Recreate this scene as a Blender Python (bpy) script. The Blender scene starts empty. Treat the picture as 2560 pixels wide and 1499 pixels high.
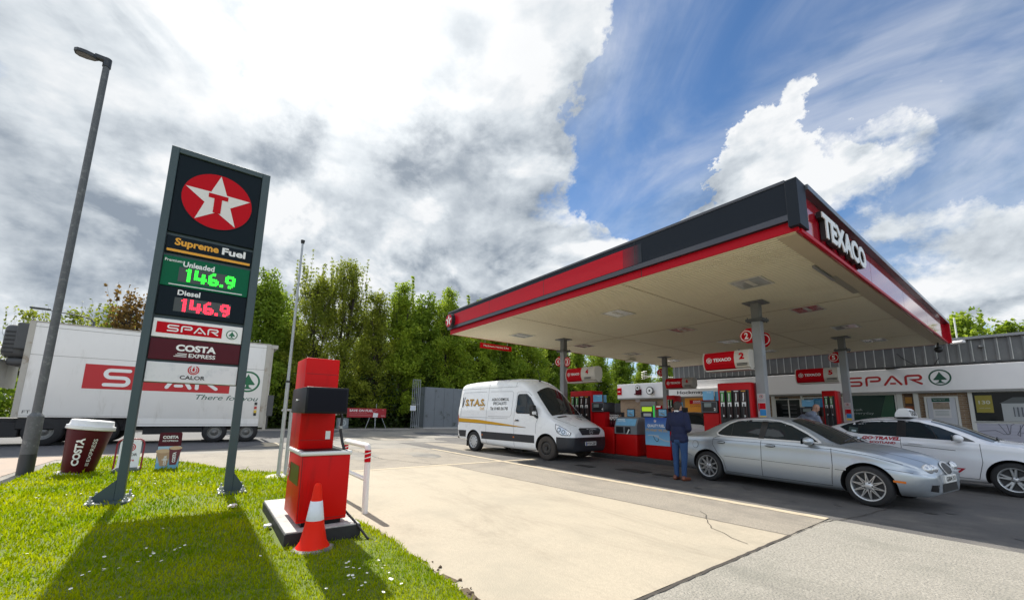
import bpy, bmesh, math, random
import numpy as np
from mathutils import Vector, Matrix
from mathutils.bvhtree import BVHTree

random.seed(7)
RNG = np.random.default_rng(11)
sc = bpy.context.scene
COL = sc.collection
R_ = math.radians

# ------------------------------------------------------------------ camera
CAM_H = 1.37
yaw, pitch, roll = -0.927204877, 0.158504002, 0.0185303231
fw = Vector((math.sin(yaw)*math.cos(pitch), math.cos(yaw)*math.cos(pitch), math.sin(pitch)))
rt = Vector((math.cos(yaw), -math.sin(yaw), 0))
up = rt.cross(fw)
rt, up = rt*math.cos(roll)+up*math.sin(roll), up*math.cos(roll)-rt*math.sin(roll)
cd = bpy.data.cameras.new('camera')
cam = bpy.data.objects.new('camera', cd)
COL.objects.link(cam)
cam.matrix_world = Matrix(((rt.x, up.x, -fw.x, 0), (rt.y, up.y, -fw.y, 0), (rt.z, up.z, -fw.z, CAM_H), (0, 0, 0, 1)))
cd.sensor_width = 36
cd.lens = 36*1007.4/2560
cd.shift_y = (873.4-749.5)/2560
cd.clip_start = 0.05
cd.clip_end = 6000
sc.camera = cam

# ------------------------------------------------------------------ exposure
sc.view_settings.view_transform = 'Standard'
sc.view_settings.look = 'None'
sc.view_settings.gamma = 1
sc.view_settings.use_curve_mapping = False
sc.view_settings.exposure = 0.70
sc.cycles.use_denoising = True
sc.cycles.max_bounces = 8
sc.cycles.caustics_reflective = False
sc.cycles.caustics_refractive = False
sc.cycles.sample_clamp_indirect = 4.0
sc.cycles.blur_glossy = 1.0
sc.cycles.transparent_max_bounces = 12

# ------------------------------------------------------------------ sun
SUN_EL = R_(46.5)
sun_dir = Vector((-math.cos(SUN_EL), -0.03*math.cos(SUN_EL), math.sin(SUN_EL))).normalized()
sd = bpy.data.lights.new('sun', 'SUN')
sd.energy = 4.3
sd.angle = R_(0.6)
sd.color = (1.0, 0.95, 0.86)
sun = bpy.data.objects.new('sun', sd)
COL.objects.link(sun)
sun.rotation_euler = sun_dir.to_track_quat('Z', 'Y').to_euler()
sun.location = (-20, 0, 30)

# ------------------------------------------------------------------ sky with clouds
world = bpy.data.worlds.new('World')
sc.world = world
world.use_nodes = True
wt = world.node_tree
wt.nodes.clear()
WN, WL = wt.nodes, wt.links

def wn(t, **k):
    n = WN.new(t)
    for a, b in k.items():
        setattr(n, a, b)
    return n

def wval(x, sock):
    if isinstance(x, (int, float)):
        sock.default_value = x
    else:
        WL.new(x, sock)

def wm(op, a, b=None, c=None, clamp=False):
    n = wn('ShaderNodeMath', operation=op, use_clamp=clamp)
    wval(a, n.inputs[0])
    if b is not None:
        wval(b, n.inputs[1])
    if c is not None:
        wval(c, n.inputs[2])
    return n.outputs[0]

def wsmooth(x, a, b):
    n = wn('ShaderNodeMapRange', interpolation_type='SMOOTHSTEP')
    wval(x, n.inputs[0])
    n.inputs[1].default_value = a
    n.inputs[2].default_value = b
    return n.outputs[0]

tc = wn('ShaderNodeTexCoord')
DIR = tc.outputs['Generated']
sepd = wn('ShaderNodeSeparateXYZ')
WL.new(DIR, sepd.inputs[0])
# clouds lie on a layer overhead: project the direction on it
zz = wm('ADD', wm('MAXIMUM', sepd.outputs[2], 0.0), 0.55)
px_ = wm('DIVIDE', sepd.outputs[0], zz)
py_ = wm('DIVIDE', sepd.outputs[1], zz)
comb = wn('ShaderNodeCombineXYZ')
WL.new(px_, comb.inputs[0]); WL.new(py_, comb.inputs[1]); WL.new(wm('MULTIPLY', sepd.outputs[2], 1.0), comb.inputs[2])
PL = comb.outputs[0]

def wnoise(vec, scale, detail, rough, off=(0, 0, 0), dist=0.0, stretch=None):
    mp = wn('ShaderNodeMapping')
    mp.inputs['Location'].default_value = off
    if stretch:
        mp.inputs['Rotation'].default_value = (0, 0, stretch[0])
        mp.inputs['Scale'].default_value = (stretch[1], stretch[2], 1)
    WL.new(vec, mp.inputs['Vector'])
    n = wn('ShaderNodeTexNoise')
    n.inputs['Scale'].default_value = scale
    n.inputs['Detail'].default_value = detail
    n.inputs['Roughness'].default_value = rough
    n.inputs['Distortion'].default_value = dist
    WL.new(mp.outputs[0], n.inputs['Vector'])
    return n

# directions are bent a little by noise so that the big masses have uneven outlines
wob = wnoise(DIR, 4.2, 9, 0.62)
wv = wn('ShaderNodeVectorMath', operation='MULTIPLY_ADD')
WL.new(wob.outputs['Color'], wv.inputs[0])
wv.inputs[1].default_value = (0.50, 0.50, 0.50)
wv2 = wn('ShaderNodeVectorMath', operation='ADD')
WL.new(DIR, wv.inputs[2])
WL.new(wv.outputs[0], wv2.inputs[0])
wv2.inputs[1].default_value = (-0.25, -0.25, -0.25)
DW = wv2.outputs[0]

def blob(d, deg, amp, soft=1.0):
    v = Vector(d).normalized()
    n = wn('ShaderNodeVectorMath', operation='DISTANCE')
    WL.new(DW, n.inputs[0])
    n.inputs[1].default_value = v
    r = math.sin(R_(deg/2))*2
    m = wn('ShaderNodeMapRange', interpolation_type='SMOOTHSTEP')
    WL.new(n.outputs['Value'], m.inputs[0])
    m.inputs[1].default_value = r*(1+0.6*soft)
    m.inputs[2].default_value = max(r*(1-0.6*soft), 0.0)
    m.inputs[3].default_value = 0.0
    m.inputs[4].default_value = amp
    return m.outputs[0]

def wsum(xs):
    t = xs[0]
    for x in xs[1:]:
        t = wm('ADD', t, x)
    return t

n1 = wnoise(PL, 2.1, 11, 0.58, (3.1, 1.7, 0.4), 0.25)
n2 = wnoise(PL, 6.5, 10, 0.60, (0.3, 5.2, 1.1), 0.2)
# the same cloud a little way towards the sun: edges facing it are lit, the far sides are grey
tosun = wn('ShaderNodeVectorMath', operation='SUBTRACT')
tosun.inputs[0].default_value = (-0.66/1.295, 0.0, 0.745)
WL.new(PL, tosun.inputs[1])
tn = wn('ShaderNodeVectorMath', operation='NORMALIZE'); WL.new(tosun.outputs[0], tn.inputs[0])
tsc = wn('ShaderNodeVectorMath', operation='SCALE'); WL.new(tn.outputs[0], tsc.inputs[0]); tsc.inputs['Scale'].default_value = 0.075
tad = wn('ShaderNodeVectorMath', operation='ADD'); WL.new(PL, tad.inputs[0]); WL.new(tsc.outputs[0], tad.inputs[1])
n1s = wnoise(tad.outputs[0], 2.1, 7, 0.58, (3.1, 1.7, 0.4), 0.25)
n2s = wnoise(tad.outputs[0], 6.5, 6, 0.60, (0.3, 5.2, 1.1), 0.2)
n3 = wnoise(DIR, 2.6, 5, 0.55, (1.0, 0.2, 4.0))
cover = wsum([wm('MULTIPLY', n1.outputs['Fac'], 2.0), wm('MULTIPLY', n2.outputs['Fac'], 0.95), -0.64,
    blob((-0.375, .687, .622), 10, -0.75), blob((-0.47, .69, .56), 7.0, -0.75), blob((-0.50, .70, .50), 5.0, -0.60), blob((-0.34, .70, .72), 9, -0.55),
    blob((-.848, -.276, .453), 4, -0.25),
    blob((-0.04, .86, .50), 19, -0.45), blob((-.171, .968, .16), 5, -0.20), blob((-0.12, .80, .62), 13, -0.45), blob((-0.22, .74, .64), 9, -0.45),
    blob((-.24, .80, .545), 6.0, 0.95, 0.5), blob((-.31, .81, .49), 6.0, 0.8, 0.5), blob((-.30, .85, .42), 7, 0.70, 0.5), blob((-.42, .80, .42), 6, 0.60, 0.5), blob((-.52, .77, .37), 6, 0.55, 0.6), blob((-.17, .86, .44), 7, .75, .7), blob((-.026, .959, .24), 8, 0.70, 0.5), blob((-.135, .73, .70), 4.5, 0.55, 0.6),
    blob((-.557, .477, .70), 14, 0.25), blob((-.80, .44, .41), 20, 0.30), blob((-.9, -.2, .35), 20, 0.12), blob((-.70, .10, .70), 20, 0.30), blob((-.88, -.28, .42), 16, 0.22), blob((-.95, -.1, .2), 20, .25),
    blob((.85, .1, .5), 75, -0.12)])
dens = wsmooth(cover, 0.58, 0.98)
# thin high streaks
st = wnoise(PL, 2.6, 8, 0.55, (2, 0, 0), 0.9, (R_(35), 0.75, 1.2))
thin = wm('MULTIPLY', wsmooth(st.outputs['Fac'], 0.32, 0.80), 0.66)
# thickness shades the cloud bases grey, thin edges and the side round the sun stay white
gsun = wn('ShaderNodeVectorMath', operation='DISTANCE')
WL.new(DW, gsun.inputs[0])
gsun.inputs[1].default_value = (-0.66, 0.10, 0.745)
glow = wm('POWER', wsmooth(gsun.outputs['Value'], 0.55, 0.0), 1.8)
thick = wsmooth(cover, 0.95, 1.45)
dark = wsum([blob((-.801, .44, .406), 12, 0.30), blob((-.74, .55, .36), 9, 0.22), blob((-.901, -.224, .371), 9, 0.20), blob((-.853, .02, .50), 5, 0.75),
             blob((-.956, -.147, .23), 9, 0.45), blob((-.026, .959, .20), 6, 0.55), blob((-.60, .30, .74), 5, 0.35),
             blob((-.93, -.3, .3), 9, 0.35), blob((-.74, .34, .56), 5, 0.45), blob((-.88, -.12, .45), 4, 0.25), wm('MULTIPLY', thick, 0.25)])
tex = wm('MULTIPLY', wm('SUBTRACT', n1s.outputs['Fac'], n1.outputs['Fac']), 3.2)
tex1 = wm('MULTIPLY', wm('SUBTRACT', n2s.outputs['Fac'], n2.outputs['Fac']), 0.8)
n4 = wnoise(PL, 3.3, 9, 0.55, (8.2, 0.7, 2.4), 0.35)
n4s = wnoise(tad.outputs[0], 3.3, 9, 0.55, (8.2, 0.7, 2.4), 0.35)
rim = wm('SUBTRACT', wsmooth(n4s.outputs['Fac'], 0.46, 0.56), wsmooth(n4.outputs['Fac'], 0.46, 0.56))
tex2 = wm('ADD', wm('MULTIPLY', wm('SUBTRACT', 0.5, n1.outputs['Fac']), 1.2), wm('MULTIPLY', rim, 0.42))
sh = wm('ADD', wm('ADD', wm('MULTIPLY', dark, wsmooth(n3.outputs['Fac'], 0.28, 0.60)), wm('ADD', tex, tex2)), wm('ADD', tex1, 0.17))
sh = wm('MULTIPLY', wm('MULTIPLY', sh, 0.95), wm('SUBTRACT', 1.0, wm('MULTIPLY', glow, 0.95)), clamp=True)
ccol = wn('ShaderNodeValToRGB')
WL.new(sh, ccol.inputs[0])
ccol.color_ramp.elements[0].color = (0.88, 0.895, 0.91, 1)
ccol.color_ramp.elements[1].color = (0.27, 0.32, 0.385, 1)
e_ = ccol.color_ramp.elements.new(0.35); e_.color = (0.66, 0.71, 0.755, 1)
addg = wn('ShaderNodeMix', data_type='RGBA', blend_type='ADD')
addg.inputs[0].default_value = 1
WL.new(ccol.outputs[0], addg.inputs[6])
gcol = wn('ShaderNodeMix', data_type='RGBA')
WL.new(glow, gcol.inputs[0])
gcol.inputs[6].default_value = (0, 0, 0, 1)
gcol.inputs[7].default_value = (0.35, 0.34, 0.32, 1)
WL.new(gcol.outputs[2], addg.inputs[7])
sky = wn('ShaderNodeTexSky', sky_type='NISHITA')
sky.sun_disc = False
sky.sun_elevation = SUN_EL
sky.sun_rotation = math.atan2(sun_dir.x, sun_dir.y)
sky.air_density = 1.0
sky.dust_density = 0.2
sky.ozone_density = 4.0
SKY_STR = 0.085
CLOUD = 0.66
bg1 = wn('ShaderNodeBackground')
hs = wn('ShaderNodeHueSaturation'); hs.inputs['Saturation'].default_value = 1.12; WL.new(sky.outputs[0], hs.inputs['Color'])
WL.new(hs.outputs[0], bg1.inputs[0])
bg1.inputs[1].default_value = SKY_STR
bg2 = wn('ShaderNodeBackground')
WL.new(addg.outputs[2], bg2.inputs[0])
fl = wn('ShaderNodeVectorMath', operation='DOT_PRODUCT'); WL.new(DIR, fl.inputs[0]); fl.inputs[1].default_value = Vector((.80, -.45, .40)).normalized()
WL.new(wm('MULTIPLY', wm('ADD', 1.0, wm('MULTIPLY', wsmooth(fl.outputs['Value'], -0.05, 0.7), 1.15)), CLOUD), bg2.inputs[1])  # added boost: unseen clouds behind the camera are brightened to fill the shade
mixs = wn('ShaderNodeMixShader')
alpha = wm('MAXIMUM', dens, wm('MAXIMUM', thin, glow), clamp=True)
WL.new(alpha, mixs.inputs[0])
WL.new(bg1.outputs[0], mixs.inputs[1])
WL.new(bg2.outputs[0], mixs.inputs[2])
wo = wn('ShaderNodeOutputWorld')
WL.new(mixs.outputs[0], wo.inputs[0])
world.cycles.sampling_method = 'MANUAL'
world.cycles.sample_map_resolution = 512

# ------------------------------------------------------------------ materials
MATS = {}
def pm(name, col, rough=0.5, metal=0.0, var=0.0, scale=3.0, bump=0.0, bscale=40.0, coat=0.0, emit=0.0, spec=0.5, dirt=None, dscale=2.0, dlo=0.5, dhi=0.75, dz=1.0, dirt2=None, d2scale=0.3, world_co=False):
    """procedural Principled material: noise-varied colour, optional dirt colour in patches, optional bump"""
    if name in MATS:
        return MATS[name]
    m = bpy.data.materials.new(name)
    m.use_nodes = True
    nt = m.node_tree
    N, L = nt.nodes, nt.links
    p = N['Principled BSDF']
    c = (*col, 1)
    p.inputs['Base Color'].default_value = c
    p.inputs['Roughness'].default_value = rough
    p.inputs['Metallic'].default_value = metal
    p.inputs['Coat Weight'].default_value = coat
    p.inputs['Coat Roughness'].default_value = 0.06
    p.inputs['Specular IOR Level'].default_value = spec
    if emit:
        p.inputs['Emission Color'].default_value = c
        p.inputs['Emission Strength'].default_value = emit
    if var or bump or dirt:
        if world_co:
            g = N.new('ShaderNodeNewGeometry'); vec = g.outputs['Position']
        else:
            t = N.new('ShaderNodeTexCoord'); vec = t.outputs['Object']
    last = None
    if var:
        n = N.new('ShaderNodeTexNoise'); n.inputs['Scale'].default_value = scale
        n.inputs['Detail'].default_value = 6; n.inputs['Roughness'].default_value = 0.65
        L.new(vec, n.inputs['Vector'])
        mx = N.new('ShaderNodeMix'); mx.data_type = 'RGBA'
        L.new(n.outputs['Fac'], mx.inputs[0])
        mx.inputs[6].default_value = (*[max(0, x*(1-2*var)) for x in col], 1)
        mx.inputs[7].default_value = (*[min(1, x*(1+2*var)) for x in col], 1)
        last = mx.outputs[2]
        rr = N.new('ShaderNodeMapRange'); L.new(n.outputs['Fac'], rr.inputs[0])
        rr.inputs[3].default_value = max(0.02, rough*0.8); rr.inputs[4].default_value = min(1, rough*1.2)
        L.new(rr.outputs[0], p.inputs['Roughness'])
    if dirt:
        n = N.new('ShaderNodeTexNoise'); n.inputs['Scale'].default_value = dscale
        n.inputs['Detail'].default_value = 8; n.inputs['Roughness'].default_value = 0.7
        if dz != 1.0:
            mp = N.new('ShaderNodeMapping'); mp.inputs['Scale'].default_value = (1, 1, dz); L.new(vec, mp.inputs[0]); L.new(mp.outputs[0], n.inputs['Vector'])
        else:
            L.new(vec, n.inputs['Vector'])
        mr = N.new('ShaderNodeMapRange'); mr.interpolation_type = 'SMOOTHSTEP'
        L.new(n.outputs['Fac'], mr.inputs[0]); mr.inputs[1].default_value = dlo; mr.inputs[2].default_value = dhi
        mx = N.new('ShaderNodeMix'); mx.data_type = 'RGBA'
        L.new(mr.outputs[0], mx.inputs[0])
        if last: L.new(last, mx.inputs[6])
        else: mx.inputs[6].default_value = c
        mx.inputs[7].default_value = (*dirt, 1)
        last = mx.outputs[2]
    if dirt2:
        n = N.new('ShaderNodeTexNoise'); n.inputs['Scale'].default_value = d2scale
        n.inputs['Detail'].default_value = 10; n.inputs['Roughness'].default_value = 0.75; n.inputs['Distortion'].default_value = 0.6
        mp = N.new('ShaderNodeMapping'); mp.inputs['Location'].default_value = (7.3, 2.1, 0); mp.inputs['Scale'].default_value = (.45, 1.3, 1); mp.inputs['Rotation'].default_value = (0, 0, .15); L.new(vec, mp.inputs[0]); L.new(mp.outputs[0], n.inputs['Vector'])
        mr = N.new('ShaderNodeMapRange'); mr.interpolation_type = 'SMOOTHSTEP'
        L.new(n.outputs['Fac'], mr.inputs[0]); mr.inputs[1].default_value = 0.47; mr.inputs[2].default_value = 0.80
        mx = N.new('ShaderNodeMix'); mx.data_type = 'RGBA'
        L.new(mr.outputs[0], mx.inputs[0]); L.new(last, mx.inputs[6])
        mx.inputs[7].default_value = (*dirt2, 1)
        last = mx.outputs[2]
    if last:
        L.new(last, p.inputs['Base Color'])
    if bump:
        n = N.new('ShaderNodeTexNoise'); n.inputs['Scale'].default_value = bscale
        n.inputs['Detail'].default_value = 4
        L.new(vec, n.inputs['Vector'])
        b = N.new('ShaderNodeBump'); b.inputs['Strength'].default_value = bump; b.inputs['Distance'].default_value = 0.02
        L.new(n.outputs['Fac'], b.inputs['Height'])
        L.new(b.outputs[0], p.inputs['Normal'])
    MATS[name] = m
    return m

# ------------------------------------------------------------------ mesh builder
class MB:
    def __init__(s, local=False):
        s.v = []; s.f = []; s.m = []; s.sm = []; s.local = local
    def add(s, vs, fs, mi=0, smooth=False):
        o = len(s.v)
        s.v.extend([tuple(x) for x in vs])
        for f in fs:
            s.f.append([i+o for i in f]); s.m.append(mi); s.sm.append(smooth)
        return s
    def box(s, x0, x1, y0, y1, z0, z1, mi=0, b=0.0, seg=1):
        return s.obox(((x0+x1)/2, (y0+y1)/2, (z0+z1)/2), (abs(x1-x0), abs(y1-y0), abs(z1-z0)), mi=mi, b=b, seg=seg)
    def obox(s, c, size, M=None, mi=0, b=0.0, seg=1):
        M = M or Matrix.Identity(3)
        c = Vector(c)
        if b <= 0:
            vs = [c+M@Vector((size[0]*(i-.5), size[1]*(j-.5), size[2]*(k-.5))) for i in (0, 1) for j in (0, 1) for k in (0, 1)]
            s.add(vs, [(0, 1, 3, 2), (4, 6, 7, 5), (0, 4, 5, 1), (2, 3, 7, 6), (0, 2, 6, 4), (1, 5, 7, 3)], mi)
            return s
        bm = bmesh.new(); bmesh.ops.create_cube(bm, size=1)
        for v in bm.verts:
            v.co = Vector((v.co.x*size[0], v.co.y*size[1], v.co.z*size[2]))
        bmesh.ops.bevel(bm, geom=bm.edges[:], offset=min(b, min(size)*0.49), segments=seg, affect='EDGES', profile=0.5)
        bm.verts.index_update()
        s.add([c+M@v.co for v in bm.verts], [[v.index for v in f.verts] for f in bm.faces], mi, seg > 1)
        bm.free()
        return s
    def cyl(s, p0, p1, r0, r1=None, n=16, mi=0, caps=True, smooth=True):
        p0 = Vector(p0); p1 = Vector(p1); r1 = r0 if r1 is None else r1
        d = (p1-p0).normalized()
        a = d.orthogonal().normalized(); b = d.cross(a)
        vs = []
        for p, r in ((p0, r0), (p1, r1)):
            for i in range(n):
                t = 2*math.pi*i/n
                vs.append(p+a*(r*math.cos(t))+b*(r*math.sin(t)))
        s.add(vs, [(i, (i+1) % n, n+(i+1) % n, n+i) for i in range(n)], mi, smooth)
        if caps:
            s.add(vs, [list(range(n))[::-1], list(range(n, 2*n))], mi, False)
        return s
    def tube(s, pts, r, n=8, mi=0, caps=True):
        pts = [Vector(p) for p in pts]
        rs = r if isinstance(r, (list, tuple)) else [r]*len(pts)
        vs = []; a = None
        for i, p in enumerate(pts):
            d = (pts[min(i+1, len(pts)-1)]-pts[max(i-1, 0)])
            d = d.normalized() if d.length > 1e-9 else Vector((0, 0, 1))
            if a is None:
                a = d.orthogonal().normalized()
            else:
                a = (a-d*a.dot(d))
                a = a.normalized() if a.length > 1e-6 else d.orthogonal().normalized()
            b = d.cross(a)
            for k in range(n):
                t = 2*math.pi*k/n
                vs.append(p+a*(rs[i]*math.cos(t))+b*(rs[i]*math.sin(t)))
        fs = [(i*n+k, i*n+(k+1) % n, (i+1)*n+(k+1) % n, (i+1)*n+k) for i in range(len(pts)-1) for k in range(n)]
        s.add(vs, fs, mi, True)
        if caps:
            s.add(vs, [list(range(n))[::-1], [(len(pts)-1)*n+k for k in range(n)]], mi, False)
        return s
    def lathe(s, prof, c=(0, 0, 0), n=24, mi=0, axis='z', smooth=True, caps=False):
        """prof: (radius, height) along the axis"""
        c = Vector(c); vs = []
        for r, h in prof:
            for i in range(n):
                t = 2*math.pi*i/n; a, b = r*math.cos(t), r*math.sin(t)
                vs.append(c+(Vector((a, b, h)) if axis == 'z' else Vector((a, h, b)) if axis == 'y' else Vector((h, a, b))))
        fs = [(j*n+i, j*n+(i+1) % n, (j+1)*n+(i+1) % n, (j+1)*n+i) for j in range(len(prof)-1) for i in range(n)]
        if axis == 'y':
            fs = [f[::-1] for f in fs]
        s.add(vs, fs, mi, smooth)
        if caps:
            s.add(vs, [list(range(n))[::-1], [(len(prof)-1)*n+i for i in range(n)]], mi, False)
        return s
    def poly(s, fr, pts, w=0.0, mi=0):
        s.add([fr(a, b, w) for a, b in pts], [list(range(len(pts)))], mi); return s
    def prism(s, fr, pts, w0, w1, mi=0):
        n = len(pts)
        vs = [fr(a, b, w0) for a, b in pts]+[fr(a, b, w1) for a, b in pts]
        s.add(vs, [list(range(n))[::-1], list(range(n, 2*n))]+[(i, (i+1) % n, n+(i+1) % n, n+i) for i in range(n)], mi)
        return s
    def rect(s, fr, a0, a1, b0, b1, w=0.0, mi=0):
        return s.poly(fr, [(a0, b0), (a1, b0), (a1, b1), (a0, b1)], w, mi)
    def disc(s, fr, a, b, r, w=0.0, mi=0, n=28, ry=None):
        return s.poly(fr, [(a+r*math.cos(2*math.pi*i/n), b+(ry or r)*math.sin(2*math.pi*i/n)) for i in range(n)], w, mi)
    def ring(s, fr, a, b, r0, r1, w=0.0, mi=0, n=36, a0=0, a1=360):
        full = abs(a1-a0) >= 360; k = n if full else n+1
        an = [R_(a0+(a1-a0)*i/n) for i in range(k)]
        vs = [fr(a+r*math.cos(t), b+r*math.sin(t), w) for t in an for r in (r0, r1)]
        q = n if full else n
        s.add(vs, [(2*i, 2*i+1, 2*((i+1) % k)+1, 2*((i+1) % k)) for i in range(q)], mi); return s
    def ribbon(s, fr, path, wd, w=0.0, mi=0, cap=True):
        """flat stroke of width wd along a 2-D path with mitred joints and round ends"""
        P = [Vector(p) for p in path]; n = len(P); Lp = []; Rp = []
        for i in range(n):
            d0 = (P[i]-P[i-1]).normalized() if i else (P[1]-P[0]).normalized()
            d1 = (P[i+1]-P[i]).normalized() if i < n-1 else d0
            nn = Vector((-(d0+d1).y, (d0+d1).x))
            nn = nn.normalized() if nn.length > 1e-6 else Vector((-d0.y, d0.x))
            k = max(0.4, nn.dot(Vector((-d0.y, d0.x))))
            Lp.append(P[i]+nn*(wd/2/k)); Rp.append(P[i]-nn*(wd/2/k))
        s.add([fr(p.x, p.y, w) for p in Lp]+[fr(p.x, p.y, w) for p in Rp], [(i, n+i, n+i+1, i+1) for i in range(n-1)], mi)
        if cap:
            for c, d in ((P[0], P[0]-P[1]), (P[-1], P[-1]-P[-2])):
                t0 = math.atan2(d.y, d.x)
                s.poly(fr, [(c.x+wd/2*math.cos(t0+a), c.y+wd/2*math.sin(t0+a)) for a in np.linspace(-math.pi/2, math.pi/2, 7)], w, mi)
        return s
    def text(s, fr, t, a0, b0, wd, ht, w=0.0, mi=0, bold=0.0, shear=0.0, ext=0.0):
        """lettering fitted to the box (a0, b0, wd, ht)"""
        vs, fs = text_geo(t, bold, shear, ext)
        x = vs[:, 0]; y = vs[:, 1]
        sx = wd/(x.max()-x.min()); sy = ht/(y.max()-y.min()); z0 = vs[:, 2].min()
        s.add([fr(a0+(p[0]-x.min())*sx, b0+(p[1]-y.min())*sy, w+(p[2]-z0)) for p in vs], fs, mi); return s
    def build(s, name, mats, parent=None, kind=None, label=None):
        me = bpy.data.meshes.new(name)
        vs = s.v
        if parent is not None and not s.local:
            r = parent
            while r.parent: r = r.parent
            o = r.location
            vs = [(a-o.x, b-o.y, c-o.z) for a, b, c in vs]
        me.from_pydata(vs, [], s.f)
        if not isinstance(mats, (list, tuple)): mats = [mats]
        for m in mats: me.materials.append(m)
        me.polygons.foreach_set('material_index', s.m)
        me.polygons.foreach_set('use_smooth', s.sm)
        me.update()
        o = bpy.data.objects.new(name, me); COL.objects.link(o)
        if parent is not None: o.parent = parent
        if kind: o['kind'] = kind
        if label: o['label'] = label
        return o

_tc = {}
def text_geo(t, bold=0.0, shear=0.0, ext=0.0):
    k = (t, bold, shear, ext)
    if k not in _tc:
        cu = bpy.data.curves.new('lettering', 'FONT'); cu.body = t; cu.offset = bold; cu.shear = shear
        cu.extrude = ext; cu.resolution_u = 3; cu.fill_mode = 'FRONT' if ext == 0 else 'BOTH'
        ob = bpy.data.objects.new('lettering', cu); COL.objects.link(ob)
        dg = bpy.context.evaluated_depsgraph_get()
        me = bpy.data.meshes.new_from_object(ob.evaluated_get(dg))
        v = np.array([p.co[:] for p in me.vertices]); f = [list(p.vertices) for p in me.polygons]
        bpy.data.objects.remove(ob); bpy.data.curves.remove(cu); bpy.data.meshes.remove(me)
        _tc[k] = (v, f)
    return _tc[k]

def frame(o, u, v):
    """plane frame: (a, b, c) -> o + u a + v b + n c, n towards the viewer's side"""
    o = Vector(o); u = Vector(u); v = Vector(v); n = u.cross(v)
    return lambda a, b, c=0.0: o+u*a+v*b+n*c
def FX(x, y0=0, z0=0): return frame((x, y0, z0), (0, 1, 0), (0, 0, 1))        # faces +X; a = Y, b = Z
def FY(y, x0=0, z0=0): return frame((x0, y, z0), (1, 0, 0), (0, 0, 1))        # faces -Y; a = X, b = Z
def FZ(z): return frame((0, 0, z), (1, 0, 0), (0, 1, 0))

def thing(name, label, cat, loc=(0, 0, 0), rz=0.0, group=None):
    o = bpy.data.objects.new(name, None); COL.objects.link(o)
    o.empty_display_size = 0.2
    o.location = loc; o.rotation_euler = (0, 0, rz); o['label'] = label; o['category'] = cat
    if group: o['group'] = group
    return o
def tag(o, label, cat, group=None):
    o['label'] = label; o['category'] = cat
    if group: o['group'] = group
    return o

def arc(cx, cy, r, a0, a1, n=8):
    return [(cx+r*math.cos(R_(a0+(a1-a0)*i/n)), cy+r*math.sin(R_(a0+(a1-a0)*i/n))) for i in range(n+1)]
def rpoly(a0, a1, b0, b1, r, n=4):
    return arc(a1-r, b0+r, r, -90, 0, n)+arc(a1-r, b1-r, r, 0, 90, n)+arc(a0+r, b1-r, r, 90, 180, n)+arc(a0+r, b0+r, r, 180, 270, n)

def spar_letters(mb, fr, a0, b0, wd, ht, w, mi=0):
    """rounded open letters S P A R made of single strokes"""
    g = wd/4.55; st = ht*0.19; h = ht-st; r = h*0.25
    for i, ch in enumerate('SPAR'):
        x = a0+i*g*1.18+st/2; y = b0+st/2; W = g-st
        X = lambda p: [(x+q[0], y+q[1]) for q in p]
        if ch == 'S':
            mb.ribbon(fr, X([(W, h)]+arc(r, h-r, r, 90, 270)+arc(W-r, r, r, 90, -90)+[(0, 0)]), st, w, mi)
        elif ch == 'P':
            mb.ribbon(fr, X([(0, 0)]+arc(r, h-r, r, 180, 90, 5)+arc(W-r, h-r, r, 90, -90)+[(W*.33, h-2*r)]), st, w, mi)
        elif ch == 'A':
            mb.ribbon(fr, X([(-W*.06, 0)]+arc(W/2-.01, h-r*.55, r*.55, 150, 30, 5)+[(W*1.06, 0)]), st, w, mi)
            mb.ribbon(fr, X([(W*.36, h*.13), (W*.64, h*.13)]), st*.9, w+.002, mi)
        else:
            mb.ribbon(fr, X([(0, 0)]+arc(r, h-r, r, 180, 90, 5)+arc(W-r, h-r, r, 90, -90)+[(W*.42, h-2*r), (W, 0)]), st, w, mi)
def spar_tree(mb, fr, a, b, r, w, mi=0, bg=None):
    if bg is not None: mb.disc(fr, a, b, r*.93, w-.002, bg)
    mb.ring(fr, a, b, r*.84, r, w, mi)
    mb.poly(fr, [(a+x*r, b+y*r) for x, y in [(-.12, -.30), (-.50, -.30), (-.60, -.24), (-.32, .14), (-.10, .52), (0, .74), (.10, .52), (.32, .14), (.60, -.24), (.50, -.30), (.12, -.30)]], w, mi)
    mb.poly(fr, [(a+x*r, b+y*r) for x, y in [(-.11, -.302), (-.13, -.5), (-.38, -.66), (-.38, -.70), (.38, -.70), (.38, -.66), (.13, -.5), (.11, -.302)]], w, mi)
def star(mb, fr, a, b, r, w, white, red, disc=True, squash=1.0):
    if disc: mb.disc(fr, a, b, r, w, red, n=40)
    pts = []
    for i in range(10):
        t = R_(90+36*i); q = r*(0.97 if i % 2 == 0 else 0.385)
        pts.append((a+q*math.cos(t), b+q*math.sin(t)))
    # fan so that the concave outline triangulates cleanly
    mb.add([fr(a, b, w+.003)]+[fr(p[0], p[1], w+.003) for p in pts], [(0, 1+i, 1+(i+1) % 10) for i in range(10)], white)
    mb.rect(fr, a-.28*r, a+.28*r, b+.10*r, b+.26*r, w+.006, red)
    mb.poly(fr, [(a-.11*r, b-.42*r), (a+.11*r, b-.42*r), (a+.11*r, b+.10*r), (a-.11*r, b+.10*r)], w+.006, red)
def calor_mark(mb, fr, a, b, r, w, mi):
    mb.ring(fr, a, b, r*.80, r, w, mi, 30, 115, 425)
    mb.ring(fr, a, b, r*.50, r*.66, w, mi, 30, 140, 400)
    mb.disc(fr, a, b-r*.02, r*.22, w, mi, 14)
    mb.poly(fr, [(a-r*.20, b+r*.06), (a+r*.20, b+r*.06), (a+r*.04, b+r*.85)], w+.001, mi)

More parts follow.
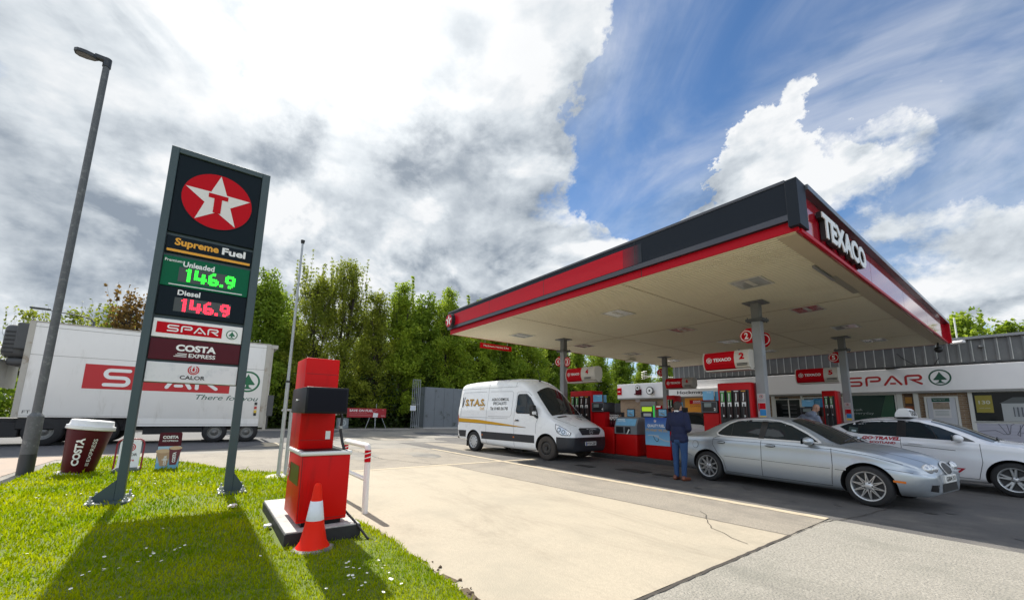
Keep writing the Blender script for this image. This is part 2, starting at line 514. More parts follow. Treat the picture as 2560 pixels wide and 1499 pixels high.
# ------------------------------------------------------------------ ground, roads, slabs, lawn
def sheet(name, pts, z, mat):
    mb = MB(local=True); mb.poly(FZ(z), pts, 0, 0)
    return mb.build(name, mat, None, kind='structure')

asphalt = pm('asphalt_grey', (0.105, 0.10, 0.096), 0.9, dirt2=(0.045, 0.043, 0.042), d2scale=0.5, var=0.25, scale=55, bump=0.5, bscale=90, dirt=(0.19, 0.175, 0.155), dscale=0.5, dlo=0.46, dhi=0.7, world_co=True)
asphalt_yard = pm('asphalt_yard', (0.26, 0.24, 0.205), 0.9, dirt2=(0.36, 0.33, 0.28), d2scale=0.25, var=0.25, scale=45, bump=0.5, bscale=90, dirt=(0.15, 0.145, 0.135), dscale=0.35, dlo=0.45, dhi=0.62, world_co=True)
asphalt_road = pm('asphalt_road', (0.10, 0.10, 0.105), 0.85, var=0.2, scale=40, bump=0.4, bscale=80, dirt=(0.14, 0.135, 0.13), dscale=0.4, world_co=True)
cream = pm('concrete_cream', (0.41, 0.355, 0.27), 0.9, dirt2=(0.255, 0.22, 0.165), d2scale=0.75, var=0.12, scale=26, bump=0.3, bscale=70, dirt=(0.345, 0.305, 0.235), dscale=0.8, dlo=0.42, dhi=0.72, world_co=True)
aggregate = pm('concrete_aggregate', (0.30, 0.265, 0.215), 0.95, dirt2=(0.16, 0.145, 0.125), d2scale=0.7, var=0.34, scale=38, bump=0.7, bscale=60, dirt=(0.23, 0.205, 0.17), dscale=0.9, dlo=0.45, dhi=0.68, world_co=True)
aggregate_r = pm('concrete_coarse', (0.30, 0.28, 0.24), 0.95, dirt2=(0.19, 0.18, 0.155), d2scale=0.8, var=0.36, scale=36, bump=0.8, bscale=50, dirt=(0.235, 0.225, 0.19), dscale=0.9, dlo=0.45, dhi=0.7, world_co=True)
paving = pm('path_stone', (0.36, 0.28, 0.22), 0.9, var=0.14, scale=12, bump=0.3, bscale=40, dirt=(0.30, 0.25, 0.21), dscale=1.5, world_co=True)
earth = pm('earth', (0.10, 0.07, 0.042), 0.95, var=0.3, scale=18, bump=0.8, bscale=30, world_co=True)
joint_m = pm('joint_black', (0.055, 0.047, 0.04), 0.9, var=0.2, scale=20, world_co=True)
strip_m = pm('strip_cream', (0.50, 0.42, 0.30), 0.9, var=0.1, scale=14, dirt=(0.36, 0.31, 0.235), dscale=3, world_co=True)
far_green = pm('far_ground', (0.075, 0.095, 0.04), 0.95, var=0.25, scale=0.3, world_co=True)

sheet('ground', [(-2500, -2500), (2500, -2500), (2500, 2500), (-2500, 2500)], -0.02, far_green)
sheet('forecourt', [(-31, -30), (14, -30), (14, 24.6), (-31, 24.6)], -0.004, asphalt_yard)
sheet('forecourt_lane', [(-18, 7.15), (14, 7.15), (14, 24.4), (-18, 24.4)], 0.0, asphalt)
sheet('road', [(-31, -70), (-16.4, -70), (-16.6, -2.0), (-17.6, 0.8), (-20.0, 3.0), (-24, 5.5), (-31, 8.0)], 0.004, asphalt_road)
sheet('slab_apron', [(-9.95, 1.4), (-9.95, 7.1), (-15.2, 6.8), (-16.2, 1.5), (-15.6, -1.2), (-11, 0.4)], 0.0, aggregate)
sheet('slab_cream', [(-2.07, 1.3), (-2.07, 5.72), (-9.85, 5.30), (-9.85, 3.2), (-10.4, 2.4), (-9.2, 1.2)], 0.004, cream)
sheet('slab_band', [(-2.07, 5.723), (-2.07, 7.05), (-9.85, 7.02), (-9.85, 5.303)], 0.003, aggregate)
sheet('slab_right', [(-2.03, -6), (12, -6), (12, 7.14), (-2.03, 7.14)], 0.004, aggregate_r)
sheet('footpath', [(-16.4, -60), (-16.5, -1.9), (-15.4, -2.9), (-12.4, -3.0), (-10.7, -2.75), (-7.5, -2.9), (-4, -3.2), (-4, -60)], 0.004, paving)

def gline(name, pts, wd, z, mat, jit=0.0, kind='structure'):
    mb = MB(local=True)
    P = []
    for (a, b) in zip(pts[:-1], pts[1:]):
        n = max(1, int(math.dist(a, b)/0.12)) if jit else 1
        for i in range(n):
            t = i/n
            P.append((a[0]+(b[0]-a[0])*t+(random.uniform(-jit, jit) if i else 0), a[1]+(b[1]-a[1])*t+(random.uniform(-jit, jit) if i else 0)))
    P.append(pts[-1])
    mb.ribbon(FZ(z), P, wd, 0, 0, cap=False)
    return mb.build(name, mat, None, kind=kind)
gline('joint_strip', [(-14.5, 7.12), (-9.95, 7.12)], 0.16, 0.008, strip_m, 0.015)
gline('joint_strip', [(-9.80, 7.12), (-2.07, 7.12)], 0.17, 0.008, strip_m, 0.012)
gline('joint_strip', [(-9.88, 2.6), (-9.88, 8.5)], 0.15, 0.0085, strip_m, 0.015)
gline('joint_line', [(-2.03, 1.5), (-2.05, 5.75)], 0.032, 0.0095, joint_m, 0.010)
gline('joint_line', [(-2.05, 5.75), (-2.04, 6.86), (-1.85, 7.7), (-1.75, 8.6), (-1.72, 9.3)], 0.014, 0.0095, joint_m, 0.02)
gline('crack_line', [(-3.3, 6.0), (-3.14, 5.87), (-2.9, 5.45), (-2.75, 5.24), (-2.55, 5.15), (-2.4, 5.02), (-2.19, 4.94)], 0.009, 0.0095, joint_m, 0.018)
gline('joint_line', [(-2.07, 5.72), (-9.85, 5.30)], 0.014, 0.0095, joint_m, 0.008)
gline('joint_line', [(-16, 4.4), (-12.0, 4.3), (-9.9, 5.2)], 0.02, 0.0095, joint_m, 0.03)
gline('road_marking', [(-17.3, -12), (-17.4, -4.6)], 0.12, 0.009, pm('road_white', (0.62, 0.62, 0.60), 0.8, var=0.15, scale=20, world_co=True), 0.0)
gline('road_marking', [(-19.9, 2.3), (-17.9, 2.2)], 0.5, 0.009, strip_m, 0.05)
# rough broken edge of the lawn
for seg, wd in (([(-1.9, 1.70), (-2.15, 1.73), (-2.4, 1.74)], .10), ([(-2.55, 1.76), (-2.75, 1.75), (-2.95, 1.78)], .07), ([(-3.1, 1.80), (-3.3, 1.76)], .05), ([(-4.55, 1.75), (-4.9, 1.76)], .06)):
    gline('bare_earth', seg, wd, 0.011, earth, 0.035)
mb = MB(local=True)
for i in range(90):
    x = -1.95-abs(random.gauss(0, .9)); y = 1.76+random.gauss(0, .045); r = random.uniform(.006, .02); bm = bmesh.new(); bmesh.ops.create_icosphere(bm, subdivisions=1, radius=r)
    for v in bm.verts: v.co *= random.uniform(.6, 1.2)
    bm.verts.index_update(); mb.add([(v.co.x+x, v.co.y+y, v.co.z*.7+.012) for v in bm.verts], [[v.index for v in f.verts] for f in bm.faces]); bm.free()
mb.build('soil_crumbs', earth, None, kind='stuff')['label'] = 'crumbs of soil along the lawn edge'

# repair patches in the old yard surface
def patch(x, y, rx, ry, z, m, seed, n=14):
    r = random.Random(seed)
    sheet('repair_patch', [(x+rx*math.cos(t)*r.uniform(.75, 1.1), y+ry*math.sin(t)*r.uniform(.75, 1.1)) for t in np.linspace(0, 6.0, n)], z, m)
patch(-14.5, 8.6, 3.2, .9, .0015, aggregate, 2); patch(-17.5, 11.0, 3.5, 1.6, .001, asphalt, 3); patch(-13.4, 3.9, 1.5, .7, .0035, asphalt_yard, 4); patch(-21.5, 7.8, 2.6, 1.2, .0012, aggregate, 5); patch(-24, 12.5, 3.5, 1.5, .001, asphalt_road, 7); patch(-12.6, 5.9, 1.2, .5, .0038, asphalt_yard, 8)
# drain covers and stains under the canopy
iron = pm('cast_iron', (0.045, 0.042, 0.04), 0.7, 0.4, var=0.2, scale=30)
def drain(x0, x1, y0, y1, label):
    t = thing('drain_cover', label, 'drain cover', ((x0+x1)/2, (y0+y1)/2, 0.004), group='covers in the forecourt lane')
    mb = MB(); mb.box(x0, x1, y0, y1, 0.004, 0.012); mb.build('frame', iron, t)
    mb = MB()
    n = 5
    for i in range(n):
        for j in range(3):
            a = x0+.03+(x1-x0-.06)*i/n; b = y0+.03+(y1-y0-.06)*j/3
            mb.box(a+.01, a+(x1-x0-.06)/n-.01, b+.01, b+(y1-y0-.06)/3-.01, 0.0125, 0.018)
    mb.build('lid', iron, t)
drain(-7.0, -6.2, 8.66, 9.12, 'larger rectangular iron cover in the lane left of the man in navy')
drain(-8.15, -7.6, 8.35, 8.62, 'small iron cover in the lane nearest the white van')
drain(-5.95, -5.5, 8.72, 9.0, 'small iron cover right beside the man in navy')
oil = pm('oil_stain', (0.035, 0.033, 0.03), 0.5, var=0.2, scale=8, world_co=True)
mb = MB(local=True)
for i in range(46):
    x = random.uniform(-9.5, 0.5); y = random.uniform(7.6, 10.2); r = random.uniform(.01, .06)
    q = random.random()*3
    mb.poly(FZ(0.0045+i*0.00002), [(x+r*(1+.4*math.sin(3*a+q))*1.6*math.cos(a), y+r*(1+.4*math.cos(2*a+q))*math.sin(a)) for a in np.linspace(0, 6.0, 12)])
mb.build('oil_stains', oil, None, kind='stuff')['label'] = 'small dark oil spots on the lane'

# ---- lawn
LAWN = np.array([(2.5, 1.72), (-2.0, 1.74), (-2.3, 1.68), (-2.55, 1.75), (-2.8, 1.71), (-3.1, 1.78), (-3.35, 1.72), (-3.6, 1.79), (-3.9, 1.75), (-4.3, 1.80), (-4.7, 1.74), (-5.0, 1.76), (-5.3, 1.70), (-5.75, 1.62), (-7.2, 1.62), (-9.2, 1.62), (-9.9, 1.70), (-11.2, 0.62), (-12.6, 0.1), (-14.0, -0.65), (-15.4, -1.5),
                 (-15.5, -2.0), (-14.9, -2.55), (-13.9, -2.75), (-12.9, -2.62), (-12.2, -2.68), (-10.7, -2.58), (-9.0, -2.75), (-6, -3.0), (2.5, -3.4)])
def inpoly(px, py, P):
    ins = np.zeros(px.shape, bool); j = len(P)-1
    for i in range(len(P)):
        xi, yi = P[i]; xj, yj = P[j]
        c = ((yi > py) != (yj > py)) & (px < (xj-xi)*(py-yi)/(yj-yi+1e-12)+xi)
        ins ^= c; j = i
    return ins
def pdist(px, py, P):
    d = np.full(px.shape, 1e9)
    for i in range(len(P)):
        a = P[i]; b = P[(i+1) % len(P)]; e = b-a
        t = np.clip(((px-a[0])*e[0]+(py-a[1])*e[1])/(e@e), 0, 1)
        d = np.minimum(d, np.hypot(px-a[0]-t*e[0], py-a[1]-t*e[1]))
    return d
def lawn_z(px, py):
    d = pdist(px, py, LAWN)
    near = np.exp(-((px+5.2)**2+(py-0.9)**2)/6)
    return 0.012+np.clip(d*0.22, 0, 0.035)+0.03*near*np.clip(d*2, 0, 1)+0.010*np.sin(px*2.1+py*1.3)*np.sin(py*2.7-px)*np.clip(d*2, 0, 1)
gx, gy = np.meshgrid(np.arange(-15.6, 2.6, 0.16), np.arange(-3.45, 1.85, 0.16), indexing='ij')
zz_ = lawn_z(gx, gy); ins = inpoly(gx, gy, LAWN)
zz_ = np.where(ins, zz_, -0.03)
vs = np.stack([gx, gy, zz_], -1).reshape(-1, 3)
nx, ny = gx.shape
fs = []
for i in range(nx-1):
    for j in range(ny-1):
        if ins[i, j] or ins[i+1, j] or ins[i, j+1] or ins[i+1, j+1]:
            fs.append((i*ny+j, (i+1)*ny+j, (i+1)*ny+j+1, i*ny+j+1))
mb = MB(local=True); mb.add(vs.tolist(), fs, 0, True)
soil = pm('lawn_soil', (0.11, 0.15, 0.012), 0.95, var=0.25, scale=6, dirt=(0.17, 0.13, 0.045), dscale=0.9, dlo=0.58, dhi=0.75, bump=0.6, bscale=40, world_co=True)
mb.build('lawn', soil, None, kind='structure')

gm = bpy.data.materials.new('grass_blades'); gm.use_nodes = True
nt = gm.node_tree; N, L = nt.nodes, nt.links; N.clear()
geo = N.new('ShaderNodeNewGeometry')
no = N.new('ShaderNodeTexNoise'); no.inputs['Scale'].default_value = 1.1; no.inputs['Detail'].default_value = 5; L.new(geo.outputs['Position'], no.inputs['Vector'])
mx = N.new('ShaderNodeMix'); mx.data_type = 'RGBA'; mx.inputs[6].default_value = (0.115, 0.24, 0.002, 1); mx.inputs[7].default_value = (0.47, 0.50, 0.006, 1)
ad = N.new('ShaderNodeMath'); ad.operation = 'MULTIPLY_ADD'; L.new(geo.outputs['Random Per Island'], ad.inputs[0]); ad.inputs[1].default_value = 0.5
mr = N.new('ShaderNodeMapRange'); L.new(no.outputs['Fac'], mr.inputs[0]); mr.inputs[1].default_value = 0.35; mr.inputs[2].default_value = 0.8; mr.inputs[4].default_value = 0.85
L.new(mr.outputs[0], ad.inputs[2]); ad.use_clamp = True
L.new(ad.outputs[0], mx.inputs[0])
di = N.new('ShaderNodeBsdfDiffuse'); tr = N.new('ShaderNodeBsdfTranslucent'); ms = N.new('ShaderNodeMixShader'); ms.inputs[0].default_value = 0.5
ou = N.new('ShaderNodeOutputMaterial')
L.new(mx.outputs[2], di.inputs[0]); L.new(mx.outputs[2], tr.inputs[0]); L.new(di.outputs[0], ms.inputs[1]); L.new(tr.outputs[0], ms.inputs[2]); L.new(ms.outputs[0], ou.inputs[0])

def blades(npts):
    xs = []; ys = []; hs = []; ws = []
    tot = 0
    while tot < npts:
        # denser towards the photographer: sample polar about the origin
        r = np.exp(RNG.uniform(math.log(1.6), math.log(16.5), 60000)); a = RNG.uniform(-math.pi, math.pi, 60000)
        x = r*np.cos(a); y = r*np.sin(a)
        k = inpoly(x, y, LAWN) & (x < 0.3)
        k &= ~((x > -6.4) & (x < -4.55) & (y > .70) & (y < 1.46))
        worn = np.exp(-(((x+7.5)/0.75)**2+((y-0.0)/0.6)**2)) + np.exp(-(((x+4.45)/.7)**2+((y-1.45)/.25)**2))
        k &= RNG.random(60000) > worn*0.6
        x = x[k]; y = y[k]; r = r[k]
        xs.append(x); ys.append(y); tot += len(x)
        sc_ = np.clip(r/5, 0.55, 2.2)
        hs.append((RNG.gamma(4, 0.25, len(x))*0.026)*np.clip(sc_, .75, 1.5)); ws.append(0.0046*sc_*RNG.uniform(.7, 1.4, len(x)))
    x = np.concatenate(xs); y = np.concatenate(ys); h = np.concatenate(hs); w = np.concatenate(ws)
    z = lawn_z(x, y); n = len(x)
    e = pdist(x, y, LAWN)
    h *= np.clip(0.6+e*1.2, 0.6, 1.0) + 0.5*(e < 0.12)*RNG.random(n)
    a = RNG.uniform(0, 2*math.pi, n); lean = RNG.uniform(0.1, 1.1, n)*h; b = RNG.uniform(0, 2*math.pi, n)
    dx, dy = np.cos(a)*w, np.sin(a)*w
    lx, ly = np.cos(b)*lean, np.sin(b)*lean
    V = np.empty((n, 5, 3))
    V[:, 0] = np.stack([x-dx, y-dy, z-.005], -1); V[:, 1] = np.stack([x+dx, y+dy, z-.005], -1)
    V[:, 2] = np.stack([x+dx*.8+lx*.35, y+dy*.8+ly*.35, z+h*.6], -1); V[:, 3] = np.stack([x-dx*.8+lx*.35, y-dy*.8+ly*.35, z+h*.6], -1)
    V[:, 4] = np.stack([x+lx, y+ly, z+h], -1)
    return V
def np_mesh(name, V, loops, starts, totals, mat, parent=None, smooth=False):
    me = bpy.data.meshes.new(name)
    me.vertices.add(len(V)); me.vertices.foreach_set('co', V.astype(np.float32).ravel())
    me.loops.add(len(loops)); me.loops.foreach_set('vertex_index', loops.astype(np.int32))
    me.polygons.add(len(starts)); me.polygons.foreach_set('loop_start', starts.astype(np.int32)); me.polygons.foreach_set('loop_total', totals.astype(np.int32))
    me.update(calc_edges=True)
    for m in (mat if isinstance(mat, list) else [mat]): me.materials.append(m)
    o = bpy.data.objects.new(name, me); COL.objects.link(o)
    if parent is not None: o.parent = parent
    return o
V = blades(230000); n = len(V)
base = (np.arange(n)*5)[:, None]
loops = (base+np.array([0, 1, 2, 3, 3, 2, 4])[None]).ravel()
st_ = (np.arange(n)*7)[:, None]+np.array([0, 4])[None]
go = np_mesh('grass', V.reshape(-1, 3), loops, st_.ravel(), np.tile([4, 3], n), gm)
go['kind'] = 'stuff'; go['label'] = 'short green grass of the lawn'
# daisies
petal = pm('daisy_petal', (0.80, 0.80, 0.76), 0.7); yolk = pm('daisy_centre', (0.65, 0.45, 0.05), 0.7)
mb = MB(local=True)
def daisy(x, y, r=0.011):
    z = float(lawn_z(np.array([x]), np.array([y]))[0])+random.uniform(.045, .075)
    tx, ty = random.uniform(-.3, .3), random.uniform(-.3, .3)
    pts = []
    for i in range(12):
        t = 2*math.pi*i/12; q = r*(1 if i % 2 == 0 else .78)
        pts.append((x+q*math.cos(t), y+q*math.sin(t), z+q*(tx*math.cos(t)+ty*math.sin(t))))
    mb.add(pts, [list(range(12))], 0)
    mb.add([(x+.3*r*math.cos(t), y+.3*r*math.sin(t), z+.003) for t in np.linspace(0, 5.2, 6)], [list(range(6))], 1)
for i in range(160):
    if i < 90:
        cx, cy = random.choice([(-3.1, -.9), (-3.2, -1.1), (-4.55, -.55), (-4.8, -.2), (-3.55, 1.15), (-3.2, 1.1), (-2.6, -1.0), (-2.4, .2)])
        x, y = random.gauss(cx, .14), random.gauss(cy, .12)
    elif i < 125:
        x, y = random.uniform(-12, -8.5), random.uniform(-2.2, 1.2)
    else:
        x, y = random.uniform(-12, -2), random.uniform(-2.2, 1.6)
    if inpoly(np.array([x]), np.array([y]), LAWN)[0] and not (-6.5 < x < -4.4 and .6 < y < 1.5):
        daisy(x, y, random.uniform(.009, .014))
o = mb.build('daisies', [petal, yolk], None, kind='stuff'); o['label'] = 'white daisies scattered in the lawn'

# verge at the back where the trees stand
mb = MB(local=True)
mb.box(-60, -31.0, -70, 60, -0.05, 0.10, 0)
mb.build('verge', pm('verge_soil', (0.055, 0.055, 0.028), 0.95, var=0.3, scale=2.5, bump=0.8, bscale=12, world_co=True), None, kind='structure')
mb = MB(local=True); mb.box(-31.0, -30.86, -70, 24, -0.05, 0.115, 0)
mb.build('kerb', pm('kerb_stone', (0.33, 0.31, 0.28), 0.9, var=0.2, scale=8, world_co=True), None, kind='structure')

# ------------------------------------------------------------------ price totem
grey_sign = pm('sign_grey', (0.050, 0.078, 0.086), 0.42, 0.0, var=0.06, scale=3, spec=.35)
panel_black = pm('panel_black', (0.008, 0.015, 0.021), 0.4, spec=.08)
red_s = pm('sign_red', (0.52, 0.004, 0.012), 0.45, spec=.10)
white_s = pm('sign_white', (0.82, 0.82, 0.80), 0.4, coat=0.2)
white_r = pm('sign_white_warm', (0.74, 0.71, 0.66), 0.45)
orange_s = pm('sign_orange', (0.80, 0.36, 0.01), 0.45)
green_s = pm('sign_green', (0.004, 0.12, 0.055), 0.4, spec=.1)
green_d = pm('sign_green_dark', (0.004, 0.13, 0.05), 0.4)
maroon = pm('sign_maroon', (0.075, 0.003, 0.010), 0.35, spec=.2)
maroon_d = pm('cup_maroon', (0.070, 0.003, 0.009), 0.4, spec=.25, dirt=(0.10, 0.02, 0.022), dscale=2.5, dlo=.6, dhi=.8)
black_t = pm('print_black', (0.015, 0.015, 0.016), 0.5)
steel = pm('galvanised', (0.42, 0.44, 0.45), 0.5, 0.6, var=0.14, scale=7, dirt=(0.30, 0.31, 0.31), dscale=3)
led_g = pm('led_green', (0.02, 1.0, 0.03), 0.5, emit=1.7)
led_r = pm('led_red', (1.0, 0.02, 0.05), 0.5, emit=2.0)
led_off = pm('led_panel', (0.05, 0.06, 0.06), 0.5)
white_calor = pm('sign_white_scuffed', (0.72, 0.72, 0.74), 0.45, dirt=(0.60, 0.61, 0.64), dscale=5, dlo=0.5, dhi=0.66)

X0 = -7.98
tot = thing('price_sign', 'tall grey two-legged petrol price sign with star panel, standing on the lawn', 'sign', (X0, -0.19, 0.05))
fr = FX(X0)
mb = MB()
for y0, y1 in ((-0.875, -0.775), (0.375, 0.49)):
    mb.box(X0-.16, X0, y0, y1, 0.06, 5.515, b=0.006)
mb.box(X0-.16, X0, -0.775, 0.375, 5.425, 5.515, b=0.006)
mb.box(X0-.13, X0-.075, -0.775, 0.375, 1.74, 5.425)
mb.build('frame', grey_sign, tot)
for y0, y1, dr in ((-1.15, -0.68, -1), (0.30, 0.68, 1)):
    mb = MB(); mb.box(X0-.34, X0+.18, y0, y1, 0.02, 0.085, b=0.004)
    yb = y0+.02 if dr < 0 else y1-.02; yp = -0.875 if dr < 0 else 0.49
    for xx in (X0-.15, X0-.012):
        mb.prism(frame((xx, 0, 0), (0, 1, 0), (0, 0, 1)), [(yp, 0.085), (yb, 0.085), (yb, 0.11), (yp, 0.36)], 0, 0.012)
    mb.box(X0-.36, X0+.20, y0-.02, y1+.02, -0.02, 0.02)
    mb.build('foot_plate', grey_sign, tot)
for y in (-1.09, -0.735, 0.35, 0.62):
    for xx in (X0+.10, X0-.27):
        mb = MB(); mb.cyl((xx, y, .094), (xx, y, .18), .014, n=8); mb.cyl((xx, y, .094), (xx, y, .125), .028, n=6)
        mb.box(xx-.045, xx+.045, y-.045, y+.045, .0851, .0939)
        mb.build('bolt', steel, tot)
def panel(name, z0, z1, m, d=-0.03, y0=-.765, y1=.365):
    mb = MB(); mb.box(X0-.075, X0+d, y0, y1, z0, z1, b=0.006)
    return mb.build(name, m, tot)
p = panel('star_panel', 4.105, 5.415, panel_black, -0.03, -.772, .372)
mb = MB(); star(mb, fr, -0.20, 4.775, 0.475, -0.022, 1, 0); mb.ring(fr, -0.2, 4.775, .475, .488, -.021, 2, 44); mb.build('star_emblem', [red_s, white_r, panel_black], p)
p = panel('slogan_panel', 3.77, 4.045, panel_black)
mb = MB()
mb.text(fr, 'Supreme', -.66, 3.865, .56, .155, -.026, 0, bold=.035)
mb.build('lettering', orange_s, p)
mb = MB(); mb.text(fr, 'Fuel', -.055, 3.895, .325, .12, -.026, 0, bold=.035); mb.build('lettering', white_s, p)
mb = MB()
mb.rect(fr, -.745, .345, 3.79, 3.83, -.026, 0)
mb.build('underline', orange_s, p)
p = panel('unleaded_panel', 3.235, 3.715, green_s)
mb = MB(); mb.text(fr, 'Premium', -.745, 3.625, .21, .045, -.026, 0, bold=.012); mb.text(fr, 'Unleaded', -.52, 3.572, .40, .09, -.026, 0, bold=.03)
mb.rect(fr, -.66, .29, 3.262, 3.276, -.026, 0); mb.build('lettering', white_s, p)
mb = MB(); mb.rect(fr, -.56, .16, 3.325, 3.56, -.027, 0); mb.build('display', led_off, p)
GL = {'1': ['00110', '01110', '00110', '00110', '00110', '00110', '00110', '00110', '00110'],
      '4': ['1100000', '1100000', '1100110', '1100110', '1100110', '1111111', '1111111', '0000110', '0000110'],
      '6': ['001100', '011100', '110000', '110000', '111110', '111111', '110011', '111111', '011110'],
      '9': ['011110', '111111', '110011', '110011', '111111', '011111', '000011', '001110', '001100'],
      '.': ['00', '00', '00', '00', '00', '00', '00', '11', '11']}
def digits(fr, s, a0, b0, ht, m, par):
    px = ht/9; a = a0
    for ch in s:
        g = GL[ch]; mb = MB()
        for r, row in enumerate(g):
            for c, q in enumerate(row):
                if q == '1':
                    mb.disc(fr, a+(c+.5)*px, b0+(8.5-r)*px, px*.46, -.024+((r*7+c) % 2)*.0004, 0, 8)
        a += (len(g[0])+0.7)*px
        mb.build('price_digit', m, par)
digits(fr, '146.9', -.50, 3.338, .212, led_g, p)
p = panel('diesel_panel', 2.775, 3.228, panel_black)
mb = MB(); mb.text(fr, 'Diesel', -.535, 3.11, .28, .085, -.026, 0, bold=.03); mb.build('lettering', white_s, p)
mb = MB(); mb.rect(fr, -.56, .16, 2.85, 3.07, -.027, 0); mb.build('display', led_off, p)
digits(fr, '146.9', -.50, 2.856, .205, led_r, p)
p = panel('shop_panel', 2.43, 2.715, white_s)
mb = MB(); mb.rect(fr, -.72, .09, 2.495, 2.665, -.027, 0); spar_letters(mb, fr, -.595, 2.527, .64, .105, -.024, 1); spar_tree(mb, fr, .225, 2.572, .078, -.024, 2, 1)
mb.build('lettering', [red_s, white_s, green_d], p)
p = panel('coffee_panel', 2.09, 2.412, maroon)
mb = MB(); mb.text(fr, 'COSTA', -.455, 2.235, .50, .105, -.026, 0, bold=.045); mb.text(fr, 'EXPRESS', -.29, 2.145, .335, .062, -.026, 0, bold=.02)
for i in range(3): mb.rect(fr, -.47+i*.02, -.315, 2.148+i*.023, 2.158+i*.023, -.026, 0)
mb.build('lettering', white_s, p)
p = panel('gas_panel', 1.75, 2.052, white_calor)
mb = MB(); calor_mark(mb, fr, -.205, 1.955, .072, -.026, 1); mb.text(fr, 'CALOR', -.36, 1.805, .31, .06, -.026, 0, bold=.02); mb.build('lettering', [black_t, red_s], p)

# ------------------------------------------------------------------ air and water machine on its plinth
mred = pm('machine_red', (0.62, 0.003, 0.003), 0.38, var=0.03, scale=2, spec=.16, dirt=(0.30, 0.006, 0.005), dscale=7, dlo=0.52, dhi=0.82, dz=.12)
mblack = pm('machine_black', (0.007, 0.007, 0.011), 0.4, spec=.22)
conc = pm('plinth_concrete', (0.50, 0.49, 0.46), 0.9, var=0.14, scale=14, bump=0.3, bscale=30, dirt=(0.33, 0.32, 0.30), dscale=4)
tar = pm('plinth_tar', (0.02, 0.02, 0.022), 0.7, var=0.2, scale=10, bump=0.3, bscale=20)
t = thing('plinth', 'low concrete plinth with black painted sides under the red air machine', 'plinth', (-5.4, 1.1, 0))
mb = MB(); mb.box(-6.32, -4.56, .74, 1.46, -0.02, .188, b=.006); mb.build('side', tar, t)
mb = MB(); mb.box(-6.31, -4.57, .75, 1.45, .187, .203, b=.004); mb.build('top', conc, t)
am = thing('air_machine', 'tall red forecourt air machine with black display box and white trimmed cabinet', 'air machine', (-5.03, 1.08, .2))
mb = MB(); mb.box(-5.36, -4.70, .90, 1.28, .203, .255); mb.build('base', mblack, am)
cb = MB(); cb.box(-5.40, -4.66, .845, 1.325, .25, .905, b=.012, seg=3); cab = cb.build('cabinet', mred, am)
mb = MB(); mb.box(-5.41, -4.645, .83, 1.34, .905, .948, b=.012, seg=3); mb.build('trim', pm('trim_alu', (0.72, 0.72, 0.70), 0.4, 0.3, var=.05), cab)
mb = MB(); mb.box(-5.37, -4.70, .87, 1.30, .948, .955); mb.build('cabinet_top', mblack, cab)
frY = FY(.845)
mb = MB(); mb.rect(frY, -5.25, -4.74, .60, .80, .004, 0); mb.build('plate', pm('plate_steel', (0.06, 0.045, 0.035), 0.3, 0.8), cab)
mb = MB(); star(mb, frY, -5.30, .70, .085, .006, 1, 0); mb.build('star_badge', [red_s, white_s], cab)
mb = MB(); mb.rect(FX(-4.66), .853, .857, .27, .895, .002, 0); mb.rect(FX(-4.66), .86, 1.31, .275, .279, .002, 0); mb.build('door_seam', black_t, cab)
mb = MB(); mb.box(-5.50, -4.95, .85, 1.205, .95, 1.955, b=.01, seg=3); hous = mb.build('housing', mred, am)
mb = MB(); mb.rect(FX(-4.95), .86, 1.195, 1.045, 1.049, .002, 0); mb.rect(FX(-4.95), .86, 1.195, 1.775, 1.779, .002, 0); mb.build('panel_seam', pm('seam_red', (0.2, 0.002, 0.002), .5), hous)
mb = MB(); mb.rect(FX(-4.95), 1.115, 1.165, 1.055, 1.145, .003, 0); mb.build('notice', white_s, hous)
mb = MB(); mb.box(-5.22, -4.44, .79, 1.195, 1.34, 1.605, b=.008, seg=2); dbox = mb.build('display_box', mblack, am)
mb = MB(); mb.rect(FX(-4.44), .81, 1.175, 1.36, 1.585, .003, 0); mb.build('screen', pm('dark_screen', (0.004, 0.004, 0.010), 0.3, spec=.12), dbox)
mb = MB(); mb.cyl((-4.86, .79, 1.47), (-4.86, .77, 1.47), .012, n=10); mb.build('lock', steel, dbox)
mb = MB(); mb.tube([(-5.0, 1.24, 1.33), (-4.98, 1.26, 1.36), (-4.95, 1.28, 1.30), (-4.94, 1.27, 1.15), (-4.90, 1.29, 1.02), (-4.86, 1.31, .93)], .016, 8); hose = mb.build('hose', black_t, am)
mb = MB(); mb.tube([(-5.0, 1.21, 1.33), (-5.0, 1.25, 1.345), (-4.97, 1.28, 1.33)], .014, 8); mb.cyl((-4.945, 1.27, 1.17), (-4.945, 1.27, 1.20), .02, n=10); mb.build('nozzle', steel, am)
mb = MB(); mb.tube([(-4.75, 1.34, .30), (-4.6, 1.40, .22), (-4.45, 1.50, .07), (-4.35, 1.60, .03), (-4.25, 1.52, .03)], .012, 6); mb.build('cable', black_t, am)

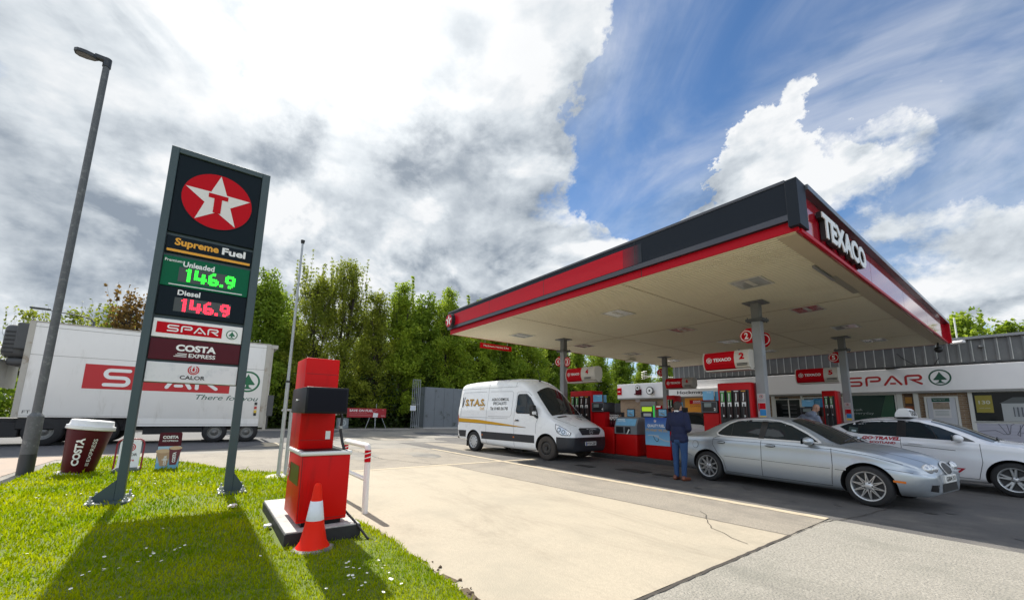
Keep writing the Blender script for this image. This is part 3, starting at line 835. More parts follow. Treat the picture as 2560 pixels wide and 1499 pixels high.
# ------------------------------------------------------------------ traffic cone
orr = pm('cone_red', (0.80, 0.018, 0.004), 0.5, spec=.15, var=.05, scale=4)
refl = pm('cone_sleeve', (0.74, 0.75, 0.80), 0.4, var=0.04, scale=30)
rub = pm('cone_rubber', (0.13, 0.125, 0.115), 0.85, var=.2, scale=10, dirt=(0.45, 0.43, 0.38), dscale=5, dlo=.5, dhi=.7)
cx, cy, cz = -4.40, .965, .045
t = thing('traffic_cone', 'orange and white traffic cone on the grass in front of the red machine', 'cone', (cx, cy, cz))
mb = MB(); mb.lathe([(.152, .045), (.145, .055), (.118, .10), (.088, .24), (.052, .46), (.036, .585), (.030, .612), (.018, .625), (.0, .627)], (cx, cy, cz), 32); bd = mb.build('cone_body', orr, t)
mb = MB(); mb.lathe([(.0845, .235), (.0875, .238), (.0545, .462), (.051, .464)], (cx, cy, cz), 32); mb.build('white_sleeve', refl, bd)
mb = MB(); mb.lathe([(.0, .002), (.195, .002), (.20, .015), (.192, .035), (.16, .048), (.0, .048)], (cx, cy, cz), 8, smooth=False); mb.build('rubber_base', rub, t)

# ------------------------------------------------------------------ white hoop barrier
wp = pm('barrier_white', (0.80, 0.79, 0.77), 0.5, var=.06, scale=6, dirt=(0.55, 0.52, 0.48), dscale=6, dlo=.58, dhi=.75)
t = thing('hoop_barrier', 'white tubular hoop barrier with red and white striped corners beside the red machine', 'barrier', (-6.4, 1.9, 0))
yb = 1.89; r = .040; xa, xb = -6.96, -5.84; lx = .06
mb = MB(); mb.tube([(xa, yb, -.02), (xa, yb, .83)]+[(xa+.06-.06*math.cos(R_(a)), yb, .83+.06*math.sin(R_(a))) for a in (30, 60, 90)]+[(xb-.06+.06*math.sin(R_(a)), yb, .83+.06*math.cos(R_(a))) for a in (0, 30, 60)]+[(xb, yb, .83), (xb+.05, yb, -.02)], r, 14); hoop = mb.build('hoop', wp, t)
mb = MB(); mb.cyl((xa, yb, .44), (xb+.02, yb, .44), .03, n=12); mb.build('mid_rail', wp, t)
for xx in (xa, xb+.012):
    mb = MB(); mb.cyl((xx, yb, .675), (xx-(.01 if xx > -6 else 0), yb, .835), r+.0025, n=18, caps=False); s_ = mb.build('red_band', red_s, hoop)
    mb = MB()
    for k in range(3):
        pts = []
        for i in range(13):
            a = -math.pi+2*math.pi*i/12
            z = .70+k*.06+ .035*(i/12)*2
            if .68 < z < .83: pts.append((xx+(r+.004)*math.cos(a), yb+(r+.004)*math.sin(a), z))
        if len(pts) > 2:
            n = len(pts); mb.add(pts+[(p[0], p[1], p[2]+.014) for p in pts], [(i, i+1, n+i+1, n+i) for i in range(n-1)])
    mb.build('white_stripe', white_s, s_)

# ------------------------------------------------------------------ flag pole, lamp posts
t = thing('flag_pole', 'slim grey flag pole with a black cap on a concrete pad by the lawn', 'flag pole', (-9.49, 1.32, 0))
mb = MB(); mb.tube([(-9.49, 1.32, .02), (-9.49, 1.32, 1.95)], .036, 12); mb.tube([(-9.49, 1.32, 1.95), (-9.49, 1.32, 5.0)], [.030, .020], 12); mb.build('pole', steel, t)
mb = MB(); mb.cyl((-9.49, 1.32, 4.98), (-9.49, 1.32, 5.05), .034, .044, 12); mb.cyl((-9.49, 1.32, 1.93), (-9.49, 1.32, 1.97), .042, n=12); mb.build('cap', black_t, t)
mb = MB(); mb.tube([(-9.62, 1.46, .02), (-9.62, 1.46, 1.36)], .034, 12); mb.build('stay_post', steel, t)
mb = MB(); mb.cyl((-9.44, 1.26, 1.36), (-9.70, 1.55, 1.37), .018, n=8); mb.box(-9.68, -9.57, 1.41, 1.51, 1.36, 1.39); mb.build('clamp', steel, t)
mb = MB(); mb.lathe([(.34, 0.0), (.32, .05), (.22, .075), (0, .08)], (-9.55, 1.38, 0), 9, smooth=False); mb.build('pad', conc, t)

lamp_grey = pm('lamp_grey', (0.105, 0.112, 0.118), 0.6, 0.2, var=0.22, scale=14, dirt=(0.20, 0.21, 0.21), dscale=9, dlo=.5, dhi=.7)
lamp_dark = pm('lamp_dark', (0.035, 0.040, 0.045), 0.45, 0.2)
lx_, ly_ = -12.55, -2.74
t = thing('street_lamp', 'tall grey street lamp post with a flat dark head and black painted foot', 'street lamp', (lx_, ly_, 0))
mb = MB(); mb.tube([(lx_, ly_, -.02), (lx_, ly_, 1.15)], .118, 18); mb.tube([(lx_, ly_, 1.15), (lx_, ly_, 1.22)], [.118, .072], 18, caps=False); mb.tube([(lx_, ly_, 1.22), (lx_, ly_, 9.35)], [.072, .060], 18); pl = mb.build('post', lamp_grey, t)
mb = MB(); mb.tube([(lx_, ly_, -.02), (lx_, ly_, .40)], .1205, 18); mb.build('painted_foot', lamp_dark, pl)
mb = MB(); mb.cyl((lx_+.0, ly_, 9.28), (lx_, ly_, 9.50), .075, n=14); mb.obox((lx_, ly_-.10, 9.46), (.12, .24, .12), b=.03, seg=3); mb.build('spigot', lamp_dark, t)
mb = MB(); hp = [(-.13, .0), (-.22, .085), (-.36, .12), (-.48, .115), (-.54, .06)]
pts = [(a, b) for a, b in hp]+[(a, -b) for a, b in reversed(hp)]
mb.prism(lambda a, b, c: Vector((lx_+b, ly_+a, 9.38+c)), pts, 0.0, .07); mb.prism(lambda a, b, c: Vector((lx_+b*.7, ly_-.06+a*.8, 9.45+c)), pts, 0.0, .03)
hd = mb.build('lamp_head', lamp_dark, t)
mb = MB(); mb.prism(lambda a, b, c: Vector((lx_+b*.8, ly_-.05+a*.85, 9.372+c)), pts, 0, .01); mb.build('lens', pm('lens', (.10, .10, .10), .3), hd)
t = thing('street_lamp', 'distant thin street lamp arm reaching left above the lorry trailer', 'street lamp', (-40, -7.6, 0))
mb = MB(); mb.tube([(-40, -6.9, 0), (-40, -6.9, 7.2), (-40, -7.1, 7.45), (-40, -7.6, 7.56), (-40, -9.0, 7.70)], [.09, .07, .05, .04, .035], 8); mb.build('post', lamp_grey, t)
mb = MB(); mb.obox((-40, -9.5, 7.76), (.30, .95, .13), b=.05, seg=2); mb.build('lamp_head', lamp_grey, t)

# ------------------------------------------------------------------ giant cup, boards on the lawn
cx, cy = -12.02, -1.92
t = thing('coffee_cup', 'giant leaning maroon coffee cup with white lid on the lawn', 'giant cup', (cx, cy, .05))
t.rotation_euler = (R_(-6), 0, 0)
mb = MB(); mb.lathe([(0, .06), (.235, .06), (.24, .07), (.345, .93), (.345, .94), (0, .94)], (cx, cy, 0), 40); cupb = mb.build('cup_body', maroon_d, t)
lidm = pm('lid_white', (0.78, 0.78, 0.78), 0.45, var=.05, scale=6, dirt=(0.62, 0.63, 0.64), dscale=8)
mb = MB(); mb.lathe([(.345, .90), (.372, .905), (.376, .93), (.366, .95), (.372, .965), (.366, .98), (.335, .99), (.325, 1.07), (.315, 1.09), (.0, 1.09)], (cx, cy, 0), 40); mb.build('lid', lidm, t)
mb = MB(); mb.lathe([(0, .0), (.34, .0), (.35, .03), (.33, .05), (0, .055)], (cx, cy, 0), 10, smooth=False); mb.build('base', conc, t)
def cupwrap(mb, txt, a0, b0, wd, ht, bold, ang0, mi=0, zc=0.0):
    """lettering running up the side of a tapered cup; a = along height, b = round the wall"""
    vs, fs = text_geo(txt, bold); x, y = vs[:, 0], vs[:, 1]
    sx = wd/(x.max()-x.min()); sy = ht/(y.max()-y.min()); out = []
    for p in vs:
        z = a0+(p[0]-x.min())*sx; u = b0-(p[1]-y.min())*sy
        r = .24+.105*(z-.07)/.86+.004; th = ang0+u/.29
        out.append((cx+r*math.cos(th), cy+r*math.sin(th), z))
    mb.add(out, fs, mi)
va = math.atan2(-cy, -cx)
mb = MB(); cupwrap(mb, 'COSTA', .20, .0, .54, .12, .045, va-.10); cupwrap(mb, 'EXPRESS', .29, .165, .45, .058, .01, va-.10)
for i in range(3):
    out = []
    for q, z in ((0.113+i*.02, .20), (.121+i*.02, .20), (.121+i*.02, .265), (.113+i*.02, .265)):
        r = .24+.105*(z-.07)/.86+.004; th = va-.10+q/.29; out.append((cx+r*math.cos(th), cy+r*math.sin(th), z))
    mb.add(out, [(0, 1, 2, 3)])
mb.build('lettering', white_s, cupb)

t = thing('pavement_sign', 'white swing pavement sign in a red tube frame, half hidden by the price sign leg', 'sign', (-11.85, -1.17, .04))
fr2 = frame((-11.85, -1.17, .05), (0.05, 1, 0), (-.18, 0, .98))
mb = MB(); mb.tube([fr2(-.215, 0, 0), fr2(-.215, .55, 0), fr2(-.19, .62, 0), fr2(-.13, .66, 0), fr2(.13, .66, 0), fr2(.19, .62, 0), fr2(.215, .55, 0), fr2(.215, 0, 0)], .016, 8); mb.build('tube_frame', pm('frame_maroon', (.28, .01, .02), .45), t)
mb = MB(); mb.prism(fr2, rpoly(-.17, .17, .06, .62, .05), -.01, .01); bp = mb.build('panel', white_s, t)
mb = MB(); calor_mark(mb, fr2, 0, .48, .085, .014, 1); mb.text(fr2, 'CALOR', -.125, .30, .25, .055, .014, 0, bold=.02); mb.text(fr2, 'here', -.03, .19, .12, .05, .014, 1, bold=.02); mb.build('lettering', [black_t, red_s], bp)
mb = MB(); mb.obox(fr2(0, .02, 0), (.5, .42, .09), b=.03, seg=2); mb.build('ballast_base', pm('ballast', (0.10, 0.12, 0.10), .7, var=.2, scale=8), t)

t = thing('coffee_board', 'small maroon and blue cut-out coffee board with two printed cups on the lawn', 'sign', (-11.85, -.53, .03))
fr3 = frame((-11.85, -.53, .03), (0, 1, 0), (-.10, 0, .995))
blue_l = pm('print_sky', (0.16, 0.42, 0.62), .45); cream_p = pm('print_latte', (0.45, 0.28, 0.16), .5)
brd = MB(); brd.prism(fr3, [(-.195, 0), (.195, 0), (.20, .36), (.195, .78), (.17, .80), (-.17, .80), (-.195, .78), (-.2, .36)], -.012, .012); bo = brd.build('board', maroon, t)
mb = MB(); mb.rect(fr3, -.192, .192, .005, .15, .014, 0); mb.rect(fr3, -.192, .192, .15, .50, .0135, 1); mb.build('print', [blue_l, pm('print_pale', (0.35, 0.52, 0.66), .45)], bo)
mb = MB(); mb.prism(fr3, [(-.12, .08), (.0, .08), (.035, .40), (-.215, .40)], .012, .022, 0); mb.disc(fr3, -.09, .40, .125, .024, 1, 20, .045); mb.text(fr3, 'COSTA', -.10, .20, .10, .035, .026, 3, bold=.04)
mb.prism(fr3, [(.04, .10), (.15, .10), (.225, .46), (0, .46)], .014, .026, 2); mb.disc(fr3, .1125, .46, .112, .028, 1, 20, .04)
f3b = frame(fr3(.085, .14, .03), fr3(0, 1, 0)-fr3(0, 0, 0), (fr3(0, 0, 0)-fr3(1, 0, 0)))
mb.text(f3b, 'COSTA', .01, -.05, .22, .06, 0, 3, bold=.045)
mb.text(frame(fr3(-.07, .10, .026), fr3(0, 1, 0)-fr3(0, 0, 0), (fr3(0, 0, 0)-fr3(1, 0, 0))), 'COSTA', .0, -.05, .2, .05, 0, 3, bold=.045)
mb.build('printed_cup', [cream_p, pm('print_foam', (0.62, 0.42, 0.26), .5), pm('print_maroon', (0.13, 0.01, 0.02), .4), white_s], bo)
mb = MB(); mb.text(fr3, 'COSTA', -.135, .665, .27, .065, .014, 0, bold=.04); mb.text(fr3, 'EXPRESS', -.10, .60, .235, .035, .014, 0, bold=.01)
for i in range(3): mb.rect(fr3, -.135, -.108, .602+i*.012, .608+i*.012, .014, 0)
mb.build('lettering', white_s, bo)
# litter on the lawn
for (x, y, lab, k) in ((-6.75, .44, 'crumpled white and pink paper scrap on the grass below the price sign', 0), (-5.32, .70, 'clear crumpled plastic cup in the grass beside the plinth', 1), (-2.25, .55, 'tiny pale scrap of litter in the shaded grass nearest the camera', 2)):
    mb = MB(); rr = (.06, .05, .02)[k]; zb = float(lawn_z(np.array([x]), np.array([y]))[0])+.035
    bm = bmesh.new(); bmesh.ops.create_icosphere(bm, subdivisions=2, radius=rr)
    for v in bm.verts: v.co *= random.uniform(.6, 1.15); v.co.z *= .5
    bm.verts.index_update(); mb.add([(v.co.x*1.3+x, v.co.y+y, v.co.z+zb) for v in bm.verts], [[v.index for v in f.verts] for f in bm.faces]); bm.free()
    tag(mb.build('litter_scrap', pm('litter%d' % k, ((.75, .66, .64), (.6, .62, .64), (.7, .68, .62))[k], .4)), lab, 'litter')
    o = bpy.data.objects['litter_scrap']

# ------------------------------------------------------------------ forecourt canopy
XR, XL, YF, YB, ZS, ZT = -2.13, -13.85, 7.32, 22.9, 4.40, 5.23
ccream = pm('canopy_soffit', (0.86, 0.80, 0.60), 0.55, var=0.05, scale=0.5, dirt=(0.72, 0.65, 0.47), dscale=0.6, dlo=.52, dhi=.75)
cgrey = pm('canopy_charcoal', (0.016, 0.021, 0.030), 0.42, var=0.03, scale=1.0, spec=.12)
cred = pm('canopy_red', (0.50, 0.004, 0.016), 0.35, var=0.02, scale=1.5, spec=.18)
cred2 = pm('canopy_red_band', (0.46, 0.004, 0.015), 0.4, spec=.15)
cgl = pm('canopy_red_gloss', (0.42, 0.006, 0.020), 0.06, coat=0.6, spec=.6)
cap_m = pm('canopy_cap', (0.20, 0.23, 0.27), 0.3, 0.5)
colm = pm('column_grey', (0.26, 0.27, 0.285), 0.42, 0.0, var=0.05, scale=4, coat=0.2)
col_d = pm('column_dark', (0.10, 0.105, 0.11), 0.5, var=.1, scale=5)
can = thing('canopy', 'large flat petrol station canopy with red and charcoal fascia on four grey columns', 'canopy', (-8, 15, 0))
# soffit with fine ribs along X
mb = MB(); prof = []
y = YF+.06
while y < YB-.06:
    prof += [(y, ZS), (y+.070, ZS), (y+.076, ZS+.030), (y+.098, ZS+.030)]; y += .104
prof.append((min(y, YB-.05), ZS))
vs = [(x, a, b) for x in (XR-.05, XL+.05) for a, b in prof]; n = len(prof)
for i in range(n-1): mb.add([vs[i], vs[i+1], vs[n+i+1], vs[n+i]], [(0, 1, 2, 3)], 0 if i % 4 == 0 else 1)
sof = mb.build('soffit', [ccream, pm('soffit_gap_shade', (.58, .53, .39), .7)], can)  # rib gaps take a darker colour, their shade is painted in
mb = MB()
mb.box(XR-.34, XR-.06, YF+.10, YB-.1, ZS-.028, ZS-.004)
for xx in (-5.7, -9.9): mb.box(xx-.012, xx+.012, YF+.1, YB-.1, ZS-.008, ZS-.003)
for yy in (12.6, 16.05, 19.7): mb.box(XL+.1, XR-.35, yy-.012, yy+.012, ZS-.010, ZS-.003)
mb.build('seam_strip', pm('soffit_seam', (0.50, 0.42, 0.29), 0.6), sof)
mb = MB(); mb.box(-3.9+1.35, -2.42+.0, 10.3, 12.1, ZS-.034, ZS-.029)
mb.build('access_panel', pm('soffit_panel', (0.30, 0.27, 0.21), 0.6), sof)
mb = MB(); mb.box(XL+.08, XR-.12, YF+.12, YB-.08, ZS+.05, ZT-.02); mb.build('deck', col_d, can)
# front fascia along X
zb1, zt1 = ZS+.17, ZT
mb = MB(); mb.box(XL, XR, YF+.03, YF+.06, ZS-.004, zb1+.02); mb.box(XL, XL+.03, YF+.061, YB, ZS-.004, zb1+.02); mb.box(XL+.03, XR-.06, YB-.03, YB, ZS-.004, zb1+.02); mb.build('lower_band', cred2, can)
mb = MB(); mb.box(XL-.06, XR-.11, YF-.05, YF+.03, zb1, zt1, b=.004); mb.box(XL-.06, XL, YF+.031, YB, zb1, zt1); mb.box(XL, XR, YB, YB+.05, zb1, zt1); ff = mb.build('front_fascia', cgrey, can)
mb = MB(); mb.rect(FY(YF-.05), -13.45, -5.52, zb1+.115, zt1-.10, .006, 0); mb.build('red_panel', cred, ff)
# colour fades from red to charcoal over half a metre at the end of the red panel (a printed fade)
mf = bpy.data.materials.new('printed_fade'); mf.use_nodes = True; nt = mf.node_tree; p = nt.nodes['Principled BSDF']
tcx = nt.nodes.new('ShaderNodeTexCoord'); sx = nt.nodes.new('ShaderNodeSeparateXYZ'); mr = nt.nodes.new('ShaderNodeMapRange'); mxx = nt.nodes.new('ShaderNodeMix'); mxx.data_type = 'RGBA'
nt.links.new(tcx.outputs['Object'], sx.inputs[0]); nt.links.new(sx.outputs[0], mr.inputs[0]); mr.inputs[1].default_value = 2.50; mr.inputs[2].default_value = 2.92
nt.links.new(mr.outputs[0], mxx.inputs[0]); mxx.inputs[6].default_value = (.26, .004, .014, 1); mxx.inputs[7].default_value = (.016, .021, .030, 1); nt.links.new(mxx.outputs[2], p.inputs['Base Color'])
p.inputs['Roughness'].default_value = .33; p.inputs['Specular IOR Level'].default_value = .28
mb = MB(); mb.rect(FY(YF-.05), -5.518, -5.02, zb1+.115, zt1-.10, .006, 0); mb.build('fade_panel', mf, ff)
mb = MB(); mb.box(XL-.075, XR-.11, YF-.065, YF+.02, zt1, zt1+.05); mb.box(XL-.065, XR-.11, YF-.062, YF-.051, zb1-.002, zb1+.10); mb.build('trim', pm('trim_dark', (0.035, 0.037, 0.05), 0.35, coat=.3), ff)
mb = MB()
for xx in (-5.2, -8.25, -11.0): mb.rect(FY(YF-.05), xx-.007, xx+.007, zb1+.10, zt1, .008, 0)
for xx in (-5.1, -8.2, -10.95): mb.rect(FY(YF+.03), xx-.007, xx+.007, ZS, zb1, .003, 0)
mb.build('joint', black_t, ff)
# corner block and right fascia along Y
mb = MB(); mb.box(XR-.11, XR+.06, YF-.07, YF+.32, ZS+.05, ZT+.03, b=.004); mb.build('corner_block', cgrey, can)
mb = MB(); mb.box(XR-.06, XR-.02, YF+.06, YB, ZS-.004, ZT-.01); rf = mb.build('side_fascia', cgl, can)
mb = MB(); mb.box(XR-.02, XR+.10, YF+.321, YB+.02, ZT-.06, ZT+.035, b=.004); mb.build('top_trim', pm('trim_slate', (0.060, 0.072, 0.085), 0.3, coat=.4), rf)
mb = MB(); mb.box(XR-.02, XR+.02, YF+.1, YB-.02, ZS-.02, ZS+.04); mb.box(XR-.02, XR+.10, YB-.14, YB+.02, ZS, ZT-.06); mb.build('end_trim', cred2, rf)
mb = MB()
for yy in (8.55, 11.9, 15.3, 18.8): mb.rect(FX(XR-.02), yy-.006, yy+.006, ZS+.05, ZT-.06, .003, 0)
mb.build('joint', pm('seam_red', (.2, .002, .002), .5), rf)
mb = MB(); mb.text(FX(XR-.02), 'TEXACO', 8.31, 4.545, 2.72, .46, .092, 0, bold=.04, ext=.008); mb.build('lettering', white_s, rf)
mb = MB(); mb.text(FX(XR-.02), 'TEXACO', 8.30, 4.535, 2.74, .48, .02, 0, bold=.05, ext=.035); mb.build('letter_case', black_t, rf)
# star emblem disc at the far left end of the front fascia
mb = MB(); mb.cyl((-13.58, YF-.05, 4.87), (-13.58, YF-.20, 4.87), .27, n=36); em = mb.build('emblem_case', black_t, ff)
mb = MB(); star(mb, FY(YF-.20), -13.58, 4.87, .245, .004, 1, 0); mb.build('star_emblem', [cred, white_s], em)
# recessed lamps
glass_l = pm('lamp_glass', (0.42, 0.43, 0.40), 0.12, spec=.6, coat=.5); frame_l = pm('lamp_frame', (0.62, 0.60, 0.52), 0.4)
refl_l = pm('lamp_reddish', (0.34, 0.14, 0.12), 0.2, coat=.4)
for i, yy in enumerate((9.55, 13.05, 16.5, 20.05)):
    for j, xx in enumerate((-3.77, -7.48, -12.1)):
        mb = MB(); a, b = .30, .36
        for x0, x1, y0, y1 in ((xx-a-.04, xx+a+.04, yy-b-.04, yy-b), (xx-a-.04, xx+a+.04, yy+b, yy+b+.04), (xx-a-.04, xx-a, yy-b, yy+b), (xx+a, xx+a+.04, yy-b, yy+b)):
            mb.box(x0, x1, y0, y1, ZS-.018, ZS-.001)
        l = mb.build('light', frame_l, can)
        mb = MB(); mb.box(xx-a, xx+a, yy-b, yy+b, ZS-.012, ZS-.002); mb.box(xx-.05, xx+.05, yy-b*.7, yy+b*.7, ZS-.016, ZS-.0125, 1)
        mb.build('lens', [refl_l if i in (1,) else glass_l, frame_l], l)
mb = MB(); mb.box(XR-.42, XR-.37, 9.35, 10.6, ZS-.05, ZS-.003); mb.build('strip_light', pm('strip_grey', (.25, .25, .25), .4), can)
# small floodlight hanging under the rear left, black camera at the rear right corner
mb = MB(); mb.obox((-12.9, 17.4, ZS-.16), (.5, .28, .12), Matrix.Rotation(.4, 3, 'X'), b=.02); mb.box(-12.92, -12.88, 17.38, 17.42, ZS-.12, ZS); mb.build('floodlight', frame_l, can)
mb = MB(); mb.cyl((-2.35, 22.2, ZS), (-2.35, 22.2, ZS-.22), .03, n=8); mb.lathe([(0, -.42), (.10, -.38), (.13, -.28), (.10, -.2), (0, -.2)], (-2.35, 22.2, ZS), 14); mb.build('dome_camera', black_t, can)
COLS = [(-4.40, 11.33), (-11.62, 11.33), (-4.40, 18.5), (-11.65, 18.5)]
for (x, y) in COLS:
    mb = MB(); h = .105
    # H-section with boxed front
    mb.box(x-h, x+h, y-h, y+h, .12, 3.88, b=.004); c = mb.build('column', colm, can)
    mb = MB(); mb.box(x-h-.10, x+h+.10, y-h-.10, y+h+.10, 3.88, 3.905); mb.box(x-h-.10, x+h+.10, y-h-.10, y+h+.10, 3.915, 3.94)
    for dx in (-1, 1):
        for dy in (-1, 1): mb.cyl((x+dx*(h+.06), y+dy*(h+.06), 3.85), (x+dx*(h+.06), y+dy*(h+.06), 3.98), .016, n=6)
    mb.build('flange', col_d, c)
    mb = MB(); mb.box(x-h*.92, x+h*.92, y-h*.92, y+h*.92, 3.94, 4.37); mb.box(x-h-.14, x+h+.14, y-h-.14, y+h+.14, 4.37, ZS-.002)
    mb.build('column_head', pm('column_mid', (0.16, 0.165, 0.17), .5, var=.06), c)
    mb = MB(); mb.box(x-h-.06, x+h+.06, y-h-.06, y+h+.06, .12, .16); mb.build('column_foot', col_d, c)

# safety notices on columns
yel = pm('notice_yellow', (.75, .62, .03), .5); blu = pm('notice_blue', (.02, .25, .60), .5)
for (x, y, lab) in ((-4.40, 11.33, 'safety notice strip on the column beside pump two'), (-4.40, 18.5, 'safety notice strip on the column behind the taxi')):
    fr = FY(y-.105, x, 0)
    mb = MB(); mb.rect(fr, -.098, .098, 1.30, 2.0, .002, 0); mb.rect(fr, -.055, .085, 1.61, 1.76, .004, 1); mb.rect(fr, -.055, .085, 1.45, 1.60, .004, 2); mb.rect(fr, -.055, .085, 1.375, 1.44, .004, 3); mb.rect(fr, -.085, -.06, 1.56, 1.76, .004, 1)
    mb.ring(fr, .0, 1.93, .035, .045, .004, 1, 18); mb.rect(fr, -.012, .012, 1.91, 1.95, .004, 4)
    mb.text(fr, 'NO SMOKING', -.08, 1.835, .15, .022, .004, 4); mb.text(fr, 'SWITCH OFF ENGINE', -.08, 1.80, .165, .018, .004, 4)
    tag(mb.build('safety_notice', [pm('notice_pale', (.50, .50, .51), .5), red_s, blu, yel, black_t], None), lab, 'notice')

# pump islands
kerbm = pm('island_kerb', (0.045, 0.045, 0.047), 0.8, var=.2, scale=6); islm = pm('island_top', (0.13, 0.125, 0.12), .9, var=.2, scale=10)
for (y0, y1, lab) in ((10.78, 11.95, 'raised concrete pump island nearest the silver saloon'), (17.9, 19.05, 'raised concrete pump island nearest the shop')):
    mb = MB(local=True); mb.box(-13.6, -3.2, y0, y1, -.02, .115, b=.02); mb.box(-13.5, -3.3, y0+.12, y1-.12, .115, .121, 1)
    mb.build('pump_island', [kerbm, islm], None, kind='structure')

# round number plates standing out from the columns
def number_plate(x, y, z, n, s, lab, wht=white_s):
    """red plate fixed to the left (s=-1) or right (s=1) side of the column, digit in a white ring, facing the forecourt"""
    t = thing('number_plate', lab, 'number plate', (x, y, z), group='pump number plates on the canopy columns')
    x0 = x+s*.105; xc = x0+s*.16
    fr = FY(y-.03)
    mb = MB(); mb.prism(fr, rpoly(min(x0, xc+s*.02), max(x0, xc+s*.02), z-.20, z+.20, .03) if s < 0 else rpoly(x0, x0+.3, z-.20, z+.20, .14, 5), 0, .03); bp = mb.build('plate', red_s, t)
    mb = MB(); mb.disc(fr, xc-.0, z, .165, .035, 0, 28); mb.ring(fr, xc, z, .125, .145, .038, 1, 28); mb.text(fr, n, xc-(.05 if n != '1' else .025), z-.085, .10 if n != '1' else .05, .17, .038, 1, bold=.03); mb.build('number', [red_s, wht], bp)
dimw = pm('white_dim', (.42, .36, .35), .5)
number_plate(-4.40, 11.33, 3.53, '2', -1, 'red plate with white number 2 on the left of the front right column')
number_plate(-4.62, 11.60, 3.42, '1', 1, 'red plate peeking out right of the front right column')
number_plate(-11.62, 11.33, 3.51, '4', -1, 'red plate with white number 4 on the front left column')
number_plate(-11.62, 11.33, 3.45, '3', 1, 'round red plate with number 3 right of the front left column')
number_plate(-4.40, 18.5, 3.66, '5', -1, 'red number plate high on the rear right column behind the taxi')
number_plate(-11.65, 18.5, 3.62, '6', -1, 'dark red number plate on the rear left column', dimw)

# long curved header signs over the pumps
def pump_sign(x0, xd, x1, y, zb, zt, n, lab, grey=False, shape='full'):
    t = thing('pump_sign', lab, 'pump sign', ((x0+x1)/2, y, zb), group='header signs over the pumps')
    prof = [(-.04, 0), (-.15, .04), (-.205, .16), (-.215, .30), (-.19, .42), (-.14, .50), (-.02, .52)]
    k = (zt-zb)/.52
    def sweep(xa, xb, sk=0.0):
        n_ = len(prof); vs = []
        for xx in (xa, xb):
            for (d, z) in prof: vs.append((xx+sk*math.sin(math.pi*z/.52), y+d, zb+z*k))
            for (d, z) in reversed(prof): vs.append((xx+sk*math.sin(math.pi*z/.52), y-d, zb+z*k))
        m = 2*n_
        return vs, [(i, (i+1) % m, m+(i+1) % m, m+i) for i in range(m)]+[list(range(m))[::-1], list(range(m, 2*m))]
    wm_ = pm('sign_pale', (.60, .56, .50), .4) if not grey else pm('sign_grey_pale', (.42, .38, .36), .4)
    mb = MB(); vs, fs = sweep(x0+.03, xd); mb.add(vs, fs, 0, False); rp = mb.build('red_half', red_s, t)
    mb = MB(); vs, fs = sweep(xd, x1); mb.add(vs, fs, 0, False); wp_ = mb.build('white_half', wm_, t)
    mb = MB(); mb.box(x0+.05, x1, y-.19, y+.19, zb-.03, zb+.0); 
    vs, fs = sweep(x0, x0+.03); mb.add([(a, (b-y)*1.06+y, (c-zb-.26*k)*1.06+zb+.26*k) for a, b, c in vs], fs); mb.build('edge_trim', wm_, t)
    fr = FY(y-.217); zc = zb+(zt-zb)*.53; L = xd-x0
    mb = MB(); star(mb, fr, x0+L*.215, zc, L*.085, .004, 0, 1, disc=False); mb.ring(fr, x0+L*.215, zc, L*.075, L*.09, .004, 0, 24); mb.text(fr, 'TEXACO', x0+L*.345, zc-L*.055, L*.57, L*.11, .004, 0, bold=.04); mb.build('lettering', [white_s, red_s], rp)
    mb = MB(); a = xd+(x1-xd)*.36; mb.text(fr, n, a, zc-.03, .13, .17, .004, 0, bold=.05)
    for q in range(2): mb.rect(fr, a-.06, min(a+.26, x1-.03), zb+.075+q*.04, zb+.095+q*.04, .004, 1)
    mb.build('number', [red_s, black_t], wp_)
    mb = MB(); mb.cyl((x1-.3, y, zt-.02), (x1-.3, y, zt+.03), .03, n=8); mb.build('bracket', col_d, t)
pump_sign(-5.68, -4.85, -4.50, 11.10, 2.64, 3.14, '2', 'large header sign numbered 2 beside the front right column')
pump_sign(-11.06, -10.28, -9.62, 11.10, 2.60, 3.13, '4', 'header sign numbered 4 right of the front left column, over the white van')
pump_sign(-11.40, -10.49, -9.96, 18.25, 2.74, 3.24, '6', 'dim header sign beside the rear left column', True)
pump_sign(-5.82, -4.92, -4.50, 18.25, 2.74, 3.28, '5', 'header sign numbered 5 beside the rear right column in front of the shop')

# hanging height sign under the left edge of the canopy
t = thing('height_sign', 'red hanging sign with the maximum height under the far left canopy edge', 'sign', (-13.8, 9.5, 4.0))
mb = MB(); mb.box(-13.82, -13.79, 8.72, 10.32, 4.03, 4.245, b=.004); bp = mb.build('board', red_s, t)
mb = MB(); mb.text(FX(-13.79), 'Maximum Height 3.9m', 8.87, 4.085, 1.30, .10, .004, 0, bold=.02); mb.build('lettering', white_s, bp)
mb = MB()
for yy in (8.95, 10.1): mb.cyl((-13.805, yy, 4.24), (-13.805, yy, 4.4), .008, n=6)
mb.build('hanger', steel, t)

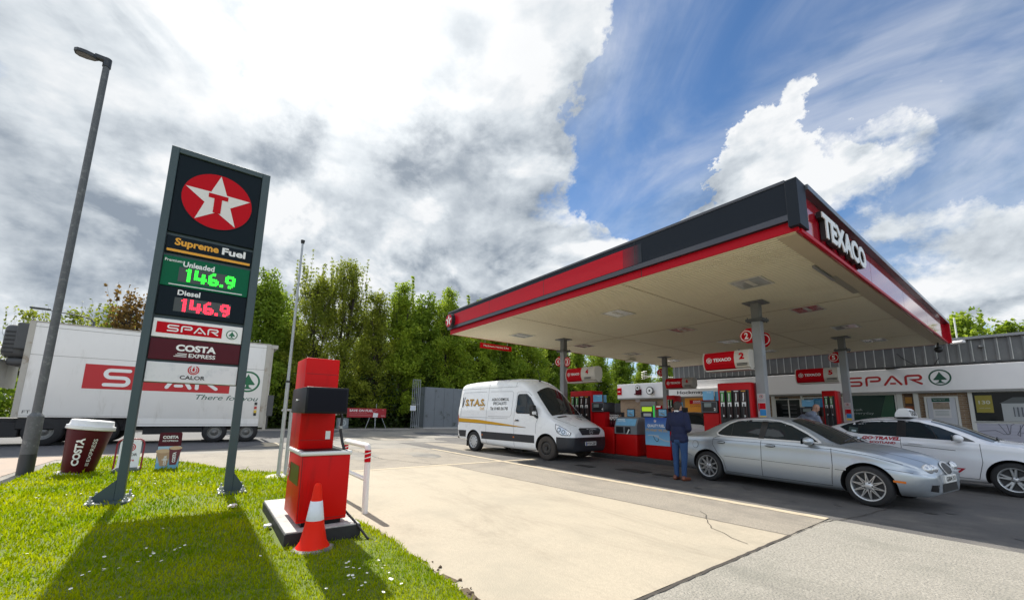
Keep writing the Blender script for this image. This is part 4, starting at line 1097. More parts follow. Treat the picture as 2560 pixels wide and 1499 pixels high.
# ------------------------------------------------------------------ pumps
pred = pm('pump_red', (0.50, 0.004, 0.007), 0.35, spec=.2, var=.03); pdark = pm('pump_dark', (0.012, 0.012, 0.014), .4); noz_b = pm('nozzle_boot', (.035, .012, .010), .45)
gr_n = pm('nozzle_green', (.05, .30, .06), .5); lcd = pm('lcd', (.20, .24, .24), .3); blu_p = pm('poster_blue', (.03, .24, .52), .4, var=.2, scale=5); blu_l = pm('poster_light_blue', (.16, .42, .66), .4, var=.18, scale=6)
def pump(x0, x1, y, zt, zb0, lab, dispx=None, flip=False):
    w = x1-x0
    t = thing('fuel_pump', lab, 'fuel pump', ((x0+x1)/2, y, .12), group='red fuel pumps under the canopy')
    mb = MB(); mb.box(x0, x1, y-.0, y+.62, .12, zt, b=.02, seg=2); bd = mb.build('pump_body', pred, t)
    mb = MB(); mb.rect(FY(y), x0+.05, x1-.04, .95, zt-.19, .004, 0); pn = mb.build('nozzle_panel', pdark, bd)
    n = 4 if w > .55 else 2
    for i in range(n):
        a = x0+.07+(w-.12)*(i+.12)/n; ww = (w-.12)/n*.62
        mb = MB(); mb.box(a, a+ww, y-.06, y-.005, zt-.92, zt-.21, 0, b=.012); mb.rect(FY(y-.06), a+.01, a+ww-.01, zt-.50, zt-.24, .003, 1 if i < 2 else 0)
        mb.rect(FY(y-.06), a+.008, a+ww-.008, zt-.62, zt-.51, .003, 2); mb.rect(FY(y-.06), a+.0, a+ww, zt-.235, zt-.215, .003, 2 if i % 2 == 0 else 3)
        mb.tube([(a+ww*.5, y-.07, zt-.28), (a+ww*.55, y-.085, zt-.40), (a+ww*.45, y-.08, zt-.48)], .014, 6, 2)
        mb.disc(FY(y-.06), a+ww*.5, zt-.86, .028, .004, 2, 14)
        mb.tube([(a+ww*.5, y-.07, zt-.55), (a+ww*.5, y-.12, zt-.8), (a+ww*.5+.03, y-.16, .55), (a+ww*.5+.06, y-.10, .4), (a+ww*.5, y-.02, .5)], .015, 6, 4)
        mb.build('nozzle', [noz_b, gr_n, white_s, orange_s, pdark], pn)
    if dispx:
        d0, d1 = dispx
        mb = MB(); mb.box(d0, d1, y-.02, y+.55, 1.50, 1.83, b=.015, seg=2); db = mb.build('display', pdark, t)
        mb = MB(); mb.rect(FY(y-.02), d0+.10, d0+.10+(d1-d0)*.42, 1.66, 1.77, .004, 0)
        mb.ribbon(FY(y-.02), [(d0+.03, 1.53), (d1-.03, 1.53), (d1-.03, 1.80), (d0+.03, 1.80), (d0+.03, 1.53)], .012, .003, 1, cap=False); mb.text(FY(y-.02), '2' if x0 > -6 else '4', d1-.11, 1.56, .05, .08, .004, 2, bold=.03)
        mb.build('screen', [lcd, pm('display_rim', (.2, .22, .25), .4), white_s], db)
        mb = MB(); mb.box(d0+.03, d1-.02, y+.05, y+.5, .12, 1.5); mb.build('display_stand', pred, t)
        mb = MB(); mb.obox((d0+(d1-d0)*.42, y+.04, 1.975), ((d1-d0)*.62, .02, .25), Matrix.Rotation(.15, 3, 'Z'), b=.004); mb.obox((d0+(d1-d0)*.86, y+.12, 1.96), ((d1-d0)*.42, .02, .25), Matrix.Rotation(-.5, 3, 'Z'), b=.004)
        pc = mb.build('advert_card', [blu_l], t)
        mb = MB(); mb.text(FY(y+.025), 'QUALITY FUEL', d0+.08, 2.04, (d1-d0)*.45, .03, .0, 0, bold=.02); mb.build('lettering', white_s, pc)
pump(-5.39, -4.56, 11.02, 2.29, .12, 'big red fuel pump with four nozzles beside the front right column', (-5.87, -5.40))
pump(-10.95, -9.90, 11.02, 2.26, .12, 'big red fuel pump behind the white van bonnet', (-9.88, -9.30))
pump(-5.03, -4.62, 18.02, 2.42, .12, 'narrow red fuel pump in front of the man in the grey hoodie', (-5.75, -5.15))
pump(-11.33, -10.92, 18.02, 2.41, .12, 'narrow red fuel pump beside the rear left column', (-10.95, -10.55))

# ------------------------------------------------------------------ bins and display stands on the front island
bgrey = pm('bin_grey', (0.19, 0.205, 0.22), .45, var=.06)
bred = pm('bin_red', (.50, .006, .006), .4, spec=.15, var=.03)
yb = 11.02
t = thing('service_unit', 'red bin with grey hooded top, open slots and blue advert, second from the white van', 'bin', (-8.45, 11.3, .12))
mb = MB(); mb.box(-8.87, -8.02, yb, 11.62, .12, .80, b=.05, seg=3); mb.build('bin_body', bred, t)
mb = MB(); prof = [(yb-.01, .80), (yb-.01, 1.05), (yb+.10, 1.30), (yb+.18, 1.345), (11.5, 1.345), (11.62, 1.2), (11.62, .80)]
mb.prism(frame((-8.88, 0, 0), (0, 1, 0), (0, 0, 1)), prof, 0.0, .87); hood = mb.build('hood', bgrey, t)
mb = MB(); mb.rect(FY(yb-.01), -8.82, -8.52, .83, 1.03, .004, 0); mb.rect(FY(yb-.01), -8.46, -8.24, .83, 1.03, .004, 0); mb.poly(FY(yb-.015), [(-8.40, .80), (-8.36, .80), (-8.27, .94), (-8.31, .97)], .006, 1); mb.build('slot', [pdark, white_s], hood)
mb = MB(); fs_ = frame((-8.86, yb-.012, 1.06), (1, 0, 0), (0, .40, .917)); mb.rect(fs_, .02, .80, .01, .25, .006, 0); mb.rect(fs_, .05, .35, .20, .23, .008, 1); mb.text(fs_, 'QUALITY FUEL', .06, .13, .34, .04, .008, 1, bold=.02); mb.build('advert', [blu_l, white_s], hood)
def small_screen(x0, x1, z0, z1, lab):
    t = thing('advert_screen', lab, 'advert card', ((x0+x1)/2, 11.25, z0), group='blue advert cards on the front island')
    mb = MB(); mb.box(x0, x1, 11.22, 11.26, z0, z1, b=.01); f = mb.build('frame', pdark, t)
    mb = MB(); mb.rect(FY(11.22), x0+.025, x1-.025, z0+.025, z1-.025, .003, 0); mb.text(FY(11.22), 'QUALITY FUEL', x0+.04, z1-.09, (x1-x0)*.6, .025, .005, 1, bold=.02); mb.poly(FY(11.22), [(x0+.06, z0+.10), (x1-.10, z0+.05), (x1-.06, z0+.07), (x0+.12, z0+.13)], .005, 2); mb.build('print', [blu_l, white_s, bgrey], f)
small_screen(-8.53, -8.22, 1.35, 1.61, 'small blue advert card standing on the grey bin hood')
small_screen(-7.36, -7.05, 1.37, 1.62, 'small blue advert card standing above the blue fuel poster')
t = thing('poster_bin', 'red island bin carrying a large blue QUALITY FUEL poster, left of the man in navy', 'poster bin', (-7.27, 11.3, .12))
mb = MB(); mb.box(-7.70, -6.85, yb, 11.62, .12, 1.34, b=.03, seg=2); bd = mb.build('bin_body', bred, t)
mp = bpy.data.materials.new('poster_print'); mp.use_nodes = True; nt = mp.node_tree; p = nt.nodes['Principled BSDF']; p.inputs['Roughness'].default_value = .4
tcx = nt.nodes.new('ShaderNodeTexCoord'); sx = nt.nodes.new('ShaderNodeSeparateXYZ'); mr = nt.nodes.new('ShaderNodeMapRange'); mxx = nt.nodes.new('ShaderNodeMix'); mxx.data_type = 'RGBA'
nt.links.new(tcx.outputs['Object'], sx.inputs[0]); nt.links.new(sx.outputs[2], mr.inputs[0]); mr.inputs[1].default_value = .45; mr.inputs[2].default_value = 1.2
nt.links.new(mr.outputs[0], mxx.inputs[0]); mxx.inputs[6].default_value = (.22, .50, .72, 1); mxx.inputs[7].default_value = (.012, .07, .36, 1); nt.links.new(mxx.outputs[2], p.inputs['Base Color'])
mb = MB(); mb.box(-7.69, -6.86, yb-.02, yb-.004, .52, 1.35); po = mb.build('poster', mp, bd)
fr = FY(yb-.02)
mb = MB(); star(mb, fr, -7.33, 1.24, .06, .002, 0, 3, disc=False); mb.text(fr, 'QUALITY FUEL.', -7.60, 1.045, .60, .10, .003, 0, bold=.03); mb.text(fr, "IT'S WHAT WE DO.", -7.66, .925, .74, .085, .003, 1, bold=.03)
mb.ribbon(fr, [(-7.59, .80), (-7.52, .815), (-7.40, .81), (-7.30, .80), (-7.22, .745), (-7.10, .70), (-6.98, .665), (-6.88, .66)], .035, .003, 2)
mb.ribbon(fr, [(-7.40, .79), (-7.36, .70), (-7.29, .635), (-7.24, .66), (-7.24, .73)], .018, .0045, 4); mb.poly(fr, [(-7.42, .835), (-7.22, .82), (-7.20, .74), (-7.38, .78)], .006, 2)
mb.build('print', [white_s, pm('poster_gold', (.50, .34, .10), .5), pm('poster_steel', (.40, .47, .55), .4), red_s, pdark], po)
t = thing('display_bin', 'low plain red island bin beside the white van bonnet', 'bin', (-9.2, 11.3, .12))
mb = MB(); mb.box(-9.75, -8.93, yb, 11.62, .12, 1.0, b=.03, seg=2); mb.build('bin_body', bred, t)
t = thing('display_rack', 'black advert board with faces and the word SORTED standing on the red bin', 'display', (-9.25, 11.3, 1.0))
mb = MB(); mb.box(-9.79, -8.72, 11.30, 11.34, 1.0, 1.50, b=.004); bp = mb.build('board', pdark, t)
mb = MB(); fr = FY(11.30); mb.text(fr, 'CONVENIENCE', -9.33, 1.37, .40, .05, .003, 0, bold=.03); mb.text(fr, 'SORTED', -9.32, 1.26, .38, .095, .003, 0, bold=.045)
for i in range(14):
    a = random.uniform(-9.72, -9.42) if i < 9 else random.uniform(-8.95, -8.78); b = random.uniform(1.12, 1.45); mb.disc(fr, a, b, random.uniform(.03, .06), .003+i*.0003, 1+i % 2, 9)
mb.build('print', [white_s, pm('print_tan', (.42, .26, .17), .6), pm('print_brown', (.15, .09, .06), .6)], bp)
for i, (x, m, lab) in enumerate(((-9.36, 'sign_red', 'red bottle with a white cap on the red bin, left'), (-9.12, 'cup_maroon', 'dark red bottle on the red bin, middle'), (-8.99, 'cup_maroon', 'dark red bottle on the red bin nearest the grey hood'))):
    mb = MB(local=True); mb.lathe([(0, 0), (.05, 0), (.052, .15), (.02, .21), (.02, .24), (0, .24)], (x, 11.15, 1.001), 12); mb.lathe([(.021, .235), (.024, .235), (.024, .265), (0, .265)], (x, 11.15, 1.001), 10, 1)
    tag(mb.build('bottle', [MATS[m], white_s]), lab, 'bottle', 'bottles on the red bin')

# ------------------------------------------------------------------ shop
YS = 24.5
brick = bpy.data.materials.new('brick'); brick.use_nodes = True; nt = brick.node_tree; p = nt.nodes['Principled BSDF']; p.inputs['Roughness'].default_value = .9
tcx = nt.nodes.new('ShaderNodeTexCoord'); mpn = nt.nodes.new('ShaderNodeMapping'); mpn.inputs['Rotation'].default_value = (R_(90), 0, 0); bt = nt.nodes.new('ShaderNodeTexBrick')
nt.links.new(tcx.outputs['Object'], mpn.inputs[0]); nt.links.new(mpn.outputs[0], bt.inputs['Vector']); bt.inputs['Scale'].default_value = 1.0; bt.inputs['Brick Width'].default_value = .225; bt.inputs['Row Height'].default_value = .075; bt.inputs['Mortar Size'].default_value = .008
bt.inputs['Color1'].default_value = (.30, .20, .11, 1); bt.inputs['Color2'].default_value = (.22, .13, .075, 1); bt.inputs['Mortar'].default_value = (.34, .31, .27, 1); nt.links.new(bt.outputs[0], p.inputs['Base Color'])
fasc = pm('fascia_white', (.82, .81, .81), .4, coat=.15, var=.03, scale=1.2); clad = pm('cladding_grey', (.15, .155, .155), .55, var=.08, scale=2.5, dirt=(.21, .215, .21), dscale=1.5); clad_l = pm('cladding_pale', (.50, .50, .47), .6, var=.1, scale=5)
frame_w = pm('frame_white', (.62, .62, .58), .5); glass_d = pm('window_dark', (.008, .011, .012), .06, spec=.10); glass_g = pm('window_green', (.006, .032, .024), .08, spec=.12)
frost = pm('window_frosted', (.44, .44, .52), .3, coat=.4); org = pm('board_orange', (.72, .28, .01), .5, var=.08, scale=4)
shop = thing('shop_building', 'long single storey convenience shop with white fascia and grey ribbed cladding behind the canopy', 'building', (-8, YS, 0))
mb = MB(); mb.box(-19.2, 8, YS+.05, YS+9, 0, 3.65); mb.build('wall', brick, shop)
mb = MB(); mb.box(-14.85, 8, YS+.02, YS+9, 3.72, 4.70); x = -14.8
while x < 8:
    mb.box(x, x+.06, YS-.035, YS+.02, 3.78, 4.70); mb.box(x+.061, x+.085, YS-.03, YS+.02, 3.80, 4.66, 1); x += .335
mb.build('cladding', [clad, clad_l], shop)
mb = MB(); mb.box(-15.0, 8.1, YS-.14, YS+9.1, 4.70, 4.80); mb.box(-15.0, 8.1, YS-.06, YS+.02, 3.67, 3.76, 1); mb.build('roof_edge', [pm('roof_grey', (.27, .28, .29), .5, var=.1), pdark], shop)
mb = MB(); mb.box(-19.25, 8, YS-.22, YS+.05, 2.66, 3.66, b=.008); fas = mb.build('fascia_board', fasc, shop)
mb = MB(); mb.box(-19.25, 8, YS-.20, YS+.05, 2.58, 2.655); mb.build('fascia_foot', pm('fascia_grey', (.30, .30, .29), .5), fas)
fr = FY(YS-.22)
mb = MB(); spar_letters(mb, fr, -5.72, 2.93, 2.55, .44, .006, 0); spar_tree(mb, fr, -2.66, 3.20, .335, .006, 1)
mb.build('lettering', [pm('letter_red', (.42, .012, .015), .4), pm('letter_green', (.006, .075, .045), .4)], fas)
# three round logo signs on the wing
mb = MB(); mb.box(-19.2, -18.86, YS-.30, YS-.22, 2.90, 3.40, b=.01); s1 = mb.build('logo_sign', red_s, fas)
mb = MB(); mb.text(FY(YS-.30), 'Rustlers', -19.15, 3.10, .24, .09, .003, 0, bold=.03); mb.build('lettering', white_s, s1)
mb = MB(); mb.box(-17.6, -17.15, YS-.34, YS-.22, 2.86, 3.26, b=.02); s2 = mb.build('logo_sign', maroon, fas)
mb = MB(); mb.disc(FY(YS-.36), -17.4, 3.36, .19, 0, 1); mb.disc(FY(YS-.363), -17.4, 3.36, .16, 0, 0); mb.disc(FY(YS-.366), -17.4, 3.36, .08, 0, 1); mb.rect(FY(YS-.34), -17.7, -17.15, 2.87, 2.95, .004, 2); mb.build('emblem', [white_s, black_t, maroon], s2)
mb = MB(); mb.cyl((-16.35, YS-.22, 3.12), (-16.35, YS-.46, 3.12), .09, n=14); mb.cyl((-16.35, YS-.40, 3.12), (-16.35, YS-.48, 3.12), .27, n=28); s3 = mb.build('logo_sign', black_t, fas)
mb = MB(); mb.disc(FY(YS-.48), -16.35, 3.12, .225, .003, 0); mb.disc(FY(YS-.48), -16.35, 3.12, .07, .006, 1); mb.build('emblem', [white_s, black_t], s3)
# projecting white box sign
mb = MB(); mb.box(-14.95, -11.6, YS-.52, YS-.222, 2.66, 3.14, b=.01); bx_ = mb.build('box_sign', fasc, shop)
mb = MB(); mb.text(FY(YS-.52), 'Hockmeyer', -14.3, 2.76, 2.15, .25, .004, 0, bold=.03); mb.build('lettering', pm('letter_slate', (.06, .065, .07), .5), bx_)
# pillars
mb_p = [(-4.10, -3.92), (-3.56, -3.41), (-1.98, -1.91), (-14.95, -14.65), (-9.1, -8.95), (-7.75, -7.66), (-6.0, -5.85)]
for a, b in mb_p:
    mb = MB(); mb.box(a, b, YS-.06, YS+.05, 0, 2.58); mb.build('pillar', frame_w, shop)
def window(x0, x1, z0, z1, g, nm='window', bars=()):
    mb = MB(); mb.box(x0, x1, YS-.035, YS-.03, z0, z1); w = mb.build(nm, g, shop)
    mb = MB()
    for a, b, c, d in ((x0-.05, x0, z0-.05, z1+.05), (x1, x1+.05, z0-.05, z1+.05), (x0, x1, z0-.05, z0), (x0, x1, z1, z1+.05)): mb.box(a, b, YS-.05, YS+.04, c, d)
    for q in bars: mb.box(q-.025, q+.025, YS-.045, YS-.036, z0, z1)
    mb.build('frame', frame_w, w); return w
w = window(-5.8, -4.16, .6, 2.53, glass_g)
mb = MB(); f = FY(YS-.036); mb.poly(f, [(-4.85, .9), (-4.2, .9), (-4.2, 2.5), (-4.45, 2.5), (-4.62, 1.9)], .003, 0); mb.build('leaf_print', pm('print_leaf', (.01, .07, .03), .3), w)
mb = MB(); mb.text(f, 'fresh', -5.68, 1.82, .35, .10, .004, 0); mb.text(f, 'everyday', -5.68, 1.64, .75, .12, .004, 0); mb.build('lettering', pm('print_grey', (.3, .34, .33), .4), w)
w = window(-1.86, 3.0, 1.44, 2.56, glass_d)
mb = MB(); mb.rect(f, -1.80, -1.36, 1.77, 2.44, .004, 0); mb.text(f, '130', -1.72, 2.10, .30, .14, .006, 1, bold=.02); mb.text(f, 'extra points', -1.72, 1.92, .28, .045, .006, 1); mb.build('yellow_poster', [pm('poster_mustard', (.30, .25, .03), .45), pm('print_silver', (.55, .55, .45), .4)], w)
mb = MB(); mb.rect(f, -1.15, -.45, 1.45, 2.12, .003, 0); mb.rect(f, -.88, -.56, 1.62, 1.98, .005, 1); 
for q in range(3): mb.rect(f, -.85+q*.10, -.79+q*.10, 1.62, 1.98, .007, 2)
mb.poly(f, [(-1.2, 2.12), (-.40, 2.12), (-.35, 2.35), (-.85, 2.35)], .003, 3); mb.build('display_print', [pm('print_wall', (.40, .42, .42), .5), pm('print_pane', (.06, .07, .09), .2), pm('print_bar', (.30, .32, .34), .5), pm('print_roof', (.09, .10, .10), .5)], w)
window(-1.86, 3.0, .35, 1.36, frost)
mb = MB()
for q in range(8): mb.rect(FY(YS-.036), -1.84, 2.9, .45+q*.12, .462+q*.12, .002, 0)
mb.ribbon(FY(YS-.036), [(-1.8, 1.05), (-1.4, 1.10), (-1.2, .95), (-1.05, .98), (-1.0, 1.3), (-.92, 1.35)], .02, .004, 1); mb.ribbon(FY(YS-.036), [(-1.3, 1.34), (-1.12, .95), (-1.06, .97), (-1.1, 1.33)], .02, .006, 1); mb.ribbon(FY(YS-.036), [(-.7, 1.34), (-.88, .96), (-.82, .90), (-.78, 1.3)], .02, .006, 1); mb.ribbon(FY(YS-.036), [(-.8, 1.0), (-.3, 1.08), (.5, 1.0)], .02, .004, 1)
mb.build('window_sketch', [pm('sketch_faint', (.33, .33, .40), .4), pm('sketch_dark', (.14, .14, .17), .4)], shop)
# door and poster
mb = MB(); mb.box(-3.16, -2.34, YS-.03, YS+.02, .05, 2.36); d_ = mb.build('door', pm('door_pale', (.50, .52, .56), .35, coat=.3), shop)
mb = MB()
for a, b, c, d in ((-3.24, -3.17, 0, 2.43), (-2.33, -2.26, 0, 2.43), (-3.17, -2.33, 2.365, 2.43)): mb.box(a, b, YS-.05, YS+.04, c, d)
mb.build('frame', frame_w, d_)
mb = MB(); f = FY(YS-.03); mb.rect(f, -3.02, -2.50, 1.55, 2.38-.02, .004, 0); mb.rect(f, -3.02, -2.50, 2.20, 2.36, .006, 1); mb.rect(f, -3.0, -2.52, 1.90, 2.18, .006, 2); mb.text(f, 'Supporting local', -2.98, 2.26, .35, .06, .008, 0)
for q in range(4): mb.rect(f, -2.96, -2.56, 1.64+q*.055, 1.66+q*.055, .006, 3)
mb.build('poster', [pm('poster_white', (.62, .62, .62), .5), pm('poster_green', (.01, .08, .05), .4), pm('poster_photo', (.28, .22, .16), .5, var=.4, scale=9), pm('print_grey', (.3, .34, .33), .4)], d_)
mb = MB(); f = FY(YS+.05); mb.rect(f, -3.86, -3.60, .3, 2.55, .006, 0); mb.rect(f, -3.84, -3.62, 2.15, 2.42, .010, 1); mb.rect(f, -3.85, -3.60, 1.55, 2.02, .010, 2); mb.disc(f, -3.72, 1.82, .10, .014, 3); mb.build('notice_board', [pm('board_brown', (.09, .05, .03), .6), pm('board_amber', (.42, .20, .03), .5), pm('board_rust', (.36, .10, .03), .5), red_s], shop)
# entrance
window(-8.9, -7.8, .1, 2.38, glass_d, 'entrance_door', (-8.3,))
mb = MB(); f = FY(YS-.036)
for q in range(5): mb.rect(f, -8.6, -7.95, 1.3+q*.2, 1.32+q*.2, .003, 0)
mb.box(-8.7, -8.3, YS-.12, YS-.04, 2.42, 2.50, 1); mb.build('shelf_glint', [pm('glint', (.12, .13, .13), .4), pdark], shop)
w = window(-7.6, -6.05, .6, 2.45, pm('window_blue', (.010, .018, .04), .08, spec=.6))
mb = MB(); mb.rect(FY(YS-.036), -7.2, -6.55, 2.0, 2.42, .004, 0); mb.build('blue_poster', blu_p, w)
# orange coffee kiosk and cash machine
mb = MB(); mb.box(-14.05, -11.4, YS-.10, YS+.05, .1, 2.63); kb = mb.build('coffee_kiosk', org, shop)
mb = MB(); f = FY(YS-.10); mb.rect(f, -13.73, -12.4, 2.20, 2.45, .004, 0); mb.text(f, 'COSTA', -13.5, 2.31, .62, .10, .007, 1, bold=.045); mb.text(f, 'EXPRESS', -13.5, 2.23, .5, .05, .007, 1)
mb.text(f, 'COFFEE', -13.72, 2.02, .7, .11, .004, 2, bold=.03); mb.rect(f, -14.0, -11.5, .2, 1.62, .003, 3); mb.build('print', [red_s, white_s, pm('print_rust', (.42, .11, .01), .5), pm('print_pink', (.62, .47, .47), .5)], kb)
mb = MB(); mb.box(-17.35, -16.15, YS-.16, YS+.05, .1, 2.40, b=.02); atm = mb.build('cash_machine', pm('atm_surround', (.22, .22, .20), .5), shop)
mb = MB(); f = FY(YS-.16); mb.rect(f, -17.27, -16.35, 1.68, 2.08, .006, 0); mb.rect(f, -17.22, -16.42, 1.73, 2.03, .009, 1); mb.rect(f, -16.34, -16.22, 1.35, 2.12, .006, 3); mb.rect(f, -17.3, -16.3, .4, 1.66, .005, 0); mb.rect(f, -17.1, -16.5, 1.40, 1.60, .009, 2); mb.build('screen', [pdark, pm('atm_lit', (.36, .55, .02), .4, emit=.35), pm('atm_keys', (.40, .42, .42), .4), pm('atm_green', (.03, .55, .08), .4, emit=.2)], atm)
mb = MB(); mb.disc(FY(YS+.04), -17.65, 2.5, .20, .05, 0, 14, .13); mb.build('wall_badge', dimw, shop)
mb = MB(); mb.box(-16.1, -15.7, YS-.20, YS-.05, 1.85, 2.12); nb = mb.build('price_board', red_s, shop); mb = MB(); mb.rect(FY(YS-.20), -16.06, -15.74, 2.0, 2.09, .004, 0); mb.build('print', white_s, nb)
# camera, floodlight and cable on the cladding
mb = MB(); mb.tube([(-2.05, YS-.05, 4.58), (-2.0, YS-.35, 4.58)], .02, 8, 1); mb.obox((-1.98, YS-.45, 4.57), (.17, .42, .12), Matrix.Rotation(1.1, 3, 'Z'), b=.04, seg=3); mb.build('wall_camera', [fasc, pdark], shop)
mb = MB(); mb.lathe([(0, 0), (.08, .0), (.085, .06), (.05, .10), (0, .11)], (-1.42, YS-.06, 4.33), 12); mb.build('bell_box', clad, shop)
mb = MB(); mb.tube([(-3.9, YS-.05, 4.35), (-3.75, YS-.06, 4.15), (-3.5, YS-.05, 3.9), (-3.3, YS-.05, 3.78)], .012, 6); mb.build('cable_run', pdark, shop)
mb = MB(); mb.tube([(-2.78, YS-.04, 3.75), (-2.7, YS-.06, 3.9), (-2.62, YS-.05, 4.02)], .015, 6); mb.build('cable_run', pdark, shop)
mb = MB(); mb.obox((-4.15, YS-.18, 3.72), (.36, .2, .12), b=.03); mb.build('junction_box', pdark, shop)
# thin mast and television aerial
t = thing('mast', 'thin white mast behind the shop roof right of the canopy corner', 'mast', (-2.6, 31.5, 0)); mb = MB(); mb.tube([(-2.6, 31.5, 0), (-2.6, 31.5, 6.9)], .035, 8); mb.build('pole', frame_w, t)
t = thing('aerial', 'silver television aerial on the low shop roof left of the rear column', 'aerial', (-16.7, 26.0, 3.66))
mb = MB(); mb.tube([(-16.4, 26, 3.66), (-16.4, 26, 4.25)], .02, 6); mb.build('mast', steel, t)
mb = MB(); mb.tube([(-18.3, 26, 4.35), (-15.4, 26, 4.08)], .018, 6)
for i in range(14): mb.tube([(-17.9+i*.18, 26, 4.2-.093*(i*.18)/1.0+.03), (-17.9+i*.18, 26, 4.4-.093*(i*.18)+.03)], .009, 5)
for i in range(5): mb.tube([(-18.35, 26, 4.15+i*.13), (-17.85, 26, 4.2+i*.13)], .014, 5)
mb.tube([(-18.1, 26, 4.1), (-18.1, 26, 4.75)], .014, 5); mb.build('elements', pm('aerial_alu', (.75, .75, .72), .4, .5), t)
# dark board fence left of the shop
fen = thing('fence', 'dark grey board fence between the van and the shop', 'fence', (-22, 24, 0))
mb = MB(); mb.box(-27.5, -19.3, 26.0, 26.06, 0.05, 2.35)
for i in range(50): mb.box(-27.5+i*.165, -27.5+i*.165+.14, 25.98, 26.0, .05, 2.36+.01*(i % 3))
mb.build('boards', pm('fence_dark', (.035, .038, .045), .8, var=.15, scale=5), fen)
mb = MB()
for i in range(5): mb.box(-27.5+i*2.05, -27.4+i*2.05, 26.06, 26.16, 0, 2.45)
mb.build('post', pm('fence_dark', (.035, .038, .045), .8), fen)

# ------------------------------------------------------------------ things at the back of the yard
t = thing('banner', 'red SAVE ON FUEL banner on thin legs in front of the dark trees', 'banner', (-30.7, 9.7, .1))
mb = MB(); mb.box(-30.72, -30.69, 8.24, 11.10, .93, 1.60); bp = mb.build('sheet', pm('banner_red', (.36, .012, .02), .5, var=.06, scale=3), t)
f = FX(-30.69); mb = MB(); mb.text(f, 'SAVE ON FUEL', 8.40, 1.34, 1.70, .17, .004, 0, bold=.02); mb.text(f, 'WITH THE TEXACO APP', 8.40, 1.21, 1.25, .07, .004, 1, bold=.01)
for q in range(2): mb.rect(f, 8.4, 10.0, 1.05+q*.06, 1.07+q*.06, .004, 1)
mb.poly(f, [(10.10, .95), (10.46, .95), (10.50, 1.24), (10.14, 1.28)], .006, 0); mb.ribbon(f, [(10.15, 1.3), (10.25, 1.42), (10.42, 1.50)], .03, .005, 1, cap=False); mb.ring(f, 10.85, 1.5, .03, .05, .004, 1, 16); mb.rect(f, 10.72, 11.0, 1.02, 1.10, .004, 1); mb.build('lettering', [white_s, pm('print_rose', (.55, .2, .2), .5)], bp)
mb = MB()
for (a, b) in ((9.9, 9.6), (10.3, 10.3), (10.8, 11.15)): mb.tube([(-30.75, a, .95), (-30.65, b, .12)], .02, 6)
mb.tube([(-30.75, 10.35, .1), (-30.75, 10.35, 1.95)], .02, 6); mb.build('stand', steel, t)
t = thing('gate_frame', 'tall narrow grey gate of vertical tubes beside the steel container', 'gate', (-30.8, 13.5, .1))
mb = MB()
for y in (13.2, 13.36, 13.52, 13.68, 13.84): mb.tube([(-30.8, y, .1), (-30.8, y, 4.0)], .026, 8)
for z in (.3, 2.0, 3.98): mb.tube([(-30.8, 13.2, z), (-30.8, 13.84, z)], .022, 8)
mb.build('bars', pm('gate_grey', (.28, .30, .31), .5, .2, var=.1), t)
mb = MB(); mb.box(-30.77, -30.75, 13.06, 13.52, 1.50, 1.90); s_ = mb.build('notice', white_s, t)
mb = MB()
for q in range(4): mb.rect(FX(-30.75), 13.1, 13.46, 1.56+q*.08, 1.58+q*.08, .003, 0)
mb.build('print', blu, s_)
t = thing('steel_container', 'plain grey steel container wall with dark streaks behind the white van', 'container', (-32, 17, .1))
mb = MB(); mb.box(-33.5, -30.9, 14.32, 20.4, .18, 3.45, b=.02); cbx = mb.build('box', pm('container_grey', (.17, .19, .205), .6, var=.1, scale=1.2, dirt=(.055, .065, .05), dscale=1.6, dlo=.55, dhi=.7), t)
mb = MB()
for i in range(7): mb.box(-30.9, -30.885, 14.38+i*.86, 14.41+i*.86, .2, 3.42)
mb.build('rib', pm('container_rib', (.145, .16, .175), .6), cbx)
mb = MB(); mb.box(-33.5, -30.85, 14.28, 20.4, .08, .179); mb.build('plinth', conc, t)
t = thing('litter_bin', 'small pale grey box with a round motif left of the red banner', 'box', (-31.2, 8.1, .1))
mb = MB(); mb.box(-31.4, -30.85, 7.72, 8.45, .12, .86, b=.03); bp = mb.build('box', pm('box_grey', (.22, .25, .26), .6, var=.2, scale=4), t)
mb = MB(); mb.ring(FX(-30.85), 8.05, .52, .14, .24, .004, 0, 20); mb.disc(FX(-30.85), 8.05, .52, .08, .004, 0, 12); mb.build('motif', pm('box_pale', (.38, .42, .42), .6), bp)

# ------------------------------------------------------------------ vehicles
def pchip(x, y, q):
    x = np.asarray(x, float); y = np.asarray(y, float); h = np.diff(x); d = np.diff(y)/h
    m = np.zeros(len(x)); m[0] = d[0]; m[-1] = d[-1]
    for i in range(1, len(x)-1):
        if d[i-1]*d[i] > 0:
            w1 = 2*h[i]+h[i-1]; w2 = h[i]+2*h[i-1]; m[i] = (w1+w2)/(w1/d[i-1]+w2/d[i])
    k = np.clip(np.searchsorted(x, q)-1, 0, len(x)-2); t = (q-x[k])/h[k]
    return y[k]*(1+2*t)*(1-t)**2+m[k]*h[k]*t*(1-t)**2+y[k+1]*t*t*(3-2*t)+m[k+1]*h[k]*t*t*(t-1)

def catmull(P, n):
    P = np.array(P, float); Q = np.vstack([2*P[0]-P[1], P, 2*P[-1]-P[-2]]); out = []
    for i in range(1, len(Q)-2):
        for t in np.linspace(0, 1, n, endpoint=False):
            a, b, c, d = Q[i-1:i+3]
            out.append(.5*((2*b)+(-a+c)*t+(2*a-5*b+4*c-d)*t*t+(-a+3*b-3*c+d)*t**3))
    out.append(P[-1]); return np.array(out)

